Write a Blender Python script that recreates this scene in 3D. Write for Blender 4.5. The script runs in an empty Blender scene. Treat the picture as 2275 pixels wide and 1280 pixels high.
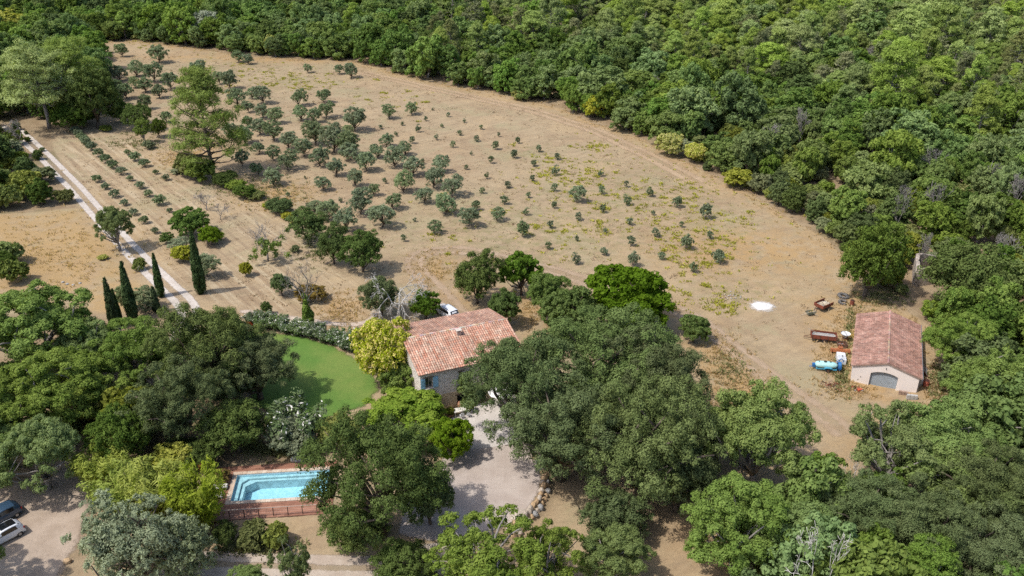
import bpy, bmesh, math, random
import numpy as np
from mathutils import Vector, Matrix
from mathutils.geometry import delaunay_2d_cdt

R = math.radians
SC = bpy.context.scene
COL = SC.collection

# ------------------------------------------------------------------ camera, sky, sun, exposure
CAM_H, PITCH, ROLL, FPX = 60.0, R(26.772), R(0.627), 1950.44
cam = bpy.data.cameras.new('camera'); cam.sensor_width = 36.0; cam.lens = FPX / 2275 * 36.0
cam.clip_start = 1.0; cam.clip_end = 6000.0
camo = bpy.data.objects.new('camera', cam); COL.objects.link(camo)
camo.matrix_world = Matrix.Translation((0, 0, CAM_H)) @ Matrix.Rotation(R(90) - PITCH, 4, 'X') @ Matrix.Rotation(ROLL, 4, 'Z')
SC.camera = camo

SUN_EL = R(58.0)
SHADOW_AZ = R(25.0)                       # direction in which shadows fall, from +x towards +y
to_sun = Vector((-math.cos(SHADOW_AZ) * math.cos(SUN_EL), -math.sin(SHADOW_AZ) * math.cos(SUN_EL), math.sin(SUN_EL)))
W = bpy.data.worlds.new('World'); SC.world = W; W.use_nodes = True
wn, wl = W.node_tree.nodes, W.node_tree.links
sky = wn.new('ShaderNodeTexSky'); sky.sky_type = 'NISHITA'; sky.sun_disc = False
sky.sun_elevation = SUN_EL; sky.sun_rotation = math.atan2(to_sun.x, to_sun.y)
sky.altitude = 300; sky.air_density = 1.0; sky.dust_density = 3.2; sky.ozone_density = 1.0
wn['Background'].inputs['Strength'].default_value = 0.15
wl.new(sky.outputs[0], wn['Background'].inputs[0])
sun = bpy.data.lights.new('sun', 'SUN'); sun.energy = 2.95; sun.angle = R(0.6); sun.color = (1.0, 0.955, 0.89)
suno = bpy.data.objects.new('sun', sun); COL.objects.link(suno)
suno.rotation_euler = (-to_sun).to_track_quat('-Z', 'Y').to_euler(); suno.location = (-60, -20, 120)
SC.view_settings.view_transform = 'Standard'; SC.view_settings.look = 'None'
SC.view_settings.exposure = 0.38; SC.view_settings.gamma = 1.0
SC.render.engine = 'CYCLES'
cy = SC.cycles
cy.max_bounces = 6; cy.diffuse_bounces = 2; cy.glossy_bounces = 2; cy.transmission_bounces = 4; cy.transparent_max_bounces = 10
cy.use_denoising = False; cy.use_adaptive_sampling = True; cy.adaptive_threshold = 0.02
cy.caustics_reflective = False; cy.caustics_refractive = False
SC.render.filter_size = 1.5 if hasattr(SC.render, 'filter_size') else 1.5

# ------------------------------------------------------------------ geometry helpers
def flat_at(px, py, z=0.0):
    """ground point seen at a pixel of the 2275x1280 photograph"""
    X, Y = px - 1137.5, py - 640.0
    c, s = math.cos(ROLL), math.sin(ROLL)
    X, Y = c * X + s * Y, -s * X + c * Y
    u, v = X / FPX, Y / FPX
    d = (u, math.cos(PITCH) - v * math.sin(PITCH), -math.sin(PITCH) - v * math.cos(PITCH))
    t = (z - CAM_H) / d[2]
    return Vector((t * d[0], t * d[1], z))
def proj(x, y, z):
    z = z - CAM_H
    c, s = math.cos(PITCH), math.sin(PITCH)
    d = y * c - z * s; v = -(y * s + z * c)
    X, Y = FPX * x / d, FPX * v / d
    c, s = math.cos(ROLL), math.sin(ROLL)
    return 1137.5 + c * X - s * Y, 640 + s * X + c * Y, d
def poly(pts): return np.array([flat_at(*p)[:2] for p in pts])
def inside(P, Q):
    """points P (n,2) in polygon Q (m,2)"""
    x, y = P[:, 0], P[:, 1]; r = np.zeros(len(P), bool)
    for i in range(len(Q)):
        x1, y1 = Q[i]; x2, y2 = Q[(i + 1) % len(Q)]
        if y1 == y2: continue
        k = ((y1 > y) != (y2 > y)) & (x < (x2 - x1) * (y - y1) / (y2 - y1) + x1)
        r ^= k
    return r
def dist_line(P, L, closed=False):
    """distance of points P to polyline L"""
    best = np.full(len(P), 1e9)
    n = len(L) if closed else len(L) - 1
    for i in range(n):
        a = np.asarray(L[i], float); b = np.asarray(L[(i + 1) % len(L)], float)
        d = b - a; t = np.clip(((P - a) @ d) / max(d @ d, 1e-9), 0, 1)
        q = P - (a + t[:, None] * d)
        best = np.minimum(best, np.hypot(q[:, 0], q[:, 1]))
    return best
def sdist(P, Q):
    d = dist_line(P, Q, True)
    return np.where(inside(P, Q), d, -d)
def sstep(a, b, x):
    t = np.clip((x - a) / (b - a), 0, 1); return t * t * (3 - 2 * t)

LOW = poly([(380, 1152), (560, 1160), (660, 1153), (760, 1170), (870, 1215), (940, 1222), (1100, 1205), (1152, 1163), (1182, 1132),
            (1205, 1097), (1208, 1060), (1196, 1030), (1230, 1000), (1340, 1000), (1700, 1090), (1700, 1450), (250, 1450)])
DOORP = np.array([46.3, 91.5])
def relief(P):
    P = np.asarray(P, float).reshape(-1, 2)
    x, y = P[:, 0], P[:, 1]
    z = 0.10 * np.sin(x * 0.21 + 1.3 * np.sin(y * 0.05)) * np.sin(y * 0.17 + 0.6) + 0.06 * np.sin(x * 0.47 + y * 0.31)
    z = z * sstep(82, 115, y + 0.25 * np.abs(x))
    low = sstep(-0.15, 0.75, sdist(P, LOW))
    fade = 1 - sstep(8, 20, x)
    z = z - 0.95 * low * fade
    dd = (P - DOORP) @ np.array([[0.93, 0.37], [-0.37, 0.93]])
    z = z - 0.62 * np.exp(-(dd[:, 0] / 4.2) ** 2 - (dd[:, 1] / 3.0) ** 2)
    return z
def hz(x, y): return float(relief([(x, y)])[0])
def at(px, py, dz=0.0):
    p = flat_at(px, py)
    for _ in range(4):
        p = flat_at(px, py, hz(p.x, p.y))
    p.z += dz
    return p
def ppm(p): return FPX / proj(p.x, p.y, p.z)[2]
def height_to(p, ytop):
    lo, hi = 0.1, 40.0
    for _ in range(40):
        m = (lo + hi) / 2
        if proj(p.x, p.y, p.z + m)[1] > ytop: lo = m
        else: hi = m
    return lo

_el = [(math.cos(a) * math.cos(e), math.sin(a) * math.cos(e), math.sin(e)) for a in np.linspace(0, 6.283, 12, endpoint=False) for e in (-0.2, 0.25, 0.6, 0.9, 1.2, 1.55)]
ELL = np.array(_el)
def crown_height(p, a, t, ytop):
    """height of a round-headed tree of crown radius a and bare-stem share t whose outline reaches up to row ytop"""
    lo, hi = 0.3, 40.0; c, s = math.cos(PITCH), math.sin(PITCH); cr, sr = math.cos(ROLL), math.sin(ROLL)
    for _ in range(26):
        h = (lo + hi) / 2; b = h * (1 - t) / 2
        x = p.x + ELL[:, 0] * a * 0.93; y = p.y + ELL[:, 1] * a * 0.93; z = p.z + h * (1 + t) / 2 + ELL[:, 2] * b - CAM_H
        d = y * c - z * s; v = -(y * s + z * c); Y = 640 + sr * FPX * x / d + cr * FPX * v / d
        if Y.min() > ytop: lo = h
        else: hi = h
    return lo

class MB:
    """collects shapes; build() links them as one mesh object"""
    def __init__(s): s.v = []; s.f = []; s.c = []; s.col = (1, 1, 1)
    def add(s, vs, fs):
        k = len(s.v); s.v += [tuple(v) for v in vs]
        for f in fs: s.f.append(tuple(i + k for i in f)); s.c.append(s.col)
        return s
    def box(s, c, d, rz=0.0, m=None, taper=1.0):
        x, y, z = d[0] / 2, d[1] / 2, d[2] / 2
        vs = [Vector((a * x * (taper if e > 0 else 1), b * y * (taper if e > 0 else 1), e * z)) for e in (-1, 1) for b in (-1, 1) for a in (-1, 1)]
        M = m if m is not None else Matrix.Rotation(rz, 3, 'Z')
        vs = [M @ v + Vector(c) for v in vs]
        return s.add(vs, [(0, 2, 3, 1), (4, 5, 7, 6), (0, 1, 5, 4), (2, 6, 7, 3), (0, 4, 6, 2), (1, 3, 7, 5)])
    def tube(s, pts, rad, n=6, caps=True):
        pts = [Vector(p) for p in pts]; rings = []
        ref = Vector((0.31, 0.17, 0.93))
        for i, p in enumerate(pts):
            t = (pts[min(i + 1, len(pts) - 1)] - pts[max(i - 1, 0)])
            t = t.normalized() if t.length > 1e-9 else Vector((0, 0, 1))
            a = t.cross(ref if abs(t.dot(ref)) < 0.95 else Vector((1, 0, 0))).normalized(); b = t.cross(a)
            r = rad[i] if hasattr(rad, '__len__') else rad
            rings.append([p + a * (r * math.cos(2 * math.pi * j / n)) + b * (r * math.sin(2 * math.pi * j / n)) for j in range(n)])
        vs = [v for r in rings for v in r]; fs = []
        for i in range(len(pts) - 1):
            for j in range(n):
                fs.append((i * n + j, i * n + (j + 1) % n, (i + 1) * n + (j + 1) % n, (i + 1) * n + j))
        if caps:
            fs.append(tuple(range(n))[::-1]); fs.append(tuple(range((len(pts) - 1) * n, len(pts) * n)))
        return s.add(vs, fs)
    def cyl(s, a, b, r, n=12): return s.tube([a, b], [r, r] if not hasattr(r, '__len__') else r, n)
    def prism(s, outline, axis_pts):
        """outline: list of vectors, extruded along axis_pts vector"""
        n = len(outline); A = [Vector(o) for o in outline]; B = [a + Vector(axis_pts) for a in A]
        fs = [(i, (i + 1) % n, n + (i + 1) % n, n + i) for i in range(n)] + [tuple(range(n))[::-1], tuple(range(n, 2 * n))]
        return s.add(A + B, fs)
    def torus(s, c, Rr, r, m=Matrix.Identity(3), n=20, k=8, arc=1.0):
        vs, fs = [], []
        N = n if arc >= 1 else n + 1
        for i in range(N):
            a = 2 * math.pi * arc * i / n
            for j in range(k):
                b = 2 * math.pi * j / k
                v = Vector(((Rr + r * math.cos(b)) * math.cos(a), (Rr + r * math.cos(b)) * math.sin(a), r * math.sin(b)))
                vs.append(m @ v + Vector(c))
        for i in range(n):
            for j in range(k):
                i2 = (i + 1) % n if arc >= 1 else i + 1
                fs.append((i * k + j, i2 * k + j, i2 * k + (j + 1) % k, i * k + (j + 1) % k))
        return s.add(vs, fs)
    def mesh(s, name, mat=None, smooth=False):
        me = bpy.data.meshes.new(name); me.from_pydata(s.v, [], s.f)
        if any(c != (1, 1, 1) for c in s.c):
            at_ = me.attributes.new('piece', 'FLOAT_COLOR', 'CORNER'); arr = []
            for f, c in zip(s.f, s.c): arr += [*c, 1.0] * len(f)
            at_.data.foreach_set('color', arr)
        if mat is not None: me.materials.append(mat)
        if smooth: me.polygons.foreach_set('use_smooth', [True] * len(me.polygons))
        me.update(); return me
    def build(s, name, mat, parent=None, smooth=False, bevel=0.0):
        me = s.mesh(name, mat, smooth)
        if bevel:
            bm = bmesh.new(); bm.from_mesh(me)
            bmesh.ops.bevel(bm, geom=[e for e in bm.edges if e.calc_face_angle(0) > 0.6], offset=bevel, segments=2, affect='EDGES', profile=0.6)
            bm.to_mesh(me); bm.free()
        return link(name, me, parent)
def link(name, data, parent=None):
    o = bpy.data.objects.new(name, data); COL.objects.link(o)
    if parent is not None: o.parent = parent
    return o
def tag(o, label=None, cat=None, group=None, kind=None):
    if label: o['label'] = label
    if cat: o['category'] = cat
    if group: o['group'] = group
    if kind: o['kind'] = kind
    return o
def empty(name, loc, label, cat, group=None, rz=0.0):
    o = bpy.data.objects.new(name, None); COL.objects.link(o); o.empty_display_size = 0.3
    o.location = loc; o.rotation_euler = (0, 0, rz)
    return tag(o, label, cat, group)
ORD = 'first second third fourth fifth sixth seventh eighth ninth tenth eleventh twelfth thirteenth fourteenth fifteenth sixteenth seventeenth eighteenth nineteenth twentieth'.split()
def ordw(i):
    if i < 20: return ORD[i]
    t = {20: 'twenty', 30: 'thirty', 40: 'forty', 50: 'fifty', 60: 'sixty', 70: 'seventy', 80: 'eighty', 90: 'ninety'}
    n = i + 1
    if n % 10 == 0: return t[n][:-1] + 'ieth'
    return t[n - n % 10] + '-' + ORD[n % 10 - 1]

# ------------------------------------------------------------------ materials
def new_mat(name):
    m = bpy.data.materials.new(name); m.use_nodes = True
    n, l = m.node_tree.nodes, m.node_tree.links
    n.clear(); out = n.new('ShaderNodeOutputMaterial')
    return m, n, l, out
def N(n, typ, **kw):
    x = n.new(typ)
    for k, v in kw.items():
        if k.startswith('i_'): x.inputs[k[2:].replace('_', ' ')].default_value = v
        else: setattr(x, k, v)
    return x
def mixc(n, l, fac, a, b, blend='MIX'):
    m = n.new('ShaderNodeMix'); m.data_type = 'RGBA'; m.blend_type = blend
    for s, v in ((m.inputs[0], fac), (m.inputs[6], a), (m.inputs[7], b)):
        if isinstance(v, (int, float)): s.default_value = v
        elif isinstance(v, tuple): s.default_value = (*v[:3], 1.0)
        else: l.new(v, s)
    return m.outputs[2]
def ramp(n, l, src, a, b, lo=0.0, hi=1.0):
    m = n.new('ShaderNodeMapRange'); m.interpolation_type = 'SMOOTHSTEP'
    l.new(src, m.inputs[0]); m.inputs[1].default_value = a; m.inputs[2].default_value = b
    m.inputs[3].default_value = lo; m.inputs[4].default_value = hi
    return m.outputs[0]
def math_n(n, l, op, a, b=None):
    m = n.new('ShaderNodeMath'); m.operation = op
    for s, v in ((m.inputs[0], a), (m.inputs[1], b)):
        if v is None: continue
        if isinstance(v, (int, float)): s.default_value = v
        else: l.new(v, s)
    return m.outputs[0]
def noise(n, l, scale, detail=4, rough=0.55, vec=None, dist=0.0):
    t = N(n, 'ShaderNodeTexNoise'); t.inputs['Scale'].default_value = scale; t.inputs['Detail'].default_value = detail
    t.inputs['Roughness'].default_value = rough; t.inputs['Distortion'].default_value = dist
    if vec is not None: l.new(vec, t.inputs['Vector'])
    return t.outputs['Fac']
MATS = {}
def plain(name, c1, c2=None, scale=3.0, rough=0.7, bump=0.0, metal=0.0, coat=0.0, piece=False, bscale=None, spec=0.4):
    """a painted, stone, wood or metal surface: two tones in noise, optional fine relief, optional per-piece tint"""
    if name in MATS: return MATS[name]
    m, n, l, out = new_mat(name)
    p = N(n, 'ShaderNodeBsdfPrincipled'); l.new(p.outputs[0], out.inputs[0])
    p.inputs['Roughness'].default_value = rough; p.inputs['Metallic'].default_value = metal; p.inputs['Coat Weight'].default_value = coat
    p.inputs['Specular IOR Level'].default_value = spec
    tc = N(n, 'ShaderNodeTexCoord')
    c2 = c2 or tuple(x * 0.75 for x in c1)
    f = noise(n, l, scale, 6, 0.6, tc.outputs['Object'])
    c = mixc(n, l, ramp(n, l, f, 0.35, 0.65), c1, c2)
    if piece:
        a = N(n, 'ShaderNodeAttribute', attribute_name='piece'); c = mixc(n, l, 1.0, c, a.outputs['Color'], 'MULTIPLY')
    l.new(c, p.inputs['Base Color'])
    if bump:
        b = N(n, 'ShaderNodeBump'); b.inputs['Strength'].default_value = 0.8; b.inputs['Distance'].default_value = bump
        l.new(noise(n, l, bscale or scale * 4, 5, 0.6, tc.outputs['Object']), b.inputs['Height']); l.new(b.outputs[0], p.inputs['Normal'])
    MATS[name] = m; return m
def foliage(name, c1, c2, trans=0.28, hue=0.018, val=0.22, c3=None, p3=0.0):
    """leaves: tone by clump and leaf (tint), a little hue and value change from plant to plant"""
    if name in MATS: return MATS[name]
    m, n, l, out = new_mat(name)
    a = N(n, 'ShaderNodeAttribute', attribute_name='tint')
    c = mixc(n, l, a.outputs['Fac'], c1, c2)
    if c3:
        a2 = N(n, 'ShaderNodeAttribute', attribute_name='tint2')
        c = mixc(n, l, ramp(n, l, a2.outputs['Fac'], 1 - p3 - 0.02, 1 - p3 + 0.02), c, c3)
    oi = N(n, 'ShaderNodeObjectInfo')
    h = N(n, 'ShaderNodeHueSaturation')
    l.new(ramp(n, l, oi.outputs['Random'], 0, 1, 0.5 - hue * 1.1, 0.5 + hue * 0.25), h.inputs['Hue'])
    r2 = math_n(n, l, 'FRACT', math_n(n, l, 'MULTIPLY', oi.outputs['Random'], 17.31))
    l.new(ramp(n, l, r2, 0, 1, 1 - val, 1 + val), h.inputs['Value'])
    r3 = math_n(n, l, 'FRACT', math_n(n, l, 'MULTIPLY', oi.outputs['Random'], 41.7))
    l.new(ramp(n, l, r3, 0, 1, 0.85, 1.12), h.inputs['Saturation'])
    l.new(c, h.inputs['Color'])
    d = N(n, 'ShaderNodeBsdfDiffuse'); l.new(h.outputs[0], d.inputs[0])
    t = N(n, 'ShaderNodeBsdfTranslucent')
    l.new(mixc(n, l, 1.0, h.outputs[0], (1.25, 1.3, 0.6), 'MULTIPLY'), t.inputs[0])
    mx = N(n, 'ShaderNodeMixShader'); mx.inputs[0].default_value = trans
    l.new(d.outputs[0], mx.inputs[1]); l.new(t.outputs[0], mx.inputs[2])
    l.new(mx.outputs[0], out.inputs[0])
    MATS[name] = m; return m
BARK = plain('bark', (0.16, 0.125, 0.095), (0.07, 0.055, 0.042), 4, 0.95, 0.02)
BARK_GREY = plain('bark_grey', (0.30, 0.275, 0.25), (0.17, 0.155, 0.14), 5, 0.95, 0.01)
DEAD = plain('dead_wood', (0.62, 0.595, 0.55), (0.46, 0.44, 0.40), 6, 0.9, 0.01)
TWIG = plain('grey_twig', (0.30, 0.275, 0.25), (0.20, 0.18, 0.165), 6, 0.95)
# ------------------------------------------------------------------ the setting: ground, tracks, lawn, terrace
WOOD_EDGE_PX = [(-260, 92), (0, 94), (190, 95), (280, 90), (420, 107), (560, 127), (660, 133), (780, 137), (845, 150), (865, 163), (990, 188), (1120, 213),
                (1240, 240), (1320, 275), (1400, 298), (1490, 343), (1600, 402), (1680, 440), (1760, 490), (1830, 530), (1880, 578), (1905, 640), (1955, 672),
                (2010, 690), (2060, 722), (2078, 800), (2092, 850), (2080, 900), (1990, 930), (1920, 980), (1905, 1060), (1800, 1130), (1700, 1130), (1640, 1180), (1620, 1500), (2700, 1500)]
WOOD = poly(WOOD_EDGE_PX + [(2900, 600), (2700, -60), (-400, -60)])
LEFTWOOD = poly([(-300, 93), (190, 95), (232, 160), (240, 215), (215, 285), (112, 283), (118, 330), (158, 402), (172, 462), (100, 470), (0, 476), (-300, 476)])
MEADOW = poly([(-300, 470), (0, 476), (170, 464), (260, 560), (360, 690), (330, 730), (200, 700), (0, 640), (-300, 620)])
LEFTFIELD = poly([(112, 285), (240, 285), (420, 380), (640, 480), (760, 590), (860, 700), (800, 720), (540, 690), (430, 660), (160, 405)])
YELLOWISH = [((1180, 520), (330, 90)), ((1390, 440), (220, 70)), ((650, 185), (120, 22)), ((520, 150), (140, 25)), ((1330, 365), (60, 14)), ((1455, 370), (40, 8)), ((1600, 500), (90, 60)), ((1640, 650), (120, 40)), ((1180, 340), (60, 20)), ((1210, 500), (130, 40)), ((1610, 800), (70, 50))]
ORANGE = [((960, 600), (50, 40)), ((1690, 560), (260, 60)), ((1640, 870), (90, 70)), ((1850, 700), (70, 50)), ((1900, 650), (60, 60)), ((1870, 790), (60, 80)), ((120, 560), (170, 80)), ((620, 430), (70, 30)), ((760, 690), (60, 40)), ((430, 340), (70, 40)), ((1490, 690), (60, 30)), ((1930, 860), (70, 30)), ((640, 130), (400, 10)), ((1590, 800), (60, 90)), ((1020, 660), (90, 30)), ((1190, 690), (60, 60))]
def blobs(P, L):
    px = np.array([proj(x, y, 0)[:2] for x, y in P[:0]]) if len(P) == 0 else None
    z = -CAM_H; c, s = math.cos(PITCH), math.sin(PITCH)
    r = np.zeros(len(P))
    for (cx, cy), (rx, ry) in L:
        p = flat_at(cx, cy); q = flat_at(cx + rx, cy); a = (q - p).length; b = (flat_at(cx, cy - ry) - flat_at(cx, cy + ry)).length / 2
        r = np.maximum(r, np.exp(-((P[:, 0] - p.x) / a) ** 2 - ((P[:, 1] - p.y) / b) ** 2))
    return r
def make_ground():
    st = 0.8
    xs = np.concatenate([[-3500, -900, -400, -260], np.arange(-190, 190.01, st), [260, 400, 900, 3500]])
    ys = np.concatenate([[-3000, -500, -60, 15], np.arange(44, 330.01, st), np.arange(335, 480, 6), [600, 1000, 4500]])
    X, Y = np.meshgrid(xs, ys); P = np.stack([X.ravel(), Y.ravel()], 1)
    z = relief(P)
    nx, ny = len(xs), len(ys)
    i = (np.arange(ny - 1)[:, None] * nx + np.arange(nx - 1)[None, :]).ravel()
    F = np.stack([i, i + 1, i + nx + 1, i + nx], 1)
    hole = sdist(P, POOL_HOLE) > 0                       # the ground is dug out under the pool
    keep = ~(hole[F].any(1)); F = F[keep]
    me = bpy.data.meshes.new('ground')
    me.vertices.add(len(P)); me.vertices.foreach_set('co', np.column_stack([P, z]).ravel())
    me.loops.add(F.size); me.loops.foreach_set('vertex_index', F.ravel())
    me.polygons.add(len(F)); me.polygons.foreach_set('loop_start', np.arange(0, F.size, 4)); me.polygons.foreach_set('loop_total', np.full(len(F), 4))
    me.update(calc_edges=True); me.polygons.foreach_set('use_smooth', [True] * len(F))
    far = (np.abs(P[:, 0]) > 200) | (P[:, 1] > 340)
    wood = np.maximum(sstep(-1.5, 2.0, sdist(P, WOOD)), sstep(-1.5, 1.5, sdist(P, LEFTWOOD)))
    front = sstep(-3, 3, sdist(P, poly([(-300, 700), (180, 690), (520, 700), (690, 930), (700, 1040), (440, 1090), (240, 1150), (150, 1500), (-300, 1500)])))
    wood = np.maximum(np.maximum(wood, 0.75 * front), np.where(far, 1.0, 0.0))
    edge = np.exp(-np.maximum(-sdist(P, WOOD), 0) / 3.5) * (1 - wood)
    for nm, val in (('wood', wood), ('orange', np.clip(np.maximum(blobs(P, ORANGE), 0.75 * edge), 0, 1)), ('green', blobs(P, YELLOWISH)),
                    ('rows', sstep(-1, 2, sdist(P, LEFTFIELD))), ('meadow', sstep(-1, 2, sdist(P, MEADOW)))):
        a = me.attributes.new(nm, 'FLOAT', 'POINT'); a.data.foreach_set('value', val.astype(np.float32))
    m, n, l, out = new_mat('dry_ground')
    p = N(n, 'ShaderNodeBsdfPrincipled'); l.new(p.outputs[0], out.inputs[0]); p.inputs['Roughness'].default_value = 0.95; p.inputs['Specular IOR Level'].default_value = 0.15
    tc = N(n, 'ShaderNodeTexCoord'); V = tc.outputs['Object']
    A = lambda nm: N(n, 'ShaderNodeAttribute', attribute_name=nm).outputs['Fac']
    big = noise(n, l, 0.045, 4, 0.6, V); mid = noise(n, l, 0.32, 5, 0.65, V); fine = noise(n, l, 2.6, 4, 0.75, V)
    c = mixc(n, l, ramp(n, l, big, 0.40, 0.56), (0.304, 0.220, 0.134), (0.333, 0.252, 0.155))
    c = mixc(n, l, ramp(n, l, mid, 0.42, 0.72, 0, 0.55), c, (0.384, 0.299, 0.188))
    c = mixc(n, l, ramp(n, l, mid, 0.50, 0.28, 0, 0.5), c, (0.236, 0.172, 0.112))
    def streak(ang, sx, sy, sc):
        mp = N(n, 'ShaderNodeMapping'); mp.inputs['Rotation'].default_value = (0, 0, -ang); mp.inputs['Scale'].default_value = (sx, sy, 1)
        v2 = N(n, 'ShaderNodeMapping'); v2.inputs['Scale'].default_value = (sx, sy, 1)
        mp.inputs['Scale'].default_value = (1, 1, 1); l.new(V, mp.inputs[0]); l.new(mp.outputs[0], v2.inputs[0])
        return noise(n, l, sc, 4, 0.6, v2.outputs[0])
    a1 = flat_at(172, 303); a2 = flat_at(345, 445); ang = math.atan2(a2.y - a1.y, a2.x - a1.x)
    s1 = streak(ang, 0.05, 1.0, 1.1)
    c = mixc(n, l, math_n(n, l, 'MULTIPLY', ramp(n, l, s1, 0.50, 0.62, 0, 0.75), A('rows')), c, (0.433, 0.351, 0.234))
    c = mixc(n, l, math_n(n, l, 'MULTIPLY', ramp(n, l, s1, 0.47, 0.36, 0, 0.6), A('rows')), c, (0.216, 0.153, 0.100))
    b1 = flat_at(1281, 536); b2 = flat_at(1504, 461); ang2 = math.atan2(b2.y - b1.y, b2.x - b1.x)
    s2 = streak(ang2, 0.07, 1.1, 0.9)
    c = mixc(n, l, ramp(n, l, s2, 0.52, 0.66, 0, 0.32), c, (0.401, 0.319, 0.203))
    c = mixc(n, l, ramp(n, l, s2, 0.46, 0.34, 0, 0.32), c, (0.230, 0.172, 0.112))
    s3 = streak(0.15, 0.25, 1.6, 1.3)
    c = mixc(n, l, ramp(n, l, s3, 0.48, 0.35, 0, 0.34), c, (0.206, 0.155, 0.100))
    pt = noise(n, l, 0.085, 5, 0.7, V, 0.6)
    c = mixc(n, l, ramp(n, l, pt, 0.50, 0.66, 0, 0.55), c, (0.300, 0.267, 0.156))
    c = mixc(n, l, ramp(n, l, pt, 0.48, 0.34, 0, 0.45), c, (0.415, 0.306, 0.175))
    # greenish and straw patches
    gm = math_n(n, l, 'MULTIPLY', A('green'), ramp(n, l, noise(n, l, 0.55, 5, 0.7, V), 0.44, 0.60))
    c = mixc(n, l, math_n(n, l, 'MULTIPLY', gm, 0.62), c, (0.199, 0.183, 0.081))
    om = math_n(n, l, 'MULTIPLY', A('orange'), ramp(n, l, noise(n, l, 0.4, 5, 0.65, V), 0.33, 0.60))
    c = mixc(n, l, math_n(n, l, 'MULTIPLY', om, 0.92), c, (0.353, 0.231, 0.105))
    mm = math_n(n, l, 'MULTIPLY', A('meadow'), ramp(n, l, noise(n, l, 0.18, 5, 0.65, V), 0.35, 0.62))
    c = mixc(n, l, math_n(n, l, 'MULTIPLY', mm, 0.95), c, (0.346, 0.235, 0.110))
    c = mixc(n, l, math_n(n, l, 'MULTIPLY', A('meadow'), ramp(n, l, noise(n, l, 0.9, 5, 0.7, V), 0.60, 0.70, 0, 0.5)), c, (0.344, 0.301, 0.219))
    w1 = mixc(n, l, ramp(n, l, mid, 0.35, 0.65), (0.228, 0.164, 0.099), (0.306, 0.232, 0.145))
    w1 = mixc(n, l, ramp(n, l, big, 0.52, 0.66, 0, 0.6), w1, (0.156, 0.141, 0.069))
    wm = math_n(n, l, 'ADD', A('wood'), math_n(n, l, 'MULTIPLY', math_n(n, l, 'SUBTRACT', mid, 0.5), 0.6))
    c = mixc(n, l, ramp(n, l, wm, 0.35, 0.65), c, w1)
    c = mixc(n, l, ramp(n, l, fine, 0.56, 0.80, 0, 0.35), c, (0.416, 0.334, 0.214))
    c = mixc(n, l, ramp(n, l, fine, 0.46, 0.24, 0, 0.42), c, (0.145, 0.104, 0.070))
    l.new(c, p.inputs['Base Color'])
    bp = N(n, 'ShaderNodeBump'); bp.inputs['Strength'].default_value = 0.6; bp.inputs['Distance'].default_value = 0.10
    l.new(fine, bp.inputs['Height']); l.new(bp.outputs[0], p.inputs['Normal'])
    me.materials.append(m)
    o = link('ground', me); o['kind'] = 'structure'; o['label'] = 'dry mown field and woodland floor'
    return o

def surf_mat(name, tones, scale, edge_soft=0.5, ruts=None, bump=0.03, fine=8.0, alpha=1.0):
    """a laid or worn surface whose rim frays into the ground (attribute edge = metres to the rim; ruts = two wheel lines at +-ruts of the half width)"""
    m, n, l, out = new_mat(name)
    p = N(n, 'ShaderNodeBsdfPrincipled'); p.inputs['Roughness'].default_value = 0.95; p.inputs['Specular IOR Level'].default_value = 0.15
    tc = N(n, 'ShaderNodeTexCoord'); V = tc.outputs['Object']
    f1 = noise(n, l, scale, 5, 0.65, V); f2 = noise(n, l, fine, 4, 0.7, V)
    c = mixc(n, l, ramp(n, l, f1, 0.34, 0.66), tones[0], tones[1])
    c = mixc(n, l, ramp(n, l, f2, 0.56, 0.80, 0, 0.5), c, tuple(min(0.9, x * 1.35) for x in tones[0]))
    c = mixc(n, l, ramp(n, l, f2, 0.46, 0.24, 0, 0.55), c, tuple(x * 0.55 for x in tones[1]))
    l.new(c, p.inputs['Base Color'])
    bp = N(n, 'ShaderNodeBump'); bp.inputs['Strength'].default_value = 0.6; bp.inputs['Distance'].default_value = bump
    l.new(f2, bp.inputs['Height']); l.new(bp.outputs[0], p.inputs['Normal'])
    e = N(n, 'ShaderNodeAttribute', attribute_name='edge').outputs['Fac']
    nz = math_n(n, l, 'SUBTRACT', noise(n, l, 1.2, 5, 0.75, V), 0.5)
    fac = ramp(n, l, math_n(n, l, 'ADD', e, math_n(n, l, 'MULTIPLY', nz, 2.2 * edge_soft)), 0.0, edge_soft)
    if ruts:
        ac = N(n, 'ShaderNodeAttribute', attribute_name='across').outputs['Fac']
        d = math_n(n, l, 'ABSOLUTE', math_n(n, l, 'SUBTRACT', math_n(n, l, 'ABSOLUTE', ac), ruts[0]))
        d = math_n(n, l, 'ADD', d, math_n(n, l, 'MULTIPLY', nz, ruts[2]))
        fac = math_n(n, l, 'MULTIPLY', fac, ramp(n, l, d, ruts[1], ruts[1] + 0.12, 1.0, ruts[3]))
    if alpha < 1: fac = math_n(n, l, 'MULTIPLY', fac, alpha)
    tr = N(n, 'ShaderNodeBsdfTransparent'); mx = N(n, 'ShaderNodeMixShader')
    l.new(fac, mx.inputs[0]); l.new(tr.outputs[0], mx.inputs[1]); l.new(p.outputs[0], mx.inputs[2]); l.new(mx.outputs[0], out.inputs[0])
    return m
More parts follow.
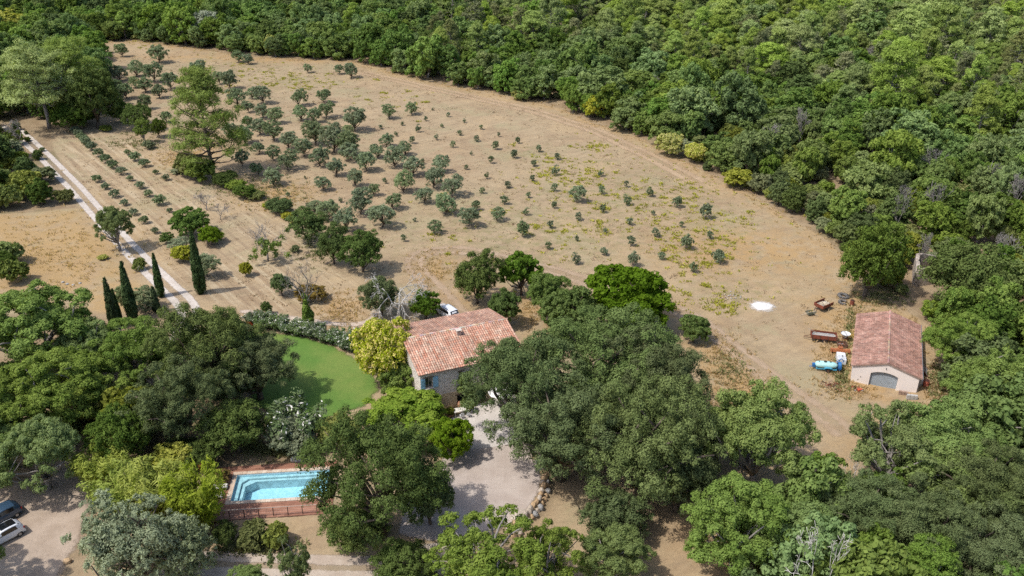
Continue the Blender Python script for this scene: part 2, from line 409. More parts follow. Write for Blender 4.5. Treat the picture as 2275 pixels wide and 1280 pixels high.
def sheet(name, Q, off, mat, step=0.9, label=None):
    Q = np.asarray(Q, float)
    B = []
    for i in range(len(Q)):
        a, b = Q[i], Q[(i + 1) % len(Q)]; k = max(1, int(np.linalg.norm(b - a) / step))
        B += [a + (b - a) * t / k for t in range(k)]
    lo, hi = Q.min(0), Q.max(0)
    g = np.stack(np.meshgrid(np.arange(lo[0], hi[0], step), np.arange(lo[1], hi[1], step)), -1).reshape(-1, 2)
    g = g[sdist(g, Q) > step * 0.45]
    nb = len(B); pts = [Vector(b) for b in B] + [Vector(p) for p in g]
    v, e, f, *_ = delaunay_2d_cdt(pts, [(i, (i + 1) % nb) for i in range(nb)], [], 1, 1e-4)
    P = np.array([tuple(x) for x in v]); z = relief(P) + off
    me = bpy.data.meshes.new(name); me.from_pydata([(x, y, zz) for (x, y), zz in zip(P, z)], [], f)
    a = me.attributes.new('edge', 'FLOAT', 'POINT'); a.data.foreach_set('value', dist_line(P, Q, True).astype(np.float32))
    me.materials.append(mat); me.update()
    if len(me.polygons) and me.polygons[0].normal.z < 0: me.flip_normals()
    o = link(name, me); o['kind'] = 'structure'
    if label: o['label'] = label
    return o
def smooth_line(px, step=1.0):
    P = [flat_at(*p) for p in px]; P = [P[0] * 2 - P[1]] + P + [P[-1] * 2 - P[-2]]
    out = []
    for i in range(1, len(P) - 2):
        k = max(2, int((P[i + 1] - P[i]).length / step))
        for j in range(k):
            t = j / k
            out.append(0.5 * ((2 * P[i]) + (P[i + 1] - P[i - 1]) * t + (2 * P[i - 1] - 5 * P[i] + 4 * P[i + 1] - P[i + 2]) * t * t + (3 * P[i] - P[i - 1] - 3 * P[i + 1] + P[i + 2]) * t ** 3))
    out.append(P[-2]); return out
def strip(name, px, width, off, mat, label=None):
    L = smooth_line(px); k = 9; vs, fs, ed, ac = [], [], [], []
    for i, p in enumerate(L):
        t = (L[min(i + 1, len(L) - 1)] - L[max(i - 1, 0)]).normalized(); nrm = Vector((-t.y, t.x, 0))
        for j in range(k):
            a = -1 + 2 * j / (k - 1); q = p + nrm * (a * width / 2)
            vs.append((q.x, q.y, hz(q.x, q.y) + off)); ac.append(a)
            ed.append(min((1 - abs(a)) * width / 2, i * 1.0, (len(L) - 1 - i) * 1.0))
    for i in range(len(L) - 1):
        for j in range(k - 1):
            fs.append((i * k + j, i * k + j + 1, (i + 1) * k + j + 1, (i + 1) * k + j))
    me = bpy.data.meshes.new(name); me.from_pydata(vs, [], fs)
    for nm, v in (('edge', ed), ('across', ac)):
        a = me.attributes.new(nm, 'FLOAT', 'POINT'); a.data.foreach_set('value', v)
    me.materials.append(mat); me.update()
    if me.polygons[0].normal.z < 0: me.flip_normals()
    o = link(name, me); o['kind'] = 'structure'
    if label: o['label'] = label
    return o

# pool frame (world): origin at the inner corner nearest the camera on the left
PO = Vector((-28.45, 69.9, 0)); PA = math.atan2(0.80, 7.13)
PU = Vector((math.cos(PA), math.sin(PA), 0)); PV = Vector((-math.sin(PA), math.cos(PA), 0))
PL, PW = 9.6, 4.25
def pw(u, v, z=0.0): return PO + PU * u + PV * v + Vector((0, 0, z))
POOL_HOLE = np.array([pw(u, v)[:2] for u, v in ((-1.6, -1.2), (PL + 0.4, -1.2), (PL + 0.4, PW + 0.3), (-1.6, PW + 0.3))])

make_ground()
strip('gravel_track', [(18, 278), (75, 326), (155, 405), (200, 455), (245, 506), (290, 555), (335, 600), (375, 640), (408, 672), (420, 700), (400, 760)], 3.6, 0.05,
      surf_mat('pale_gravel', ((0.540, 0.486, 0.432), (0.441, 0.387, 0.333)), 0.8, 0.25, (0.56, 0.24, 0.35, 0.10)), 'pale two-rut gravel track')
strip('garden_path', [(530, 690), (600, 699), (660, 709), (720, 718), (770, 722), (815, 715), (850, 690)], 1.5, 0.05, surf_mat('path_grit', ((0.504, 0.414, 0.333), (0.405, 0.324, 0.252)), 0.9, 0.4), 'narrow gravel path along the lawn')
strip('dirt_track', [(1030, 710), (985, 660), (945, 620), (922, 590), (930, 570), (965, 559), (1020, 557), (1090, 569), (1160, 585), (1240, 604), (1320, 632), (1400, 655), (1480, 680), (1550, 713), (1620, 770), (1700, 832), (1780, 890), (1845, 935), (1890, 975)], 4.6, 0.04,
      surf_mat('worn_dirt', ((0.477, 0.360, 0.252), (0.396, 0.288, 0.189)), 0.6, 1.2, (0.52, 0.20, 0.65, 0.35), alpha=0.72), 'worn dirt track bending round the trees')
strip('field_edge_track', [(800, 160), (850, 172), (1000, 206), (1150, 238), (1300, 283), (1400, 327), (1490, 372), (1560, 410)], 5.5, 0.04,
      surf_mat('straw_track', ((0.486, 0.360, 0.234), (0.414, 0.297, 0.189)), 0.4, 1.2, (0.5, 0.22, 0.6, 0.3), alpha=0.75), 'pale wheel track along the wood edge')
strip('lower_track', [(330, 1235), (440, 1236), (560, 1240), (700, 1244), (850, 1246), (960, 1235), (1060, 1225)], 3.8, 0.05,
      surf_mat('track_grit', ((0.468, 0.396, 0.324), (0.378, 0.306, 0.243)), 0.7, 0.4, (0.52, 0.26, 0.4, 0.25)), 'two-rut drive below the pool')
sheet('parking_yard', poly([(-150, 1130), (60, 1060), (100, 1000), (170, 960), (190, 1040), (215, 1110), (190, 1190), (160, 1250), (120, 1340), (-150, 1340)]), 0.045,
      surf_mat('yard_gravel', ((0.414, 0.333, 0.261), (0.333, 0.261, 0.198)), 0.4, 1.0), label='gravel yard where the cars are parked')
sheet('gravel_terrace', poly([(985, 960), (1050, 900), (1160, 870), (1200, 900), (1195, 960), (1193, 1020), (1204, 1056), (1200, 1096), (1176, 1130), (1146, 1162), (1080, 1190), (960, 1206), (880, 1190), (900, 1100), (960, 1040), (1000, 1000)]), 0.045,
      surf_mat('fine_gravel', ((0.450, 0.387, 0.338), (0.378, 0.315, 0.270)), 0.35, 0.4, fine=6.0), label='pale gravel terrace held by boulders')
sheet('patio', poly([(1000, 932), (1035, 908), (1120, 880), (1190, 858), (1200, 930), (1150, 985), (1085, 996), (1030, 1002), (1040, 955)]), 0.06,
      surf_mat('pale_paving', ((0.540, 0.500, 0.459), (0.468, 0.427, 0.387)), 0.6, 0.05, fine=3.0, bump=0.01), label='pale paved patio at the house')
lm = surf_mat('lawn_grass', ((0.160, 0.215, 0.052), (0.098, 0.185, 0.036)), 0.13, 0.7, fine=3.0, bump=0.05)
sheet('lawn', poly([(520, 740), (600, 738), (660, 744), (740, 768), (800, 800), (838, 842), (846, 866), (812, 905), (720, 935), (640, 945), (560, 900), (520, 800)]), 0.06, lm, label='smooth green watered lawn')
# ------------------------------------------------------------------ plants: leaf-clump crowns on branching trunks
def unit(rng, n):
    v = rng.normal(size=(n, 3)); return v / np.linalg.norm(v, axis=1)[:, None]
def leaf_arrays(rng, C, Rr, n, size, out=1.0, low=-0.5, core=0.12, up=0.0, droop=0.0, shell=(0.70, 1.05), tintw=0.72, lt=None):
    """quads spread through the clumps C (centres), Rr (radii); returns corner coords (4n,3) and tints"""
    C = np.asarray(C, float); Rr = np.asarray(Rr, float)
    if Rr.ndim == 1: Rr = np.repeat(Rr[:, None], 3, 1)
    wgt = (Rr[:, 0] * Rr[:, 2]) ** 1.0; wgt /= wgt.sum()
    lt = rng.random(len(C)) if lt is None else lt
    nc = int(n * core)
    k = rng.choice(len(C), n + nc, p=wgt)
    d = unit(rng, n + nc)
    bad = (d[:, 2] < low); d[bad, 2] *= -1
    r = shell[0] + (shell[1] - shell[0]) * np.sqrt(rng.random(n + nc))
    r[n:] = 0.25 + 0.4 * rng.random(nc)
    pos = C[k] + Rr[k] * d * r[:, None]
    nr = d * out + rng.normal(size=d.shape) * 0.27 + np.array([0, 0, up])
    nr /= np.linalg.norm(nr, axis=1)[:, None]
    t = np.cross(nr, unit(rng, len(d))); t[:, 2] -= droop; t -= nr * (t * nr).sum(1)[:, None]
    t /= np.linalg.norm(t, axis=1)[:, None] + 1e-9
    b = np.cross(nr, t)
    s = (0.65 + 0.7 * rng.random(len(d)))
    s[n:] *= 2.2
    a = (size[0] * s)[:, None]; w = (size[1] * s)[:, None]
    Q = np.stack([pos - t * a, pos + b * w + t * a * 0.15, pos + t * a, pos - b * w + t * a * 0.15], 1).reshape(-1, 3)
    ti = np.clip(lt[k] * tintw + rng.random(len(d)) * (1 - tintw), 0, 1)
    t2 = lt[k] * 0.0 + rng.random(len(d))
    return Q, np.repeat(ti, 4), np.repeat(t2, 4)
def leaf_mesh(name, parts, mat):
    Q = np.concatenate([p[0] for p in parts]); ti = np.concatenate([p[1] for p in parts]); t2 = np.concatenate([p[2] for p in parts])
    n = len(Q) // 4
    me = bpy.data.meshes.new(name)
    me.vertices.add(len(Q)); me.vertices.foreach_set('co', Q.astype(np.float32).ravel())
    me.loops.add(len(Q)); me.loops.foreach_set('vertex_index', np.arange(len(Q), dtype=np.int32))
    me.polygons.add(n); me.polygons.foreach_set('loop_start', np.arange(0, 4 * n, 4, dtype=np.int32)); me.polygons.foreach_set('loop_total', np.full(n, 4, np.int32))
    for nm, v in (('tint', ti), ('tint2', t2)):
        a = me.attributes.new(nm, 'FLOAT', 'POINT'); a.data.foreach_set('value', v.astype(np.float32))
    me.update(calc_edges=True); me.materials.append(mat)
    return me
def branch(mb, rng, a, b, r0, r1, sag=0.12, k=4, n=5):
    a, b = Vector(a), Vector(b); L = (b - a).length; pts = []
    off = Vector(rng.normal(size=3)) * L * 0.10
    for i in range(k + 1):
        t = i / k; p = a.lerp(b, t) + off * math.sin(math.pi * t) + Vector((0, 0, L * sag * math.sin(math.pi * t)))
        pts.append(p)
    mb.tube(pts, [r0 + (r1 - r0) * i / k for i in range(k + 1)], n)
    return pts
class Proto:
    def __init__(s, trunk, crown, w, h): s.trunk, s.crown, s.w, s.h = trunk, crown, w, h
def broadleaf(name, seed, w, h, mat, leaves, size, trunk_h=0.28, lobes=40, lobe_r=(0.17, 0.26), gap=0.0, flat=1.0, bark=None, limbs=9, low=-0.55, core=0.12, bottom=-0.55, squash=0.85, skew=0.12, tr=None, shell=(0.60, 1.08), out=1.0, subs=8, rough=0.15):
    """a round-headed tree: uneven outline from clumps on and inside a lopsided head; gap > 0 opens holes"""
    rng = np.random.default_rng(seed)
    a = w / 2; zb = h * trunk_h; zc = (h + zb) / 2; b = (h - zb) / 2
    dirs = []
    i = 0; tot = int(lobes * 1.5)
    for k in range(tot):                                   # fibonacci directions, shuffled and jittered
        z = 1 - 2 * (k + 0.5) / tot; ph = k * 2.399963
        if z < bottom: continue
        q = math.sqrt(max(0, 1 - z * z)); dirs.append((q * math.cos(ph), q * math.sin(ph), z))
    D = np.array(dirs) + rng.normal(size=(len(dirs), 3)) * 0.10
    D /= np.linalg.norm(D, axis=1)[:, None]
    bumpv = unit(rng, 7); amp = rng.random(7) * 0.30
    rad = 0.76 + sum(amp[j] * np.clip(D @ bumpv[j], 0, 1) ** 3 for j in range(7)) + rng.normal(size=len(D)) * rough * flat
    if gap > 0:
        keep = rng.random(len(D)) > gap; D, rad = D[keep], rad[keep]
    lr = (lobe_r[0] + (lobe_r[1] - lobe_r[0]) * rng.random(len(D))) * w
    rad = np.clip(rad, 0.5, 1.15)
    C = D * np.array([a, a, b]) * rad[:, None]
    C *= (1 - 0.5 * lr / max(a, b))[:, None]
    sk = rng.normal(size=2) * skew * a
    C[:, 0] += sk[0] * (C[:, 2] / b); C[:, 1] += sk[1] * (C[:, 2] / b)
    ni = max(2, int(len(D) * 0.12)); Ci = unit(rng, ni) * np.array([a, a, b]) * 0.42
    C = np.concatenate([C, Ci]); lr = np.concatenate([lr, np.full(ni, w * 0.2)]); C[:, 2] += zc
    C[:, 2] = np.maximum(C[:, 2], lr * 0.75 + 0.05 * h)
    lo_t = rng.random(len(C)); SC_, SR_, ST_ = [], [], []
    for i in range(len(C)):                                # sprays on each clump
        dd = unit(rng, subs); dd[:, 2] = np.where(dd[:, 2] < -0.35, -dd[:, 2], dd[:, 2])
        ow = C[i] - np.array([0, 0, zc * 0.8]); dd = dd + 0.35 * ow / (np.linalg.norm(ow) + 1e-6); dd /= np.linalg.norm(dd, axis=1)[:, None]
        rr = lr[i] * (0.30 + 0.22 * rng.random(subs))
        SC_.append(C[i] + dd * np.array([1, 1, squash]) * lr[i] * 0.80); SR_.append(rr); ST_.append(0.6 * lo_t[i] + 0.4 * rng.random(subs))
    crown = leaf_mesh(name + '_crown', [leaf_arrays(rng, np.concatenate(SC_), np.concatenate(SR_), leaves, size, low=low, core=core, shell=shell, out=out, lt=np.concatenate(ST_))], mat)
    mb = MB(); r0 = tr or max(0.05, w * 0.035)
    fork = Vector((rng.normal() * 0.03 * w, rng.normal() * 0.03 * w, max(zb, h * 0.12)))
    mb.tube([(0, 0, -0.3), (fork.x * 0.3, fork.y * 0.3, fork.z * 0.5), fork], [r0 * 1.35, r0, r0 * 0.9], 8)
    idx = rng.choice(len(C), min(limbs, len(C)), replace=False)
    for i in idx:
        pts = branch(mb, rng, fork, C[i], r0 * 0.6, r0 * 0.14, 0.10)
        j = rng.integers(len(C)); m = pts[2]
        if (Vector(C[j]) - m).length < w * 0.5: branch(mb, rng, m, C[j], r0 * 0.3, r0 * 0.08, 0.05, 3, 4)
    tm = mb.mesh(name + '_trunk', bark or BARK, True)
    fit(crown, tm, w, h); return Proto(tm, crown, w, h)
def fit(crown, tm, w, h):
    """scale crown and trunk together so that the leaves fill exactly the width and height asked for"""
    co = np.empty(len(crown.vertices) * 3, np.float32); crown.vertices.foreach_get('co', co); co = co.reshape(-1, 3)
    ctr = (np.percentile(co[:, :2], 1, axis=0) + np.percentile(co[:, :2], 99, axis=0)) / 2
    ext = np.percentile(co[:, :2], 99, axis=0) - np.percentile(co[:, :2], 1, axis=0)
    M = Matrix.Diagonal((w / ext[0], w / ext[1], h / np.percentile(co[:, 2], 99.7), 1)) @ Matrix.Translation((-ctr[0] * 0.7, -ctr[1] * 0.7, 0))
    crown.transform(M); tm.transform(M)
def pine(name, seed, w, h, mat, leaves, trunk_h=0.35, tiers=9, size=(0.30, 0.075), rl=(0.085, 0.14), lean=0.05, per=(4, 6), top=0.45, bark=None, tuft=0.85):
    """an Aleppo pine: bare grey stem, upswept branches, needle tufts at their outer ends, open inside"""
    rng = np.random.default_rng(seed); mb = MB(); C, L = [], []
    r0 = max(0.08, w * 0.028)
    lx, ly = rng.normal(size=2) * lean * h
    def stem(t): return Vector((lx * t * t + 0.02 * h * math.sin(5 * t + seed), ly * t * t, h * 0.97 * t))
    mb.tube([stem(i / 8) - Vector((0, 0, 0.3 if i == 0 else 0)) for i in range(9)], [r0 * (1.15 - i / 8 * 1.0) for i in range(9)], 7)
    for k in range(tiers):
        t = trunk_h + (1 - trunk_h) * (k + 0.3 * rng.random()) / tiers
        q = (t - trunk_h) / (1 - trunk_h)
        reach = w / 2 * (math.sin(math.pi * (0.22 + 0.78 * q) ** 0.9) ** 0.75 * (1 - top * q) / (1 - top * 0.35))
        reach = max(reach, w * 0.10)
        nb = rng.integers(per[0], per[1] + 1); p0 = rng.random() * 6.28
        for j in range(nb):
            ph = p0 + j * 6.283 / nb + rng.normal() * 0.25; rr = reach * (0.65 + 0.45 * rng.random())
            a = stem(t); e = a + Vector((rr * math.cos(ph), rr * math.sin(ph), rr * (0.12 + 0.45 * q + 0.22 * rng.normal())))
            pts = branch(mb, rng, a, e, r0 * 0.42 * (1 - 0.5 * q), r0 * 0.07, -0.06, 4, 4)
            for f in (1.0, 0.78, 0.55):
                if f < 1 and rng.random() < 0.30: continue
                p = a.lerp(e, f) + Vector(rng.normal(size=3)) * w * 0.05 + Vector((0, 0, w * 0.035))
                s = w * (rl[0] + (rl[1] - rl[0]) * rng.random()) * (0.75 + 0.35 * f)
                C.append(tuple(p)); L.append((s, s, s * tuft))
                sd = p + Vector((-math.sin(ph), math.cos(ph), 0.1)) * (w * 0.11 * (1 if rng.random() < 0.5 else -1))
                if rng.random() < 0.7:
                    C.append(tuple(sd)); L.append((s * 0.8, s * 0.8, s * 0.8 * tuft)); mb.tube([pts[3], sd], [r0 * 0.1, r0 * 0.04], 3)
    for _ in range(3):
        p = stem(1.0) + Vector(rng.normal(size=3)) * w * 0.05; C.append(tuple(p)); L.append((w * 0.12, w * 0.12, w * 0.12))
    crown = leaf_mesh(name + '_crown', [leaf_arrays(rng, np.array(C), np.array(L), leaves, size, low=-0.35, core=0.10, up=0.12, shell=(0.35, 1.1))], mat)
    tm = mb.mesh(name + '_trunk', bark or TWIG, True); fit(crown, tm, w, h)
    return Proto(tm, crown, w, h)
def cypress(name, seed, w, h, mat, leaves=6500):
    rng = np.random.default_rng(seed); C, L = [], []
    for k in range(150):
        t = rng.random() ** 0.9
        prof = (min(1, t / 0.10 + 0.35)) * (1 - max(0, t - 0.35) / 0.65) ** 0.75
        ph = rng.random() * 6.283; r = w / 2 * prof * 0.62
        C.append((r * math.cos(ph), r * math.sin(ph), 0.03 * h + t * h * 0.93)); s = max(0.12, w * 0.24 * (0.35 + prof * 0.75)); L.append((s, s, s * 2.1))
    crown = leaf_mesh(name + '_crown', [leaf_arrays(rng, np.array(C), np.array(L), leaves, (0.20, 0.07), low=-0.9, core=0.3, droop=-1.2, shell=(0.6, 1.0), tintw=0.7)], mat)
    mb = MB(); mb.tube([(0, 0, -0.2), (0, 0, h * 0.5), (0, 0, h * 0.93)], [w * 0.09, w * 0.06, 0.02], 7)
    return Proto(mb.mesh(name + '_trunk', BARK, True), crown, w, h)
def bare_tree(name, seed, w, h, mat, depth=4, spread=0.75, thick=0.035, droop=0.0, fork0=0.25, n0=4, twigs=True, rmin=0.012):
    """a leafless or dead tree: recursive forking limbs"""
    rng = np.random.default_rng(seed); mb = MB(); ends = []
    def grow(p, d, L, r, k):
        q1 = p + d * L * 0.5 + Vector(rng.normal(size=3)) * L * 0.08; q2 = p + d * L + Vector(rng.normal(size=3)) * L * 0.08 - Vector((0, 0, droop * L * (depth - k) * 0.25))
        mb.tube([p, q1, q2], [max(r, rmin), max(r * 0.82, rmin), max(r * 0.62, rmin)], 6 if k > 2 else 4)
        if k == 0: ends.append(q2); return
        for j in range(rng.integers(2, 4) + (1 if k == 1 and twigs else 0)):
            dd = (d + Vector(rng.normal(size=3)) * spread * 0.62 + Vector((0, 0, 0.15 - droop))).normalized()
            grow(q2 if rng.random() < 0.7 else q1, dd, L * (0.62 + 0.2 * rng.random()), r * 0.58, k - 1)
    r0 = h * thick; f = Vector((rng.normal() * 0.03 * h, rng.normal() * 0.03 * h, h * fork0))
    mb.tube([(0, 0, -0.3), f * 0.5, f], [r0 * 1.2, r0, r0 * 0.85], 8)
    for j in range(n0):
        ph = j * 6.283 / n0 + rng.random(); dd = Vector((math.cos(ph) * spread, math.sin(ph) * spread, 1)).normalized()
        grow(f, dd, h * 0.27, r0 * 0.62, depth)
    me = mb.mesh(name + '_trunk', mat, True)
    co = np.array(mb.v); me.transform(Matrix.Diagonal((w / np.ptp(co[:, 0]), w / np.ptp(co[:, 1]), h / co[:, 2].max(), 1)))
    return Proto(me, None, w, h)
def clump_plant(name, seed, w, h, mat, leaves, size, stalks=26, stalk_mat=None, arch=0.35, up=0.5, tuft=0.10):
    """canes or stems from one foot, arching outward, leaves in sprays along their upper half (bamboo, broom, oleander)"""
    rng = np.random.default_rng(seed); mb = MB(); C, L = [], []
    for k in range(stalks):
        ph = rng.random() * 6.283; r0 = w * 0.22 * math.sqrt(rng.random()); r1 = r0 + w * (0.12 + arch * 0.6 * rng.random()); hh = h * (0.7 + 0.3 * rng.random()) * (1 - 0.35 * (r1 / w))
        a = Vector((r0 * math.cos(ph), r0 * math.sin(ph), -0.1)); e = Vector((min(r1, w * 0.46) * math.cos(ph), min(r1, w * 0.46) * math.sin(ph), hh))
        m = a.lerp(e, 0.55) + Vector((0, 0, h * 0.10)) - Vector((math.cos(ph), math.sin(ph), 0)) * (r1 - r0) * 0.2
        mb.tube([a, m, e], [0.03, 0.022, 0.008], 4)
        for t in np.linspace(0.3, 1.0, 6):
            p = (a.lerp(m, t / 0.55) if t < 0.55 else m.lerp(e, (t - 0.55) / 0.45)) + Vector(rng.normal(size=3)) * w * 0.04
            s = w * tuft * (0.7 + 0.6 * rng.random()); C.append(tuple(p)); L.append((s, s, s * 1.1))
    crown = leaf_mesh(name + '_crown', [leaf_arrays(rng, np.array(C), np.array(L), leaves, size, low=-0.9, core=0.10, up=up, droop=0.3, shell=(0.3, 1.1))], mat)
    tm = mb.mesh(name + '_trunk', stalk_mat or BARK, True); fit(crown, tm, w, h)
    return Proto(tm, crown, w, h)

FM = dict(
    holm=foliage('holm_leaf', (0.073, 0.108, 0.034), (0.156, 0.203, 0.073), 0.10, 0.014, 0.14),
    holm_dark=foliage('holm_leaf_dark', (0.058, 0.097, 0.025), (0.131, 0.184, 0.053), 0.12, 0.014, 0.14),
    oak=foliage('oak_leaf', (0.116, 0.180, 0.044), (0.241, 0.319, 0.092), 0.26, 0.012, 0.12),
    oak_deep=foliage('oak_leaf_deep', (0.103, 0.183, 0.049), (0.224, 0.316, 0.092), 0.22, 0.014, 0.20),
    oak_bright=foliage('oak_leaf_bright', (0.109, 0.180, 0.035), (0.212, 0.299, 0.077), 0.30, 0.014, 0.12),
    pine=foliage('pine_needle', (0.174, 0.248, 0.057), (0.347, 0.446, 0.132), 0.22, 0.014, 0.18),
    pine_tall=foliage('tall_pine_needle', (0.139, 0.193, 0.048), (0.278, 0.348, 0.112), 0.2, 0.006, 0.06),
    pine_grey=foliage('pine_needle_grey', (0.143, 0.168, 0.072), (0.250, 0.281, 0.118), 0.18, 0.014, 0.18),
    olive=foliage('olive_leaf', (0.133, 0.185, 0.090), (0.261, 0.321, 0.176), 0.14, 0.014, 0.15),
    olive_pale=foliage('olive_leaf_pale', (0.156, 0.194, 0.099), (0.293, 0.337, 0.185), 0.16, 0.012, 0.14),
    young=foliage('young_olive_leaf', (0.103, 0.142, 0.072), (0.206, 0.250, 0.138), 0.14, 0.016, 0.18),
    cypress=foliage('cypress_leaf', (0.036, 0.064, 0.024), (0.085, 0.125, 0.050), 0.08, 0.01, 0.12),
    mulberry=foliage('mulberry_leaf', (0.081, 0.144, 0.024), (0.160, 0.247, 0.046), 0.30, 0.012, 0.14),
    maquis=foliage('maquis_leaf', (0.116, 0.161, 0.036), (0.232, 0.276, 0.075), 0.24, 0.030, 0.24),
    maquis_grey=foliage('maquis_leaf_grey', (0.127, 0.150, 0.075), (0.230, 0.252, 0.132), 0.16, 0.02, 0.2),
    yellow=foliage('yellow_leaf', (0.240, 0.270, 0.045), (0.400, 0.400, 0.100), 0.28, 0.014, 0.12),
    sumac=foliage('flowering_leaf', (0.250, 0.320, 0.030), (0.420, 0.470, 0.060), 0.34, 0.004, 0.06, (0.74, 0.65, 0.24), 0.40),
    lime=foliage('lime_leaf', (0.130, 0.225, 0.026), (0.260, 0.350, 0.052), 0.36, 0.006, 0.08),
    bamboo=foliage('bamboo_leaf', (0.213, 0.275, 0.046), (0.383, 0.439, 0.109), 0.34, 0.010, 0.10),
    oleander=foliage('oleander_leaf', (0.075, 0.125, 0.048), (0.150, 0.205, 0.090), 0.2, 0.012, 0.12, (0.74, 0.72, 0.66), 0.10),
    red=foliage('red_leaf', (0.20, 0.055, 0.030), (0.34, 0.11, 0.06), 0.25, 0.02, 0.15),
    brown=foliage('brown_leaf', (0.15, 0.115, 0.04), (0.25, 0.19, 0.07), 0.2, 0.02, 0.15),
    silver=foliage('silver_leaf', (0.17, 0.20, 0.13), (0.36, 0.38, 0.29), 0.12, 0.01, 0.1),
    weed=foliage('weed_leaf', (0.26, 0.26, 0.055), (0.42, 0.40, 0.10), 0.25, 0.01, 0.1),
)
PR = {}
def defp(key, *protos): PR[key] = list(protos)
def build_protos():
    B = broadleaf
    defp('holm_big', *[B('holm_big', 11 + i, 13.0, 11.0, FM['holm'], 66000, (0.084, 0.055), 0.14, 85, (0.068, 0.120), limbs=16, core=0.06, bottom=-0.6, squash=0.9, gap=0.22, rough=0.28) for i in range(3)])
    defp('holm', *[B('holm', 31 + i, 6.5, 6.5, FM['holm_dark'], 19000, (0.095, 0.060), 0.12, 42, (0.12, 0.19), limbs=8, bottom=-0.75, squash=0.9) for i in range(3)])
    defp('holm_grey', *[B('holm_grey', 36 + i, 6.5, 6.5, FM['holm'], 18000, (0.095, 0.060), 0.12, 42, (0.12, 0.19), limbs=8, bottom=-0.75, squash=0.9) for i in range(2)])
    defp('oak', *[B('oak', 41 + i, 11.0, 11.0, FM['oak'], 42000, (0.102, 0.068), 0.18, 70, (0.075, 0.130), gap=0.30, limbs=16, bark=BARK_GREY, skew=0.2) for i in range(3)])
    defp('oak_bright', *[B('oak_bright', 46 + i, 9.0, 9.5, FM['oak_bright'], 30000, (0.102, 0.068), 0.16, 54, (0.085, 0.15), gap=0.22, limbs=14, bark=BARK_GREY, skew=0.2) for i in range(2)])
    defp('oak_open', *[B('oak_open', 51 + i, 10.0, 10.0, FM['oak'], 22000, (0.105, 0.07), 0.22, 62, (0.065, 0.115), gap=0.40, limbs=26, bark=BARK_GREY, skew=0.25) for i in range(2)])
    defp('forest_oak', *[B('forest_oak', 61 + i, 8.2, 9.8, FM['oak_deep'], 8500, (0.21, 0.135), 0.01, 36, (0.11, 0.20), gap=0.10, limbs=6, bark=BARK_GREY, bottom=-0.97, skew=0.2) for i in range(4)])
    defp('forest_holm', *[B('forest_holm', 71 + i, 6.0, 6.8, FM['holm_dark'], 7000, (0.18, 0.115), 0.01, 34, (0.13, 0.21), limbs=5, bottom=-0.97) for i in range(3)])
    defp('forest_bright', *[B('forest_bright', 75 + i, 6.2, 7.4, FM['oak'], 6400, (0.20, 0.13), 0.01, 32, (0.13, 0.22), gap=0.14, limbs=6, bark=BARK_GREY, bottom=-0.97, skew=0.2) for i in range(3)])
    defp('forest_pine', *[pine('forest_pine', 81 + i, 7.4, 13.0, FM['pine'], 8200, 0.30, 15, (0.26, 0.075), (0.085, 0.15), per=(2, 3), top=0.35 + 0.1 * i) for i in range(4)])
    defp('forest_pine_grey', *[pine('forest_pine_grey', 86 + i, 6.2, 11.0, FM['pine_grey'], 3600, 0.28, 16, (0.26, 0.065), (0.07, 0.125), per=(2, 4), top=0.4) for i in range(2)])
    defp('tall_pine', pine('tall_pine', 93, 15.0, 20.5, FM['pine_tall'], 26000, 0.14, 30, (0.24, 0.055), (0.055, 0.10), lean=0.05, per=(2, 3), top=0.42, bark=BARK))
    defp('round_pine', *[pine('round_pine', 95 + i, 14.5, 18.5, FM['pine'], 28000, 0.34, 26, (0.24, 0.06), (0.060, 0.11), lean=0.03, per=(2, 4), top=0.22) for i in range(2)])
    defp('olive', *[B('olive', 101 + i, 4.2, 4.2, FM['olive'], 5200, (0.115, 0.045), 0.12, 36, (0.10, 0.18), gap=0.26, limbs=12, bark=BARK, tr=0.13, bottom=-0.75, skew=0.3, shell=(0.55, 1.1)) for i in range(6)])
    defp('olive_pale', *[B('olive_pale', 111 + i, 5.0, 5.4, FM['olive_pale'], 9000, (0.12, 0.05), 0.10, 50, (0.11, 0.17), gap=0.1, limbs=10, bottom=-0.8, skew=0.2, shell=(0.55, 1.1)) for i in range(2)])
    defp('olive_big', B('olive_big', 116, 9.5, 8.0, FM['olive_pale'], 24000, (0.11, 0.047), 0.12, 110, (0.055, 0.095), gap=0.36, limbs=30, skew=0.2, shell=(0.5, 1.1)))
    defp('young', *[B('young', 121 + i, 1.3, 1.7, FM['young'], 460, (0.12, 0.055), 0.02, 14, (0.17, 0.27), gap=0.15, limbs=5, tr=0.025, bottom=-0.95, skew=0.3, shell=(0.4, 1.1)) for i in range(5)])
    defp('row_shrub', *[B('row_shrub', 131 + i, 1.8, 1.7, FM['young'], 800, (0.12, 0.058), 0.04, 20, (0.18, 0.26), limbs=4, tr=0.03, bottom=-0.6, shell=(0.5, 1.1)) for i in range(3)])
    defp('cypress', *[cypress('cypress', 141 + i, 2.0, 10.0, FM['cypress']) for i in range(2)])
    defp('mulberry', *[B('mulberry', 151 + i, 7.5, 6.5, FM['mulberry'], 17000, (0.135, 0.10), 0.12, 50, (0.09, 0.16), limbs=10, bottom=-0.65, skew=0.12) for i in range(2)])
    defp('plane', B('plane', 156, 6.0, 6.0, FM['mulberry'], 4800, (0.19, 0.145), 0.22, 36, (0.10, 0.16), gap=0.25, limbs=16, skew=0.15))
    defp('maquis', *[B('maquis', 161 + i, 3.6, 3.0, FM['maquis'], 2600, (0.19, 0.12), 0.02, 34, (0.13, 0.21), limbs=4, tr=0.05, bottom=-0.6, skew=0.3) for i in range(4)])
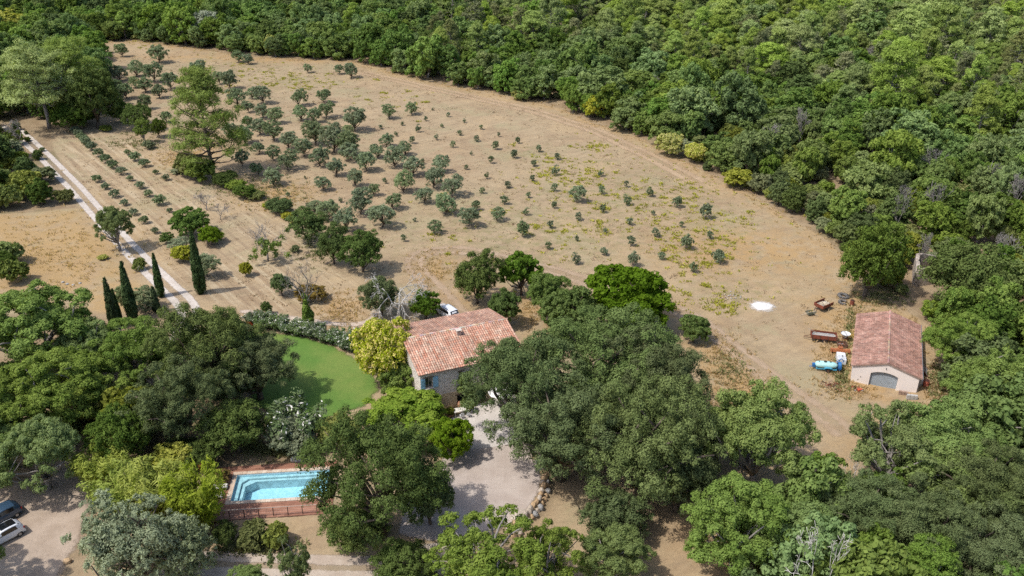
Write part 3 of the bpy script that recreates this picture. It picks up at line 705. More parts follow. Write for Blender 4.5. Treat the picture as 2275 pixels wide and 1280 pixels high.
    defp('maquis_grey', *[B('maquis_grey', 166 + i, 3.4, 3.0, FM['maquis_grey'], 2400, (0.18, 0.10), 0.02, 34, (0.12, 0.20), limbs=6, tr=0.05, bottom=-0.6, skew=0.3, gap=0.12) for i in range(2)])
    defp('yellow', *[B('yellow', 171 + i, 3.0, 2.8, FM['yellow'], 2400, (0.16, 0.10), 0.03, 30, (0.13, 0.20), limbs=4, tr=0.05, bottom=-0.6, skew=0.2) for i in range(2)])
    defp('sumac', B('sumac', 176, 8.0, 7.0, FM['sumac'], 20000, (0.13, 0.08), 0.08, 50, (0.10, 0.17), limbs=10, bottom=-0.7))
    defp('lime', *[B('lime', 178 + i, 7.0, 6.0, FM['lime'], 20000, (0.115, 0.078), 0.10, 50, (0.09, 0.155), gap=0.15, limbs=12, bottom=-0.7) for i in range(2)])
    defp('bamboo', *[clump_plant('bamboo', 181 + i, 5.0, 5.0, FM['bamboo'], 8500, (0.19, 0.040), 60, None, 0.5, tuft=0.085) for i in range(3)])
    defp('oleander', *[clump_plant('oleander', 186 + i, 4.0, 3.2, FM['oleander'], 5200, (0.14, 0.055), 40, None, 0.55, tuft=0.10) for i in range(2)])
    defp('red', B('red', 191, 1.4, 1.5, FM['red'], 600, (0.12, 0.07), 0.05, 16, (0.18, 0.26), limbs=4, tr=0.03))
    defp('brown', B('brown', 192, 2.4, 2.2, FM['brown'], 1100, (0.14, 0.07), 0.05, 24, (0.14, 0.22), limbs=6, tr=0.03, gap=0.2))
    defp('silver', B('silver', 193, 8.0, 8.5, FM['silver'], 7000, (0.22, 0.14), 0.15, 60, (0.10, 0.16), limbs=8, gap=0.1))
    defp('bare', *[bare_tree('bare', 201 + i, 3.2, 3.0, TWIG, 4, 0.8, 0.022) for i in range(2)])
    defp('dead_silver', bare_tree('dead_silver', 205, 7.0, 6.5, DEAD, 5, 0.95, 0.028, 0.20, 0.2, 4, rmin=0.018))
    defp('dead_white', bare_tree('dead_white', 209, 5.5, 8.0, DEAD, 4, 0.8, 0.024, 0.02, 0.40, 3, rmin=0.026))
    defp('ivy_tree', Proto(bare_tree('ivy_tree', 211, 5.0, 7.5, BARK_GREY, 4, 0.75, 0.026, 0.0, 0.4, 4).trunk,
         (lambda rng: leaf_mesh('ivy_crown', [leaf_arrays(rng, np.array([(rng.normal() * 0.2, rng.normal() * 0.2, z) for z in np.linspace(0.3, 3.6, 14)]), np.array([0.85 - 0.13 * k ** 0.6 for k in range(14)]), 2600, (0.13, 0.10), low=-0.9)], FM['oak_deep']))(np.random.default_rng(5)), 5.0, 7.5))
    hb = bare_tree('half_bare', 215, 5.5, 5.5, BARK_GREY, 4, 0.9, 0.026, 0.0, 0.2, 5)
    rng = np.random.default_rng(9); cc = np.array([(rng.normal() * 1.3 + 0.8, rng.normal() * 1.2, 1.2 + 2.6 * rng.random()) for _ in range(22)])
    defp('half_bare', Proto(hb.trunk, leaf_mesh('half_bare_crown', [leaf_arrays(rng, cc, np.full(22, 0.5), 900, (0.14, 0.09), low=-0.9, shell=(0.2, 1.1))], FM['oak_bright']), 5.5, 5.5))
build_protos()
prng = random.Random(7)
SLIM = {'cypress', 'tall_pine', 'round_pine', 'bare', 'dead_silver', 'dead_white', 'ivy_tree', 'half_bare'}
USED = {}
def plant(kind, name, px, py, wpx, ytop, label, cat='tree', group=None, variant=None, base=None, w=None, h=None, rot=None, wild=0.0):
    """one plant: Empty at its foot > trunk, crown; size from its width and top in the photograph"""
    p = base if base is not None else at(px, py)
    pr = PR[kind]
    if variant is None: variant = prng.randrange(len(pr))
    q = pr[variant % len(pr)]
    if w is None: w = wpx / ppm(p)
    if h is None and ytop is not None:
        if kind in SLIM: h = height_to(p, ytop)
        else:
            for _ in range(2):                        # the crown, not the foot, stands at px; its width is seen at crown height
                h = crown_height(p, w / 2, 0.12, ytop); zc = h * 0.56
                p = at(px - (proj(p.x, p.y, p.z + zc)[0] - proj(p.x, p.y, p.z)[0]), py); w = wpx / (FPX / proj(p.x, p.y, p.z + zc)[2])
    if h is None: h = w * q.h / q.w
    e = empty(name, p, label, cat, group, prng.random() * 6.283 if rot is None else rot)
    e.scale = (w / q.w, w / q.w * (0.94 + 0.12 * prng.random()), h / q.h)
    if wild:
        e.scale = (e.scale[0] * (1 + wild * prng.uniform(-1, 1)), e.scale[1] * (1 + wild * prng.uniform(-1, 1)), e.scale[2]); e.rotation_euler = (0.4 * wild * prng.uniform(-1, 1), 0.4 * wild * prng.uniform(-1, 1), e.rotation_euler[2])
    if q.trunk: link('trunk', q.trunk, e)
    if q.crown: link('crown', q.crown, e)
    USED.setdefault((kind, variant % len(pr)), e)
    return e
# ------------------------------------------------------------------ house
HO = Vector((-10.60, 85.14, 0)); HA = R(23.11)
HU = Vector((math.cos(HA), math.sin(HA), 0)); HV = Vector((-math.sin(HA), math.cos(HA), 0))
HL, HD, HE, HR_, HDR = 13.54, 12.25, 5.69, 7.18, 6.20
house = empty('farmhouse', (HO.x, HO.y, 0), 'stone farmhouse with mottled terracotta canal tile roof and blue shutters', 'house', rz=HA)
def stone_wall_mat(name, c1, c2, mortar, scale):
    m, n, l, out = new_mat(name)
    p = N(n, 'ShaderNodeBsdfPrincipled'); l.new(p.outputs[0], out.inputs[0]); p.inputs['Roughness'].default_value = 0.95; p.inputs['Specular IOR Level'].default_value = 0.2
    tc = N(n, 'ShaderNodeTexCoord'); mp = N(n, 'ShaderNodeMapping'); mp.inputs['Scale'].default_value = (1, 1, 1.7); l.new(tc.outputs['Object'], mp.inputs[0])
    nz = N(n, 'ShaderNodeTexNoise'); nz.inputs['Scale'].default_value = 2.5; l.new(mp.outputs[0], nz.inputs['Vector'])
    v3 = N(n, 'ShaderNodeMix'); v3.data_type = 'VECTOR'; v3.inputs[0].default_value = 0.10; l.new(mp.outputs[0], v3.inputs[4]); l.new(nz.outputs['Color'], v3.inputs[5])
    a = N(n, 'ShaderNodeTexVoronoi'); a.inputs['Scale'].default_value = scale; l.new(v3.outputs[1], a.inputs['Vector'])
    d = N(n, 'ShaderNodeTexVoronoi', feature='DISTANCE_TO_EDGE'); d.inputs['Scale'].default_value = scale; l.new(v3.outputs[1], d.inputs['Vector'])
    sp = N(n, 'ShaderNodeSeparateColor'); l.new(a.outputs['Color'], sp.inputs[0])
    c = mixc(n, l, sp.outputs[0], c1, c2)
    c = mixc(n, l, ramp(n, l, sp.outputs[1], 0.75, 0.95, 0, 0.75), c, tuple(x * 0.68 for x in c2))
    c = mixc(n, l, ramp(n, l, d.outputs['Distance'], 0.03, 0.10), mortar, c)
    c = mixc(n, l, ramp(n, l, noise(n, l, 0.7, 4, 0.6, tc.outputs['Object']), 0.4, 0.7, 0, 0.3), c, tuple(x * 0.7 for x in c1))
    l.new(c, p.inputs['Base Color'])
    b = N(n, 'ShaderNodeBump'); b.inputs['Strength'].default_value = 1.0; b.inputs['Distance'].default_value = 0.03
    l.new(ramp(n, l, d.outputs['Distance'], 0.0, 0.16), b.inputs['Height']); l.new(b.outputs[0], p.inputs['Normal'])
    return m
WALLG = stone_wall_mat('grey_rubble_stone', (0.74, 0.67, 0.60), (0.58, 0.51, 0.45), (0.78, 0.72, 0.65), 3.6)
WALLW = stone_wall_mat('warm_rubble_stone', (0.70, 0.57, 0.40), (0.58, 0.45, 0.30), (0.60, 0.48, 0.33), 2.8)
# local coords: x along front, y into depth, z up. Walls are inset 0.3 from the eaves, butted at the corners.
i0, i1, j0, j1 = 0.30, HL - 0.30, 0.35, HD - 0.30
th = 0.5
def wall_with_holes(mb, a, b, z0, z1, holes, y0, y1):
    """front wall slab between x=a..b, y0..y1 (thickness) with rectangular openings (x0,x1,zb,zt)"""
    xs = sorted({a, b, *[h[0] for h in holes], *[h[1] for h in holes]}); zs = sorted({z0, z1, *[h[2] for h in holes if z0 < h[2] < z1], *[h[3] for h in holes if z0 < h[3] < z1]})
    for i in range(len(xs) - 1):
        run = None
        for k in range(len(zs) - 1):
            cx, cz = (xs[i] + xs[i + 1]) / 2, (zs[k] + zs[k + 1]) / 2
            if any(h[0] < cx < h[1] and h[2] < cz < h[3] for h in holes): continue
            mb.box((cx, (y0 + y1) / 2, cz), (xs[i + 1] - xs[i], y1 - y0, zs[k + 1] - zs[k]))
WIN = [(0.87, 1.80, 3.45, 4.87), (5.04, 5.50, 3.75, 4.80), (8.6, 9.5, 3.5, 4.85)]
DOORS = [(4.72, 5.72, -0.35, 1.62), (7.4, 8.4, -0.35, 1.9)]
mb = MB(); wall_with_holes(mb, i0, i1, 2.2, HE - 0.08, WIN, j0, j0 + th); mb.build('upper_wall', WALLG, house)
mb = MB(); wall_with_holes(mb, i0, i1, -0.7, 2.2, DOORS, j0 - 0.04, j0 + th); mb.build('lower_wall', WALLW, house)['label'] = 'warmer ochre stone of the ground storey'
mb = MB()
zr = lambda y: HE + (HR_ - HE) * (1 - abs(y - HDR) / HDR) - 0.10
for x in (i0, i1 - th):
    mb.prism([(x, j0 + th, -0.7), (x, j1, -0.7), (x, j1, zr(j1)), (x, HDR, zr(HDR)), (x, j0 + th, zr(j0 + th))], (th, 0, 0))
mb.box(((i0 + i1) / 2, j1 - th / 2 - 0.002, (HE - 0.1 - 0.7) / 2), (i1 - i0 - 2 * th - 0.004, th, HE - 0.1 + 0.7))
mb.build('side_walls', WALLG, house)
DARKIN = plain('dark_interior', (0.03, 0.028, 0.025)); WOODF = plain('pale_timber', (0.42, 0.36, 0.28), (0.33, 0.27, 0.2), 4)
GLASS = plain('window_glass', (0.035, 0.042, 0.05), (0.03, 0.036, 0.043), 1, 0.08, spec=0.9)
SHUT = plain('blue_paint', (0.30, 0.52, 0.66), (0.26, 0.46, 0.60), 3, 0.6)
for x0, x1, z0, z1 in WIN:
    fr = MB(); y = j0 + 0.22
    for c, d in ((((x0 + x1) / 2, y, z0 + 0.04), (x1 - x0, 0.08, 0.08)), (((x0 + x1) / 2, y, z1 - 0.04), (x1 - x0, 0.08, 0.08)), ((x0 + 0.04, y, (z0 + z1) / 2), (0.08, 0.08, z1 - z0 - 0.16)), ((x1 - 0.04, y, (z0 + z1) / 2), (0.08, 0.08, z1 - z0 - 0.16)), (((x0 + x1) / 2, y, (z0 + z1) / 2), (0.07, 0.07, z1 - z0 - 0.16))): fr.box(c, d)
    wo = fr.build('window', WOODF, house)
    for s in (0, 1):
        xa = x0 + 0.08 + s * (x1 - x0) / 2 - (0.04 if s else 0); w_ = (x1 - x0) / 2 - 0.115
        MB().box((xa + w_ / 2 + 0.0, y + 0.01, (z0 + z1) / 2), (w_, 0.02, z1 - z0 - 0.17)).build('pane', GLASS, wo)
    MB().box(((x0 + x1) / 2, j0 - 0.06, z0 - 0.06), (x1 - x0 + 0.3, 0.28, 0.10)).build('sill', plain('sill_stone', (0.52, 0.47, 0.41), None, 3, 0.9), wo)
    MB().box(((x0 + x1) / 2, j0 + 0.02, z1 + 0.09), (x1 - x0 + 0.35, 0.12, 0.16)).build('lintel', plain('old_timber', (0.24, 0.18, 0.13), None, 3, 0.9), wo)
def shutter(x0, x1, z0, z1):
    mb = MB(); nb = 4; w_ = (x1 - x0) / nb
    for k in range(nb): mb.box((x0 + w_ * (k + 0.5), j0 - 0.045, (z0 + z1) / 2), (w_ - 0.012, 0.04, z1 - z0))
    for z in (z0 + 0.2, z1 - 0.2): mb.box(((x0 + x1) / 2, j0 - 0.078, z), (x1 - x0 - 0.06, 0.025, 0.10))
    mb.build('shutter', SHUT, house)['label'] = 'faded blue wooden shutter'
shutter(0.36, 0.85, 3.42, 4.88); shutter(1.82, 2.45, 3.42, 4.88); shutter(8.05, 8.58, 3.45, 4.88); shutter(9.52, 10.05, 3.45, 4.88)
for x0, x1, z0, z1 in DOORS:
    d = MB(); y = j0 + 0.35
    for c, dd in ((((x0 + x1) / 2, y, z1 - 0.05), (x1 - x0, 0.1, 0.1)), ((x0 + 0.05, y, (z0 + z1) / 2 - 0.05), (0.1, 0.1, z1 - z0 - 0.1)), ((x1 - 0.05, y, (z0 + z1) / 2 - 0.05), (0.1, 0.1, z1 - z0 - 0.1)), (((x0 + x1) / 2, y, (z0 + z1) / 2 - 0.05), (0.06, 0.08, z1 - z0 - 0.1))): d.box(c, dd)
    do = d.build('door', plain('dark_door_frame', (0.12, 0.10, 0.09)), house)
    for s in (-1, 1): MB().box(((x0 + x1) / 2 + s * ((x1 - x0) / 4 - 0.01), y + 0.012, (z0 + z1) / 2 - 0.05), ((x1 - x0) / 2 - 0.14, 0.02, z1 - z0 - 0.12)).build('pane', GLASS, do)
    MB().box(((x0 + x1) / 2, j0 - 0.02, z1 + 0.11), (x1 - x0 + 0.5, 0.14, 0.2)).build('lintel', plain('old_timber', (0.24, 0.18, 0.13)), do)
# roof deck and tiles
deck = MB()
for s in (0, 1):
    ya, yb = (0.02, HDR) if s == 0 else (HDR, HD)
    za, zb_ = (HE, HR_) if s == 0 else (HR_, HE)
    deck.prism([(0.02, ya, za - 0.07), (0.02, yb, zb_ - 0.07), (0.02, yb, zb_ - 0.22), (0.02, ya, za - 0.22)], (HL - 0.04, 0, 0))
roof = deck.build('roof', plain('roof_mortar', (0.42, 0.31, 0.24), (0.33, 0.24, 0.19), 3, 0.95), house)
def canal_tiles(L, y0, z0, y1, z1, pitch, expo, pal, rng, jit=0.012, x_off=0.0, relief_=0.07):
    """rows of overlapping half-round tiles from eave (y0,z0) to ridge (y1,z1)"""
    mb = MB(); S = Vector((0, y1 - y0, z1 - z0)); Ls = S.length; sdir = S / Ls; nrm = Vector((0, -sdir.z, sdir.y))
    if nrm.z < 0: nrm = -nrm
    ncol = int(L / pitch); pitch = L / ncol; nrow = int(Ls / expo); expo = Ls / nrow
    cum = np.cumsum([p[0] for p in pal]); cum = cum / cum[-1]
    for i in range(ncol):
        ccol = pal[int(np.searchsorted(cum, rng.random()))][1]; cv = 0.93 + 0.14 * rng.random()
        cx = x_off + (i + 0.5) * pitch
        for k in range(nrow):
            col = pal[int(np.searchsorted(cum, rng.random()))][1]; v = (0.91 + 0.18 * rng.random()) * cv; mc = [sum(p_[0] * p_[1][q_] for p_ in pal) / sum(p_[0] for p_ in pal) for q_ in range(3)]
            mb.col = tuple(min(1.0, (c * 0.55 + a_ * 0.22 + b_ * 0.23) * v) for c, a_, b_ in zip(col, ccol, mc))
            s0 = k * expo - 0.05 + rng.normal() * jit; s1 = (k + 1) * expo + 0.03
            r0, r1 = pitch * 0.46, pitch * 0.37; vs = []
            for (s_, r, lift) in ((s0, r0, 0.040), (s1, r1, 0.018)):
                for a in (0.04, 0.27, 0.5, 0.73, 0.96):
                    an = math.pi * a; o = Vector((cx + math.cos(an) * r + rng.normal() * jit * 0.4, y0, z0)) + sdir * s_ + nrm * (math.sin(an) * relief_ * (r / r0) + lift - 0.05)
                    vs.append(o)
            mb.add(vs, [(0, 1, 6, 5), (1, 2, 7, 6), (2, 3, 8, 7), (3, 4, 9, 8), (0, 4, 3, 2, 1)])
        # channel tile; its dark colour paints in the shade between covers
        mb.col = (0.30, 0.19, 0.14); c2 = cx + pitch / 2; q = pitch * 0.2
        if i < ncol - 1:
            A = Vector((c2, y0, z0)) - sdir * 0.03 + nrm * -0.055; Bv = Vector((c2, y1, z1)) + nrm * -0.055
            mb.add([A + Vector((-q, 0, 0)), A + Vector((q, 0, 0)), Bv + Vector((q, 0, 0)), Bv + Vector((-q, 0, 0))], [(0, 1, 2, 3)])
    return mb
rngh = np.random.default_rng(3)
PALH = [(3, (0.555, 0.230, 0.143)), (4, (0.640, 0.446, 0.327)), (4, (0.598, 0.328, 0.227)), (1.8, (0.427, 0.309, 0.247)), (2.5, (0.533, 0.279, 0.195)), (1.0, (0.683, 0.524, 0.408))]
PALB = [(3, (0.437, 0.227, 0.156)), (2, (0.494, 0.311, 0.218)), (3, (0.380, 0.227, 0.172)), (2, (0.285, 0.185, 0.148)), (1, (0.532, 0.361, 0.265))]  # rear slope palette, darker and browner than the front one
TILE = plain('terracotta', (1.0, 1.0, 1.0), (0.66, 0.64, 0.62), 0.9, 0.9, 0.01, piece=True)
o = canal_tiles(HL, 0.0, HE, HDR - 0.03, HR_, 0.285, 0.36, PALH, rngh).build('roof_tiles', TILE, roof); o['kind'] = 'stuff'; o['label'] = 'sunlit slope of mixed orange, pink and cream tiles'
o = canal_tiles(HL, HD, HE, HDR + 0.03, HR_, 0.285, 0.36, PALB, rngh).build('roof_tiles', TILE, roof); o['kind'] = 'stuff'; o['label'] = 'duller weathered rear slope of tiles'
mb = MB(); k = int(HL / 0.42)
for i in range(k):
    mb.col = tuple(c * (0.85 + 0.3 * rngh.random()) for c in ((0.60, 0.46, 0.36), (0.62, 0.36, 0.26), (0.55, 0.48, 0.42))[i % 3])
    x0_, x1_ = i * HL / k, (i + 1) * HL / k + 0.04
    vs = [Vector((x, HDR + math.cos(math.pi * a) * r, HR_ - 0.02 + math.sin(math.pi * a) * 0.11 + l_)) for x, r, l_ in ((x0_, 0.17, 0.02), (x1_, 0.15, 0.0)) for a in (0, 0.25, 0.5, 0.75, 1)]
    mb.add(vs, [(0, 1, 6, 5), (1, 2, 7, 6), (2, 3, 8, 7), (3, 4, 9, 8), (0, 4, 3, 2, 1)])
o = mb.build('ridge_tiles', TILE, roof); o['kind'] = 'stuff'
# small chimney outlet near the ridge, on the front slope
ch = MB(); cxh, cyh = 6.75, 5.15; zc_ = HE + (HR_ - HE) * cyh / HDR
ch.box((cxh, cyh, zc_ + 0.12), (0.5, 0.5, 0.7))
cho = ch.build('chimney', plain('chimney_render', (0.56, 0.44, 0.36)), roof)
cp = MB(); cp.box((cxh, cyh, zc_ + 0.66), (0.72, 0.66, 0.06)); [cp.box((cxh + a * 0.2, cyh + b * 0.2, zc_ + 0.55), (0.08, 0.08, 0.16)) for a in (-1, 1) for b in (-1, 1)]
cp.build('chimney_cap', plain('pale_tile', (0.62, 0.55, 0.47)), cho)
# eave cornice
MB().box((HL / 2, 0.22, HE - 0.17), (HL - 0.5, 0.26, 0.12)).build('cornice', plain('cornice_tile', (0.55, 0.38, 0.28)), house)

# ------------------------------------------------------------------ garage barn
GO = Vector((42.99, 94.51, 0)); GA = R(-21.57)
GW, GD, GE, GR_ = 7.95, 14.61, 2.02, 3.25
gar = empty('garage', (GO.x, GO.y, 0), 'rendered pinkish white garage with arched shutter door and tiled gable roof', 'garage', rz=GA)
REND = plain('pinkish_render', (0.83, 0.755, 0.705), (0.79, 0.71, 0.66), 0.8, 0.9, 0.004, bscale=30)
d0, d1, zsill, zsp, zap = 2.27, 5.48, -0.60, 1.38, 1.78
gz = lambda x: GE + (GR_ - GE) * (1 - abs(x - GW / 2) / (GW / 2)) - 0.10
mb = MB(); nA = 10
arch = [(d0 + (d1 - d0) * k / nA, zsp + (zap - zsp) * math.sin(math.pi * k / nA) ** 0.75) for k in range(nA + 1)]
wx0, wx1, fth = 0.12, GW - 0.12, 0.35
def fwall(outl): mb.prism([(x, 0.0, z) for x, z in outl], (0, fth, 0))
fwall([(wx0, -0.9), (d0, -0.9), (d0, gz(d0)), (wx0, gz(wx0))]); fwall([(d1, -0.9), (wx1, -0.9), (wx1, gz(wx1)), (d1, gz(d1))])
for k in range(nA):
    (xa, za), (xb, zb2) = arch[k], arch[k + 1]
    if xa < GW / 2 < xb: fwall([(xa, za), (xb, zb2), (xb, gz(xb)), (GW / 2, gz(GW / 2)), (xa, gz(xa))])
    else: fwall([(xa, za), (xb, zb2), (xb, gz(xb)), (xa, gz(xa))])
mb.build('front_wall', REND, gar)
mb = MB()
for x in (wx0, wx1 - 0.25): mb.prism([(x, fth + 0.002, -0.9), (x, GD - 0.15, -0.9), (x, GD - 0.15, gz(x + 0.12) - 0.02), (x, fth + 0.002, gz(x + 0.12) - 0.02)], (0.25, 0, 0))
mb.prism([(wx0 + 0.252, GD - 0.40, -0.9), (wx1 - 0.252, GD - 0.40, -0.9), (wx1 - 0.252, GD - 0.40, gz(wx1) - 0.02), (GW / 2, GD - 0.40, gz(GW / 2)), (wx0 + 0.252, GD - 0.40, gz(wx0) - 0.02)], (0, 0.245, 0))
mb.build('side_walls', REND, gar)
SHUTTER = plain('grey_shutter', (0.40, 0.45, 0.49), (0.36, 0.405, 0.445), 2, 0.55)
dr = empty('garage_door', (0, 0, 0), None, None); dr.parent = gar
nsl = 20
for k in range(nsl):
    z0, z1 = zsill + (zap - zsill) * k / nsl, zsill + (zap - zsill) * (k + 1) / nsl
    if k == 0: slat_me = None
    s_ = MB(); s_.box(((d0 + d1) / 2, 0.29, (z0 + z1) / 2), (d1 - d0 - 0.02, 0.03, (z1 - z0) * 0.80)); s_.box(((d0 + d1) / 2, 0.265, (z0 + z1) / 2 + 0.01), (d1 - d0 - 0.02, 0.02, (z1 - z0) * 0.45))
    s_.build('slat', SHUTTER, dr)
MB().box(((d0 + d1) / 2, 0.32, (zsill + zap) / 2), (d1 - d0 + 0.1, 0.02, zap - zsill)).build('backing', plain('shutter_gap', (0.20, 0.22, 0.24)), dr)
MB().box(((d0 + d1) / 2, 0.10, zsill - 0.03), (d1 - d0 + 0.1, 0.55, 0.10)).build('threshold', plain('pale_concrete', (0.66, 0.60, 0.52)), gar)
for x, z in ((3.87, 2.44), (3.94, 2.27), (1.2, 0.55), (0.95, 0.1)): MB().cyl((x, -0.03, z), (x, 0.01, z), 0.06, 8).build('vent', plain('dark_vent', (0.10, 0.085, 0.08)), gar)
deck = MB()
for s in (-1, 1):
    xa, xb = (-0.16, GW / 2) if s < 0 else (GW / 2, GW + 0.16)
    za, zb2 = (GE - 0.05, GR_) if s < 0 else (GR_, GE - 0.05)
    deck.prism([(xa, -0.14, za - 0.05), (xb, -0.14, zb2 - 0.05), (xb, -0.14, zb2 - 0.16), (xa, -0.14, za - 0.16)], (0, GD + 0.28, 0))
groof = deck.build('roof', plain('eave_mortar', (0.36, 0.25, 0.20)), gar)
PALG = [(4, (0.407, 0.228, 0.176)), (3, (0.363, 0.192, 0.144)), (2, (0.450, 0.277, 0.214)), (1.8, (0.210, 0.132, 0.111)), (1.2, (0.480, 0.323, 0.255)), (1, (0.290, 0.159, 0.128))]
for s in (0, 1):
    mb = canal_tiles(GD + 0.24, 0, 0, GW / 2 + 0.15, GR_ - GE + 0.05, 0.235, 0.30, PALG, rngh, relief_=0.05)
    M = Matrix(((0, 1, 0), (1, 0, 0), (0, 0, 1))) if s == 0 else Matrix(((0, -1, 0), (1, 0, 0), (0, 0, 1)))
    off = Vector((-0.15, -0.12, GE - 0.04)) if s == 0 else Vector((GW + 0.15, -0.12, GE - 0.04))
    mb.v = [tuple(M @ Vector(v) + off) for v in mb.v]
    o = mb.build('roof_tiles', TILE, groof); o['kind'] = 'stuff'; o['label'] = ('left', 'right')[s] + ' slope of small pinkish brown tiles'
mb = MB(); k = 36
for i in range(k):
    mb.col = tuple(c * (0.85 + 0.3 * rngh.random()) for c in (0.50, 0.32, 0.25)); ya, yb = i * (GD + 0.2) / k - 0.1, (i + 1) * (GD + 0.2) / k - 0.06
    vs = [Vector((GW / 2 + math.cos(math.pi * a) * r, y, GR_ + 0.0 + math.sin(math.pi * a) * 0.09)) for y, r in ((ya, 0.14), (yb, 0.125)) for a in (0, 0.25, 0.5, 0.75, 1)]
    mb.add(vs, [(5, 6, 1, 0), (6, 7, 2, 1), (7, 8, 3, 2), (8, 9, 4, 3), (1, 2, 3, 4, 0)])
o = mb.build('ridge_tiles', TILE, groof); o['kind'] = 'stuff'
mb = MB(); mb.tube([(GW + 0.26, -0.1, GE - 0.10), (GW + 0.26, GD + 0.1, GE - 0.10)], 0.06, 6); mb.tube([(GW + 0.20, 0.2, GE - 0.12), (GW + 0.02, 0.2, GE - 0.4), (GW + 0.02, 0.2, -0.5)], 0.045, 6)
mb.build('gutter', plain('zinc', (0.36, 0.36, 0.37), None, 3, 0.5, metal=0.5), gar)
def gpt(u, v, z=0.0):
    p = GO + Vector((math.cos(GA), math.sin(GA), 0)) * u + Vector((-math.sin(GA), math.cos(GA), 0)) * v
    return Vector((p.x, p.y, hz(p.x, p.y) + z))

# ------------------------------------------------------------------ ruined stone hut in the wood
ru = at(2030, 636); RA = R(66)
ruin = empty('ruined_hut', ru, 'roofless ruined stone hut half buried in trees beside the wood edge', 'ruin', rz=0)
RSTONE = stone_wall_mat('ruin_rubble', (0.50, 0.44, 0.38), (0.38, 0.32, 0.27), (0.34, 0.28, 0.22), 3.0)
def ruin_wall(p, q, hs, thick=0.5, name='wall'):
    mb = MB(); p, q = Vector(p), Vector(q); k = len(hs) - 1; t = (q - p).normalized(); nn = Vector((-t.y, t.x, 0)) * thick / 2
    vs = []
    for i, h in enumerate(hs):
        c = p.lerp(q, i / k)
        for s, z in ((-1, -0.4), (1, -0.4), (1, h), (-1, h)): vs.append(c + nn * s + Vector((0, 0, z)))
    fs = []
    for i in range(k):
        a, b = i * 4, i * 4 + 4
        fs += [(a, a + 1, b + 1, b), (a + 1, a + 2, b + 2, b + 1), (a + 2, a + 3, b + 3, b + 2), (a + 3, a, b, b + 3)]
    fs += [(3, 2, 1, 0), (k * 4, k * 4 + 1, k * 4 + 2, k * 4 + 3)]
    mb.add(vs, fs); return mb.build(name, RSTONE, ruin)
rA = Vector((0, 0, 0)); rB = flat_at(2030, 582) - flat_at(2030, 636); rB.z = 0
rB = rB.normalized() * 6.0; rC = rB + Vector((4.6, 1.2, 0)); rD = Vector((4.6, 1.2, 0))
ruin_wall(rA, rB, [2.3, 3.0, 3.2, 3.0, 2.7, 3.1, 2.9]); ruin_wall(rB + (rC - rB) * 0.06, rC, [2.9, 2.9, 2.6, 2.4, 2.0, 1.6]); ruin_wall((rD - rA) * 0.06, rD, [3.0, 2.9, 2.4, 1.7, 1.1])
for a, b, c in ((1.3, 0.6, 2.95),): pass
mb = MB()
for k in range(26):
    q = rA.lerp(rB, prng.random()) if k < 14 else rA.lerp(rD, prng.random())
    h_ = 2.95 if k < 14 else 2.6
    mb.box((q.x, q.y, h_ + 0.05 * prng.random()), (0.2 + 0.25 * prng.random(), 0.2 + 0.2 * prng.random(), 0.16), prng.random() * 3, taper=0.8)
o = mb.build('loose_capstones', RSTONE, ruin); o['kind'] = 'stuff'

# ------------------------------------------------------------------ pool, deck, fence
pool = empty('swimming_pool', (0, 0, 0), 'swimming pool of clear turquoise water with pale stone coping and corner steps', 'pool')
LINER = None
m, n, l, out = new_mat('pool_liner'); p = N(n, 'ShaderNodeBsdfPrincipled'); l.new(p.outputs[0], out.inputs[0]); p.inputs['Roughness'].default_value = 0.6
tc = N(n, 'ShaderNodeTexCoord'); f = noise(n, l, 3.0, 3, 0.5, tc.outputs['Object'])
l.new(mixc(n, l, ramp(n, l, f, 0.4, 0.6), (0.70, 0.86, 0.92), (0.58, 0.78, 0.87)), p.inputs['Base Color']); LINER = m
m, n, l, out = new_mat('pool_water'); tr = N(n, 'ShaderNodeBsdfTransparent'); tr.inputs[0].default_value = (0.70, 0.91, 0.965, 1)
gl = N(n, 'ShaderNodeBsdfGlossy'); gl.inputs['Roughness'].default_value = 0.06
tc = N(n, 'ShaderNodeTexCoord'); bp = N(n, 'ShaderNodeBump'); bp.inputs['Strength'].default_value = 0.55; bp.inputs['Distance'].default_value = 0.12
wvn = N(n, 'ShaderNodeTexVoronoi', feature='SMOOTH_F1'); wvn.inputs['Scale'].default_value = 4.5; l.new(tc.outputs['Object'], wvn.inputs['Vector']); l.new(wvn.outputs['Distance'], bp.inputs['Height']); l.new(bp.outputs[0], gl.inputs['Normal'])
fr = N(n, 'ShaderNodeFresnel'); fr.inputs['IOR'].default_value = 1.33; l.new(bp.outputs[0], fr.inputs['Normal'])
mx = N(n, 'ShaderNodeMixShader'); l.new(fr.outputs[0], mx.inputs[0]); l.new(tr.outputs[0], mx.inputs[1]); l.new(gl.outputs[0], mx.inputs[2]); l.new(mx.outputs[0], out.inputs[0]); WATER = m
ZW, ZB = -0.14, -1.55
bs = MB()
def quad(mb, *ps): mb.add(ps, [tuple(range(len(ps)))])
quad(bs, pw(0, 0, ZB), pw(PL, 0, ZB), pw(PL, PW, ZB), pw(0, PW, ZB))
for (a, b) in (((0, 0), (PL, 0)), ((PL, 0), (PL, PW)), ((PL, PW), (0, PW)), ((0, PW), (0, 0))):
    quad(bs, pw(*a, ZB), pw(*b, ZB), pw(*b, 0.0), pw(*a, 0.0))
bs.build('basin', LINER, pool)
st = MB(); stp = plain('white_step', (0.74, 0.82, 0.83), None, 2, 0.6)
outl = [(0, 0), (0.95, 0), (0.95, 2.9), (2.0, PW - 0.62), (PL, PW - 0.62), (PL, PW), (0, PW)]
st.prism([pw(u, v, ZB + 0.005) for u, v in outl], (0, 0, 1.0)); st.build('step_bench', stp, pool)
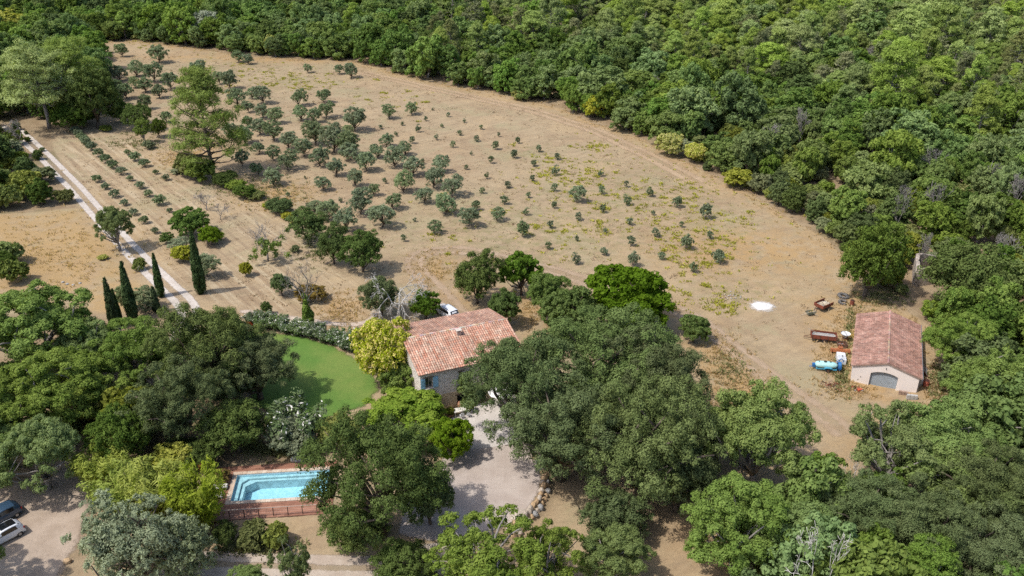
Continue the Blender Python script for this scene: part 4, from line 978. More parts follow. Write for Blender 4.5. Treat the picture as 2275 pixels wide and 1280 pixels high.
st = MB(); outl = [(0.003, 0.003), (0.55, 0.003), (0.55, 3.3), (1.2, PW - 0.34), (PL - 0.003, PW - 0.34), (PL - 0.003, PW - 0.003), (0.003, PW - 0.003)]
st.prism([pw(u, v, ZB + 1.007) for u, v in outl], (0, 0, 0.22)); st.build('step', stp, pool)
wt = MB()
quad(wt, pw(0.002, 0.002, ZW), pw(PL - 0.002, 0.002, ZW), pw(PL - 0.002, PW - 0.002, ZW), pw(0.002, PW - 0.002, ZW)); wt.build('water', WATER, pool)
COPE = [plain('coping_%d' % k, c, None, 2, 0.9, 0.005) for k, c in enumerate(((0.60, 0.48, 0.37), (0.64, 0.53, 0.42), (0.55, 0.42, 0.32)))]
def coping(u, v, du, dv):
    b = MB(); c = pw(u + du / 2, v + dv / 2, 0.035); b.box(c, (du - 0.015, dv - 0.015, 0.07), PA); b.build('coping_stone', COPE[prng.randrange(3)], pool)
cw = 0.48
k = 19
for i in range(k): coping(i * PL / k, -cw, PL / k, cw); coping(i * PL / k, PW, PL / k, cw)
k = 10
for i in range(k): coping(-cw, -cw + i * (PW + 2 * cw) / k, cw, (PW + 2 * cw) / k)
deck = empty('pool_deck', (0, 0, 0), 'reddish brown plank deck wrapped around the swimming pool', 'deck')
WOODR = [plain('red_plank_%d' % k, c, None, 1.5, 0.8) for k, c in enumerate(((0.34, 0.165, 0.105), (0.30, 0.14, 0.09), (0.38, 0.19, 0.125)))]
def planks(u0, u1, v0, v1, w_=0.28):
    k = max(1, round((v1 - v0) / w_)); w_ = (v1 - v0) / k
    for i in range(k):
        L = u1 - u0; cut = u0 + L * (0.35 + 0.3 * prng.random())
        for a, b in ((u0, cut), (cut, u1)):
            c = pw((a + b) / 2, v0 + w_ * (i + 0.5), 0.0); MB().box(c, (b - a - 0.01, w_ - 0.02, 0.07), PA).build('plank', WOODR[prng.randrange(3)], deck)
planks(-1.6, PL + 0.8, -2.75, -cw - 0.01); planks(-2.9, PL + 0.8, PW + cw + 0.01, PW + cw + 1.0); planks(-2.9, -cw - 0.01, -cw + 0.01, PW + cw - 0.01)
fas = MB(); fas.box(pw(4.0, -2.80, -0.45), (11.4, 0.06, 0.95), PA); fas.build('fascia', plain('dark_fascia', (0.17, 0.09, 0.06)), deck)
for u in np.arange(-1.5, PL + 0.7, 1.6): MB().box(pw(u, -2.70, -0.55), (0.12, 0.12, 1.0), PA).build('support_post', plain('dark_fascia', (0.17, 0.09, 0.06)), deck)
fence = empty('pool_fence', (0, 0, 0), 'low safety fence of dark posts and thin rails along the deck edge', 'fence')
IRON = plain('dark_iron', (0.05, 0.04, 0.035), None, 4, 0.5)
ups = np.arange(-1.0, PL + 0.6, 1.42)
for u in ups: MB().box(pw(u, -2.62, 0.55), (0.07, 0.05, 1.1), PA).build('post', IRON, fence)
for z in (0.30, 0.58, 0.84): MB().tube([pw(ups[0], -2.62, z), pw(ups[-1], -2.62, z)], 0.006, 5).build('cable', plain('steel_cable', (0.4, 0.38, 0.35), None, 3, 0.4), fence)
MB().box(pw((ups[0] + ups[-1]) / 2, -2.62, 1.12), (ups[-1] - ups[0], 0.06, 0.035), PA).build('handrail', plain('bleached_rail', (0.46, 0.38, 0.32)), fence)
# ------------------------------------------------------------------ boulder wall, rocks
def rock(name, mat, c, d, seed, parent=None, rz=0.0):
    rng = np.random.default_rng(seed); bm = bmesh.new(); bmesh.ops.create_icosphere(bm, subdivisions=2, radius=0.5)
    cuts = unit(rng, 7); off = 0.30 + 0.12 * rng.random(7)
    for v in bm.verts:
        p = np.array(v.co)
        for q, o_ in zip(cuts, off):
            e = p @ q - o_
            if e > 0: p = p - q * e * 0.85
        p = p + rng.normal(size=3) * 0.012
        v.co = Vector((p[0] * d[0], p[1] * d[1], p[2] * d[2])) * 1.25
    me = bpy.data.meshes.new(name); bm.to_mesh(me); bm.free(); me.materials.append(mat)
    o = link(name, me, parent); o.location = c; o.rotation_euler = (0, 0, rz)
    return o
ROCKS = [plain('pale_boulder', (0.50, 0.43, 0.35), (0.36, 0.30, 0.24), 2, 0.95, 0.04), plain('ochre_boulder', (0.48, 0.34, 0.20), (0.34, 0.23, 0.13), 2, 0.95, 0.04), plain('grey_boulder', (0.40, 0.39, 0.37), (0.24, 0.235, 0.23), 2, 0.95, 0.05)]
bwall = empty('boulder_wall', (0, 0, 0), 'dry retaining wall of big pale and ochre boulders curving round the gravel terrace', 'wall')
BL = smooth_line([(1183, 1012), (1192, 1025), (1206, 1052), (1207, 1075), (1201, 1098), (1186, 1122), (1170, 1140), (1150, 1162), (1130, 1180)], 0.28)
acc = 0.0; last = BL[0]; k = 0
for p in BL:
    if (p - last).length < acc: continue
    s = 0.48 + 0.38 * prng.random(); acc = s * 0.78; last = p
    zt = 0.14 + 0.15 * prng.random()
    rock('stone', ROCKS[prng.choice((0, 0, 1, 2, 0, 1))], (p.x + prng.uniform(-.1, .1), p.y + prng.uniform(-.1, .1), zt - 0.28), (s, s * 0.85, 0.75), 500 + k, bwall, prng.random() * 6)
    t = (BL[min(len(BL) - 1, BL.index(p) + 2)] - p); nn = Vector((-t.y, t.x, 0)); nn = nn.normalized() if nn.length > 1e-6 else Vector((1, 0, 0))
    if sdist(np.array([[p.x + nn.x, p.y + nn.y]]), LOW)[0] < 0: nn = -nn
    q = p + nn * 0.42; s2 = 0.45 + 0.3 * prng.random()
    rock('stone', ROCKS[prng.choice((0, 1, 1, 2))], (q.x, q.y, -0.60), (s2, s2, 0.7), 800 + k, bwall, prng.random() * 6); k += 1
p = at(1158, 1150); rock('stone', ROCKS[0], (p.x - 0.3, p.y + 0.3, 0.05), (1.9, 1.2, 0.7), 77, bwall, 0.5)
p = at(668, 1020)
r_ = rock('rock_outcrop', ROCKS[2], (p.x, p.y, 0.25), (1.9, 1.1, 1.2), 91, None, 0.5); tag(r_, 'grey limestone boulder at the far edge of the pool deck', 'rock')
p = at(690, 1006); r_ = rock('rock_outcrop', ROCKS[2], (p.x, p.y, 0.3), (1.7, 1.0, 1.3), 95, None, 0.9); tag(r_, 'grey limestone boulder just behind the first one by the deck', 'rock')
p = at(150, 1250); r_ = rock('rock_outcrop', ROCKS[1], (p.x, p.y, p.z + 0.15), (0.7, 0.5, 0.6), 92, None, 0.2); tag(r_, 'small ochre stone lying at the edge of the parking yard', 'rock')
for i, (x, y) in enumerate(((150, 632), (163, 634), (140, 628), (178, 630))):
    p = at(x, y); r_ = rock('loose_stone', ROCKS[2], (p.x, p.y, p.z + 0.05), (0.4, 0.4, 0.3), 120 + i, None, i); tag(r_, 'small grey stone, %s from the left in the dry meadow scatter' % ordw([1, 2, 0, 3][i]), 'stone', 'stones scattered in the dry meadow')

# ------------------------------------------------------------------ vehicles
TYRE = plain('tyre_rubber', (0.025, 0.025, 0.026), None, 5, 0.9); RIM = plain('alloy_rim', (0.45, 0.45, 0.46), None, 5, 0.4, metal=0.6)
CGLASS = plain('car_glass', (0.012, 0.015, 0.018), (0.010, 0.012, 0.015), 1, 0.06, spec=0.8)
def car(loc, rz, paint, name, label, L=3.6, Wd=1.63, Hh=1.49, roofmat=None, suv=False, scale=1.0):
    e = empty(name, loc, label, 'car', None, rz)
    # stations along x (rear -> front): z of belt and roof, half widths
    hw = Wd / 2; zb = 0.28; beltz = Hh * 0.60
    if suv: prof = [(-0.50, .62, .62), (-0.485, .66, .66), (-0.46, .66, .80), (-0.40, .66, .985), (-0.20, .65, 1.0), (0.02, .64, .985), (0.12, .63, .90), (0.25, .62, .64), (0.40, .57, .58), (0.47, .50, .50), (0.50, .38, .38)]
    else: prof = [(-0.50, .52, .52), (-0.48, .60, .62), (-0.44, .62, .78), (-0.34, .62, .97), (-0.15, .62, 1.0), (0.05, .61, .97), (0.16, .61, .84), (0.27, .60, .62), (0.38, .55, .56), (0.46, .47, .47), (0.50, .36, .36)]
    body = MB(); sec = []
    for t, b, r in prof:
        en = max(0.0, (abs(t) - 0.36) / 0.14); w_ = hw * (1 - 0.22 * en ** 1.6); x = t * L
        wr = w_ * (0.78 if r > b + 0.02 else 0.93)
        sec.append([(x, -w_ * 0.94, zb), (x, -w_, zb + (b * Hh - zb) * 0.45), (x, -w_ * 0.96, b * Hh), (x, -wr, r * Hh - 0.035 * (r > b + 0.02)), (x, -wr * 0.55, r * Hh + 0.03), (x, wr * 0.55, r * Hh + 0.03), (x, wr, r * Hh - 0.035 * (r > b + 0.02)), (x, w_ * 0.96, b * Hh), (x, w_, zb + (b * Hh - zb) * 0.45), (x, w_ * 0.94, zb)])
    vs = [v for s_ in sec for v in s_]; k = 10; fs = []
    for i in range(len(sec) - 1):
        for j in range(k): fs.append((i * k + j, i * k + (j + 1) % k, (i + 1) * k + (j + 1) % k, (i + 1) * k + j))
    fs += [tuple(range(k)), tuple(range((len(sec) - 1) * k, len(sec) * k))[::-1]]
    body.add(vs, fs); bo = body.build('body', paint, e, smooth=True)
    md = bo.modifiers.new('edge', 'BEVEL'); md.width = 0.02; md.segments = 2
    gi = [i for i, (t, b, r) in enumerate(prof) if r > b + 0.08]
    a, b_ = gi[0], gi[-1]
    for s in (2, 6):   # side glass strips, slightly proud
        g = MB(); lo, hi = (2, 3) if s == 2 else (7, 6); sg = -1 if s == 2 else 1
        for i in range(a + 1, b_):
            q = [Vector(sec[i][lo]), Vector(sec[i + 1][lo]), Vector(sec[i + 1][hi]), Vector(sec[i][hi])]
            m_ = [q[0].lerp(q[3], .10), q[1].lerp(q[2], .10), q[1].lerp(q[2], .86), q[0].lerp(q[3], .86)]
            if i == a + 1: m_[0] = m_[0].lerp(m_[1], .10); m_[3] = m_[3].lerp(m_[2], .25)
            g.add([v + Vector((0, sg * 0.012, 0.006)) for v in m_], [(0, 1, 2, 3)])
        g.build('side_window', CGLASS, e)
    def screen(i, j, nm, dx):
        q = [Vector(sec[i][2]), Vector(sec[i][7]), Vector(sec[j][6]), Vector(sec[j][3])]
        if abs(q[0].x) < abs(q[3].x): q = [q[3], q[2], q[1], q[0]]
        m_ = [q[0].lerp(q[3], .12).lerp(q[1].lerp(q[2], .12), .06), q[1].lerp(q[2], .12).lerp(q[0].lerp(q[3], .12), .06), q[1].lerp(q[2], .92).lerp(q[0].lerp(q[3], .92), .06), q[0].lerp(q[3], .92).lerp(q[1].lerp(q[2], .92), .06)]
        MB().add([v + Vector((dx, 0, 0.04)) for v in m_], [(0, 1, 2, 3)]).build(nm, CGLASS, e)
    screen(1, 3, 'rear_window', -0.04); screen(len(prof) - 4, len(prof) - 6, 'windscreen', 0.05)
    if roofmat:
        g = MB()
        for i in range(a + 1, b_ - 1):
            g.add([Vector(sec[i][4]) + Vector((0, -0.14, 0.008)), Vector(sec[i][5]) + Vector((0, .14, 0.008)), Vector(sec[i + 1][5]) + Vector((0, .14, 0.008)), Vector(sec[i + 1][4]) + Vector((0, -.14, 0.008))], [(0, 1, 2, 3)])
        g.build('roof_panel', roofmat, e)
    if suv:
        for s in (-1, 1): MB().tube([(-0.36 * L, s * hw * 0.66, Hh + 0.0), (-0.33 * L, s * hw * 0.66, Hh + 0.05), (0.0, s * hw * 0.66, Hh + 0.06), (0.03 * L, s * hw * 0.66, Hh - 0.0)], 0.022, 6).build('roof_rail', IRON, e)
    rw = 0.34 if suv else 0.29
    for x in (-0.335 * L, 0.32 * L):
        for s in (-1, 1):
            w_ = MB(); w_.torus((x, s * (hw - 0.08), rw), rw - 0.08, 0.09, Matrix.Rotation(R(90), 3, 'X'), 20, 8); wo = w_.build('wheel', TYRE, e, smooth=True)
            rm = MB(); rm.cyl((x, s * (hw - 0.12), rw), (x, s * (hw - 0.015), rw), rw - 0.11, 14); rm.build('rim', RIM, wo)
    for s in (-1, 1):
        MB().box((-0.475 * L, s * hw * 0.80, 0.52 * Hh), (0.10, 0.16, 0.22), s * 0.3).build('tail_light', plain('red_lens', (0.32, 0.012, 0.012), None, 3, 0.25), e)
        MB().box((0.445 * L, s * hw * 0.70, 0.47 * Hh), (0.16, 0.22, 0.12), s * -0.4).build('headlight', plain('clear_lens', (0.55, 0.56, 0.57), None, 3, 0.15), e)
    MB().box((-0.492 * L, 0, 0.36), (0.08, Wd * 0.82, 0.16)).build('bumper', plain('bumper_plastic', (0.05, 0.05, 0.055)) if suv else paint, e)
    return e
WHITEP = plain('white_car_paint', (0.74, 0.76, 0.79), (0.73, 0.75, 0.78), 1, 0.3, coat=0.6); BLUEP = plain('dark_blue_car_paint', (0.035, 0.07, 0.12), (0.03, 0.06, 0.10), 1, 0.3, coat=0.6)
BLACKP = plain('black_roof', (0.012, 0.012, 0.014), None, 1, 0.2, coat=0.5)
p = at(46, 1192)      # rear wheel of the white hatchback; nose points down-left out of frame
q = at(-60, 1248); ah = math.atan2(q.y - p.y, q.x - p.x)
c = p + Vector((math.cos(ah), math.sin(ah), 0)) * 1.20 + Vector((math.sin(ah), -math.cos(ah), 0)) * 0.72
car((c.x, c.y, p.z + 0.05), ah, WHITEP, 'parked_car', 'white two-tone hatchback with a black roof parked beside the dark blue car', roofmat=BLACKP)
p2 = c + Vector((math.sin(ah), -math.cos(ah), 0)) * 3.0 - Vector((math.cos(ah), math.sin(ah), 0)) * 0.9
car((p2.x, p2.y, p.z + 0.05), ah, BLUEP, 'parked_car', 'dark blue hatchback parked in tree shade behind the white hatchback', L=4.0, Wd=1.75, Hh=1.48)
p = at(1003, 702); q = at(972, 672); ah = math.atan2(q.y - p.y, q.x - p.x)
c = at(992, 701)
car((c.x, c.y, c.z), R(128), WHITEP, 'parked_car', 'white estate car with roof rails parked behind the farmhouse', L=4.5, Wd=1.8, Hh=1.62, suv=True)

# ------------------------------------------------------------------ farm gear beside the garage
RUST = plain('rust_red', (0.235, 0.065, 0.035), (0.155, 0.045, 0.026), 3, 0.9, 0.006); RUSTB = plain('rust_brown', (0.17, 0.095, 0.06), (0.10, 0.055, 0.038), 4, 0.95, 0.006)
ORNG = plain('orange_paint', (0.44, 0.155, 0.055), (0.28, 0.10, 0.045), 4, 0.8); WHITEM = plain('dull_white', (0.70, 0.71, 0.72), (0.58, 0.59, 0.60), 3, 0.6); GREYB = plain('grey_board', (0.34, 0.33, 0.32), (0.24, 0.23, 0.22), 3, 0.9)
def wheel_at(par, c, r, w_, rz=0.0, mat=None):
    M = Matrix.Rotation(rz, 3, 'Z') @ Matrix.Rotation(R(90), 3, 'X')
    wo = MB().torus(c, r - w_ / 2, w_ / 2, M, 18, 8).build('wheel', mat or TYRE, par, smooth=True)
    a = Matrix.Rotation(rz, 3, 'Z') @ Vector((0, w_ * 0.35, 0)); MB().cyl(Vector(c) - a, Vector(c) + a, r - w_ * 0.9, 12).build('rim', RUSTB, wo)
def trailer(px, py, rz, L, Wd, hb, zf, label, open_end, cargo, tilt=0.0):
    p = at(px, py); e = empty('farm_trailer', p, label, 'trailer', None, rz)
    MB().box((0, 0, zf), (L, Wd, 0.07)).build('floor', GREYB, e)
    t = 0.05
    for s in (-1, 1): MB().box((0, s * (Wd / 2 + t / 2), zf + hb / 2 - 0.03), (L + 2 * t, t, hb)).build('side_board', RUST, e)
    MB().box((-L / 2 - t / 2, 0, zf + hb / 2 - 0.03), (t, Wd - 0.004, hb)).build('end_board', RUST, e)
    if not open_end: MB().box((L / 2 + t / 2, 0, zf + hb / 2 - 0.03), (t, Wd - 0.004, hb)).build('end_board', RUST, e)
    ch = MB(); [ch.box((0, s * Wd * 0.3, zf - 0.12), (L * 0.95, 0.09, 0.15)) for s in (-1, 1)]; ch.tube([(0.0, -Wd / 2 + 0.05, 0.33), (0, Wd / 2 - 0.05, 0.33)], 0.05, 6); ch.box((0, 0, zf - 0.30), (0.15, Wd * 0.62, 0.24))
    ch.tube([(-L / 2, -Wd * 0.3, zf - 0.12), (-L / 2 - 0.9, 0, zf - 0.2)], 0.045, 5); ch.tube([(-L / 2, Wd * 0.3, zf - 0.12), (-L / 2 - 0.9, 0, zf - 0.2)], 0.045, 5); ch.tube([(-L / 2 - 0.85, 0, zf - 0.2), (-L / 2 - 0.85, 0, 0)], 0.03, 5)
    ch.build('chassis', RUSTB, e)
    for s in (-1, 1): wheel_at(e, (0.1, s * (Wd / 2 - 0.02), 0.33), 0.33, 0.18)
    for s in (-1, 1):
        for x in np.linspace(-L / 2 + 0.1, L / 2 - 0.1, 4): MB().box((x, s * (Wd / 2 + t + 0.02), zf + hb / 2), (0.06, 0.04, hb)).build('stake', RUSTB, e)
    return e
t1 = trailer(1828, 686, R(36), 2.3, 1.5, 0.50, 0.62, 'red-brown open-ended farm trailer holding a heap of pale logs', True, 'logs')
LOGM = plain('pale_log', (0.56, 0.48, 0.36), (0.40, 0.33, 0.24), 5, 0.9)
tl = empty('log_heap', t1.location + Vector((0, 0, 0.66)), 'heap of pale split logs lying in the open red-brown trailer', 'logs', rz=R(36))
for i in range(26):
    L_ = 0.35 + 0.3 * prng.random(); a = prng.random() * 3.14; c = Vector((prng.gauss(0.1, 0.42), prng.gauss(0, 0.32), 0.06 + 0.22 * prng.random())); c.y = max(-0.5, min(0.5, c.y)); c.x = max(-0.8, min(0.9, c.x))
    d = Vector((math.cos(a), math.sin(a), 0.2 * prng.random())) * L_ / 2; MB().cyl(c - d, c + d, 0.05 + 0.04 * prng.random(), 6).build('log', LOGM, tl)
t2 = trailer(1828, 757, R(-13), 3.3, 1.35, 0.55, 0.60, 'long rusty box trailer with grey boards inside, above the orange implement', False, 'boards')
pb = empty('board_stack', t2.location + Vector((0, 0, 0.66)), 'grey weathered boards lying in the long rusty trailer', 'boards', rz=R(-13))
for i in range(9):
    MB().box((prng.uniform(-.15, .15), -0.42 + 0.1 * i, 0.25 + 0.05 * prng.random()), (2.9 - 0.5 * prng.random(), 0.16, 0.04), prng.uniform(-.03, .03)).build('board', GREYB if i % 3 else LOGM, pb)
MB().tube([(-2.1, 0.35, 0.75), (-0.9, 0.2, 0.34)], 0.03, 5).build('pole', LOGM, pb)
# barrow heap of tools left of the trailer
p = at(1800, 700); e = empty('old_wheelbarrow', p, 'battered green-grey cart full of sticks beside the open red-brown trailer', 'cart', rz=0.3)
GRN = plain('dull_green_metal', (0.20, 0.23, 0.17), (0.13, 0.15, 0.11), 4, 0.7)
b = MB(); b.prism([(-0.55, -0.35, 0.28), (0.55, -0.35, 0.28), (0.75, -0.35, 0.62), (-0.75, -0.35, 0.62)], (0, 0.05, 0)); b.prism([(-0.55, 0.35, 0.28), (0.55, 0.35, 0.28), (0.75, 0.35, 0.62), (-0.75, 0.35, 0.62)], (0, -0.05, 0)); b.box((0, 0, 0.28), (1.1, 0.6, 0.04)); b.build('tub', GRN, e)
wheel_at(e, (0.5, 0, 0.18), 0.18, 0.09)
for s in (-1, 1): MB().tube([(0.4, s * 0.25, 0.25), (-1.1, s * 0.3, 0.42)], 0.022, 5).build('handle', LOGM, e)
for i in range(14): a = prng.random() * 6; MB().tube([(prng.uniform(-.4, .4), prng.uniform(-.25, .25), 0.34), (math.cos(a) * 0.75, math.sin(a) * 0.5, 0.55 + 0.4 * prng.random())], 0.02, 4).build('stick', LOGM if i % 3 else plain('yellow_paint', (0.62, 0.42, 0.08)), e)
for i in range(3): a = 3.0 + i * 2.3; MB().tube([(0, 0, 0.5), (math.cos(a) * 1.5, math.sin(a) * 0.9, 0.12)], 0.03, 5).build('pole', LOGM, e)
# tractor tyres and barrel
OLDT = plain('faded_tyre', (0.15, 0.14, 0.13), (0.10, 0.095, 0.09), 5, 0.95)
def tyre(px, py, lab, Rr=0.62, r=0.22, arc=1.0, rz=0.0):
    p = at(px, py); mb = MB(); mb.torus((0, 0, 0.20), Rr, r, Matrix.Diagonal((1, 1, 0.95)), 28, 8, arc)
    n_ = int(26 * arc)
    for i in range(n_):
        a = 2 * math.pi * i / 26; M = Matrix.Rotation(a, 3, 'Z') @ Matrix.Rotation(0.5 if i % 2 else -0.5, 3, 'X'); mb.box((math.cos(a) * (Rr + r * 0.92), math.sin(a) * (Rr + r * 0.92), 0.2), (0.10, 0.07, 0.36), m=M)
    o = mb.build('tractor_tyre', OLDT); o.location = p; o.rotation_euler = (0.04, 0.05, rz); return tag(o, lab, 'tyre', 'old tractor tyres by the wood edge')
tyre(1873, 660, 'big grey tractor tyre lying flat, the farther of two'); tyre(1873, 674, 'broken tractor tyre lying flat, the nearer of two, by the barrel', 0.55, 0.16, 0.72, 0.4)
def barrel(px, py, lab, mat, nm='rusty_barrel', r=0.31, h=0.88):
    p = at(px, py); e = empty(nm, p, lab, 'barrel'); b = MB(); zs = [0, .03, .28, .30, .32, .56, .58, .60, .85, .88]; rs = [.96, 1, 1, 1.05, 1, 1, 1.05, 1, 1, .98]
    b.tube([(0, 0, z * h / .88) for z in zs], [r * q for q in rs], 18); b.build('drum', mat, e, smooth=False)
    MB().torus((0, 0, h), r * 0.97, 0.018, n=18, k=6).build('rim', RUSTB, e); MB().cyl((0, 0, h + 0.001), (0, 0, h + 0.006), r * 0.88, 18).build('lid', plain('dark_rust', (0.06, 0.025, 0.018)), e)
barrel(1892, 679, 'rusty red steel drum standing by the tractor tyres', RUST)
barrel(2056, 858, 'faded red drum beside the garage wall on its far right', plain('faded_red', (0.45, 0.13, 0.08), (0.33, 0.09, 0.06), 4, 0.8), r=0.36)
# fertiliser spreader with white cone hopper
p = at(1876, 756); e = empty('hopper_spreader', p, 'white cone hopper spreader on a rusty stand beside the garage', 'machine')
MB().tube([(0, 0, 0.42), (0, 0, 0.6), (0, 0, 1.02), (0, 0, 1.08)], [0.12, 0.22, 0.62, 0.64], 20, caps=False).build('hopper', WHITEM, e)
MB().cyl((0, 0, 0.93), (0, 0, 0.95), 0.55, 20).build('hopper_floor', WHITEM, e)
b = MB()
for k in range(4): a = k * 1.571 + 0.4; b.tube([(math.cos(a) * 0.5, math.sin(a) * 0.5, 0.85), (math.cos(a) * 0.42, math.sin(a) * 0.42, 0)], 0.03, 5)
b.tube([(-0.5, -0.3, 0.3), (0.5, -0.3, 0.3)], 0.03, 5); b.build('stand', RUST, e)
MB().tube([(0, -0.62, 1.1), (0, 0.62, 1.1)], 0.022, 5).build('crossbar', RUSTB, e); MB().cyl((0, 0, 0.30), (0, 0, 0.34), 0.28, 14).build('spinner', RUSTB, e)
# yellow cultivator
p = at(1889, 752); e = empty('cultivator', p, 'small yellow and rusty cultivator behind the white hopper', 'machine', rz=-0.7)
YEL = plain('ochre_yellow_paint', (0.58, 0.38, 0.06), (0.40, 0.24, 0.05), 4, 0.8)
b = MB(); [b.tube([(-0.7, y, 0.45), (0.7, y, 0.45)], 0.04, 5) for y in (-0.25, 0.25)]; [b.tube([(x, -0.3, 0.45), (x, 0.3, 0.45)], 0.035, 5) for x in (-0.65, 0, 0.65)]; b.build('frame', YEL, e)
for x in np.linspace(-0.6, 0.6, 5): MB().tube([(x, -0.25, 0.45), (x, -0.5, 0.35), (x, -0.45, 0.12), (x, -0.25, 0.0)], 0.022, 4).build('tine', RUSTB, e)
MB().tube([(-0.3, 0.25, 0.45), (0, 0.35, 0.95), (0.3, 0.25, 0.45)], 0.035, 5).build('hitch', YEL, e)
# rusty crate with oddments
p = at(1870, 770); e = empty('scrap_crate', p, 'rusty open crate of scrap between the hopper and the orange implement', 'crate', rz=-0.1)
b = MB(); [b.box((0, s * 0.45, 0.35), (1.2, 0.05, 0.5)) for s in (-1, 1)]; [b.box((s * 0.6, 0, 0.35), (0.05, 0.85, 0.5)) for s in (-1, 1)]; b.box((0, 0, 0.12), (1.15, 0.85, 0.05)); b.build('box', RUSTB, e)
for i in range(8): MB().box((prng.uniform(-.45, .45), prng.uniform(-.3, .3), 0.3 + 0.15 * prng.random()), (0.3, 0.1, 0.14), prng.random() * 3).build('scrap_piece', GREYB if i % 2 else RUST, e)
# orange implement
p = at(1866, 784); e = empty('rotary_tiller', p, 'orange rotary tiller between the scrap crate and the white tank', 'machine', rz=-0.12)
b = MB(); b.prism([(-1.15, -0.3, 0.25), (-1.15, 0.25, 0.30), (-1.15, 0.15, 0.60), (-1.15, -0.2, 0.62)], (2.3, 0, 0)); b.build('hood', ORNG, e)
b = MB(); b.tube([(-1.1, -0.1, 0.28), (1.1, -0.1, 0.28)], 0.09, 8); [b.box((x, -0.1, 0.25), (0.03, 0.5, 0.08), 0, m=Matrix.Rotation(x * 5, 3, 'X')) for x in np.linspace(-1, 1, 12)]; b.build('rotor', RUSTB, e)
MB().box((0, 0.1, 0.72), (0.5, 0.4, 0.24)).build('gearbox', ORNG, e); MB().tube([(-0.35, 0.2, 0.6), (0, 0.45, 1.15), (0.35, 0.2, 0.6)], 0.045, 5).build('hitch', ORNG, e)
for s in (-1, 1): MB().box((s * 1.18, -0.02, 0.35), (0.05, 0.7, 0.55)).build('side_plate', ORNG, e)
# white tank
p = at(1867, 804); e = empty('storage_tank', p, 'white lidded plastic box tank beside the blue sprayer', 'tank', rz=-0.22)
MB().box((0, 0, 0.5), (1.1, 1.9, 0.85)).build('body', WHITEM, e, bevel=0.06); MB().box((0, 0.42, 0.955), (1.0, 0.85, 0.05)).build('lid', WHITEM, e); MB().box((0, -0.45, 0.95), (0.9, 0.8, 0.04)).build('lid', plain('grey_lid', (0.56, 0.58, 0.60)), e)
MB().box((0.1, -0.2, 0.99), (0.08, 0.5, 0.04)).build('handle', IRON, e)
# blue sprayer
p = at(1834, 822); e = empty('orchard_sprayer', p, 'blue orchard sprayer with long turquoise tank near the garage', 'machine', rz=R(-9))
TURQ = plain('turquoise_tank', (0.42, 0.66, 0.62), (0.34, 0.58, 0.58), 2, 0.45); BLU = plain('blue_paint_metal', (0.03, 0.16, 0.40), (0.025, 0.11, 0.28), 4, 0.5); SKYB = plain('light_blue_metal', (0.08, 0.36, 0.52), (0.06, 0.28, 0.42), 4, 0.5)
b = MB(); zs = [-1.42, -1.36, -1.2, -0.9, 0.5, 1.0, 1.28, 1.36]; rs = [.16, .30, .44, .53, .55, .46, .30, .16]
b.tube([(x, 0, 0.80) for x in zs], rs, 18); b.v = [(x, y, 0.80 + (z - 0.80) * 0.78) for x, y, z in b.v]; to = b.build('tank', TURQ, e, smooth=True)
b = MB(); b.cyl((-0.2, 0, 1.20), (-0.2, 0, 1.30), 0.19, 14); b.cyl((0.45, 0, 1.19), (0.45, 0, 1.27), 0.12, 12); b.cyl((-0.95, 0, 1.15), (-0.95, 0, 1.23), 0.09, 12); b.build('filler_cap', plain('dark_cap', (0.03, 0.05, 0.05)), to)
b = MB(); [b.box((-0.05, s * 0.5, 0.40), (2.6, 0.08, 0.12)) for s in (-1, 1)]; [b.box((x, 0, 0.40), (0.1, 1.0, 0.1)) for x in (-1.2, 0, 1.2)]; b.tube([(0, -0.6, 0.32), (0, 0.6, 0.32)], 0.04, 6); b.build('chassis', SKYB, e)
for s in (-1, 1): wheel_at(e, (0.15, s * 0.68, 0.33), 0.33, 0.18); MB().prism([(-0.35, s * 0.58, 0.66), (0.65, s * 0.58, 0.66), (0.5, s * 0.58, 0.76), (-0.2, s * 0.58, 0.76)], (0, s * 0.25, 0)).build('mudguard', SKYB, e)
M = Matrix.Rotation(R(90), 3, 'Y'); b = MB(); b.tube([(1.35, 0, 0.75), (1.75, 0, 0.75)], [0.52, 0.55], 20, caps=False); b.torus((1.75, 0, 0.75), 0.54, 0.04, M, 20, 6); b.build('fan_housing', BLU, e)
b = MB(); b.cyl((1.45, 0, 0.75), (1.6, 0, 0.75), 0.12, 10); [b.box((1.55, 0, 0.75), (0.05, 0.95, 0.12), m=Matrix.Rotation(k * 0.785, 3, 'X')) for k in range(4)]; b.build('fan', IRON, e)
b = MB(); b.box((-1.55, 0, 0.62), (0.4, 0.5, 0.4)); b.build('pump', BLU, e, bevel=0.04); MB().tube([(-1.6, 0, 0.4), (-2.1, 0, 0.38)], 0.05, 6).build('drawbar', BLU, e)
for s in (-1, 1):
    b = MB(); b.tube([(1.55, s * 0.55, 0.4), (1.7, s * 0.75, 0.8), (1.65, s * 0.62, 1.35)], 0.035, 6); b.build('spray_arm', BLU, e)
MB().tube([(1.2, 0.2, 1.2), (1.9, 0.9, 1.35), (2.3, 1.0, 1.0), (2.0, 0.3, 1.2)], 0.06, 6).build('hose', BLU, e)
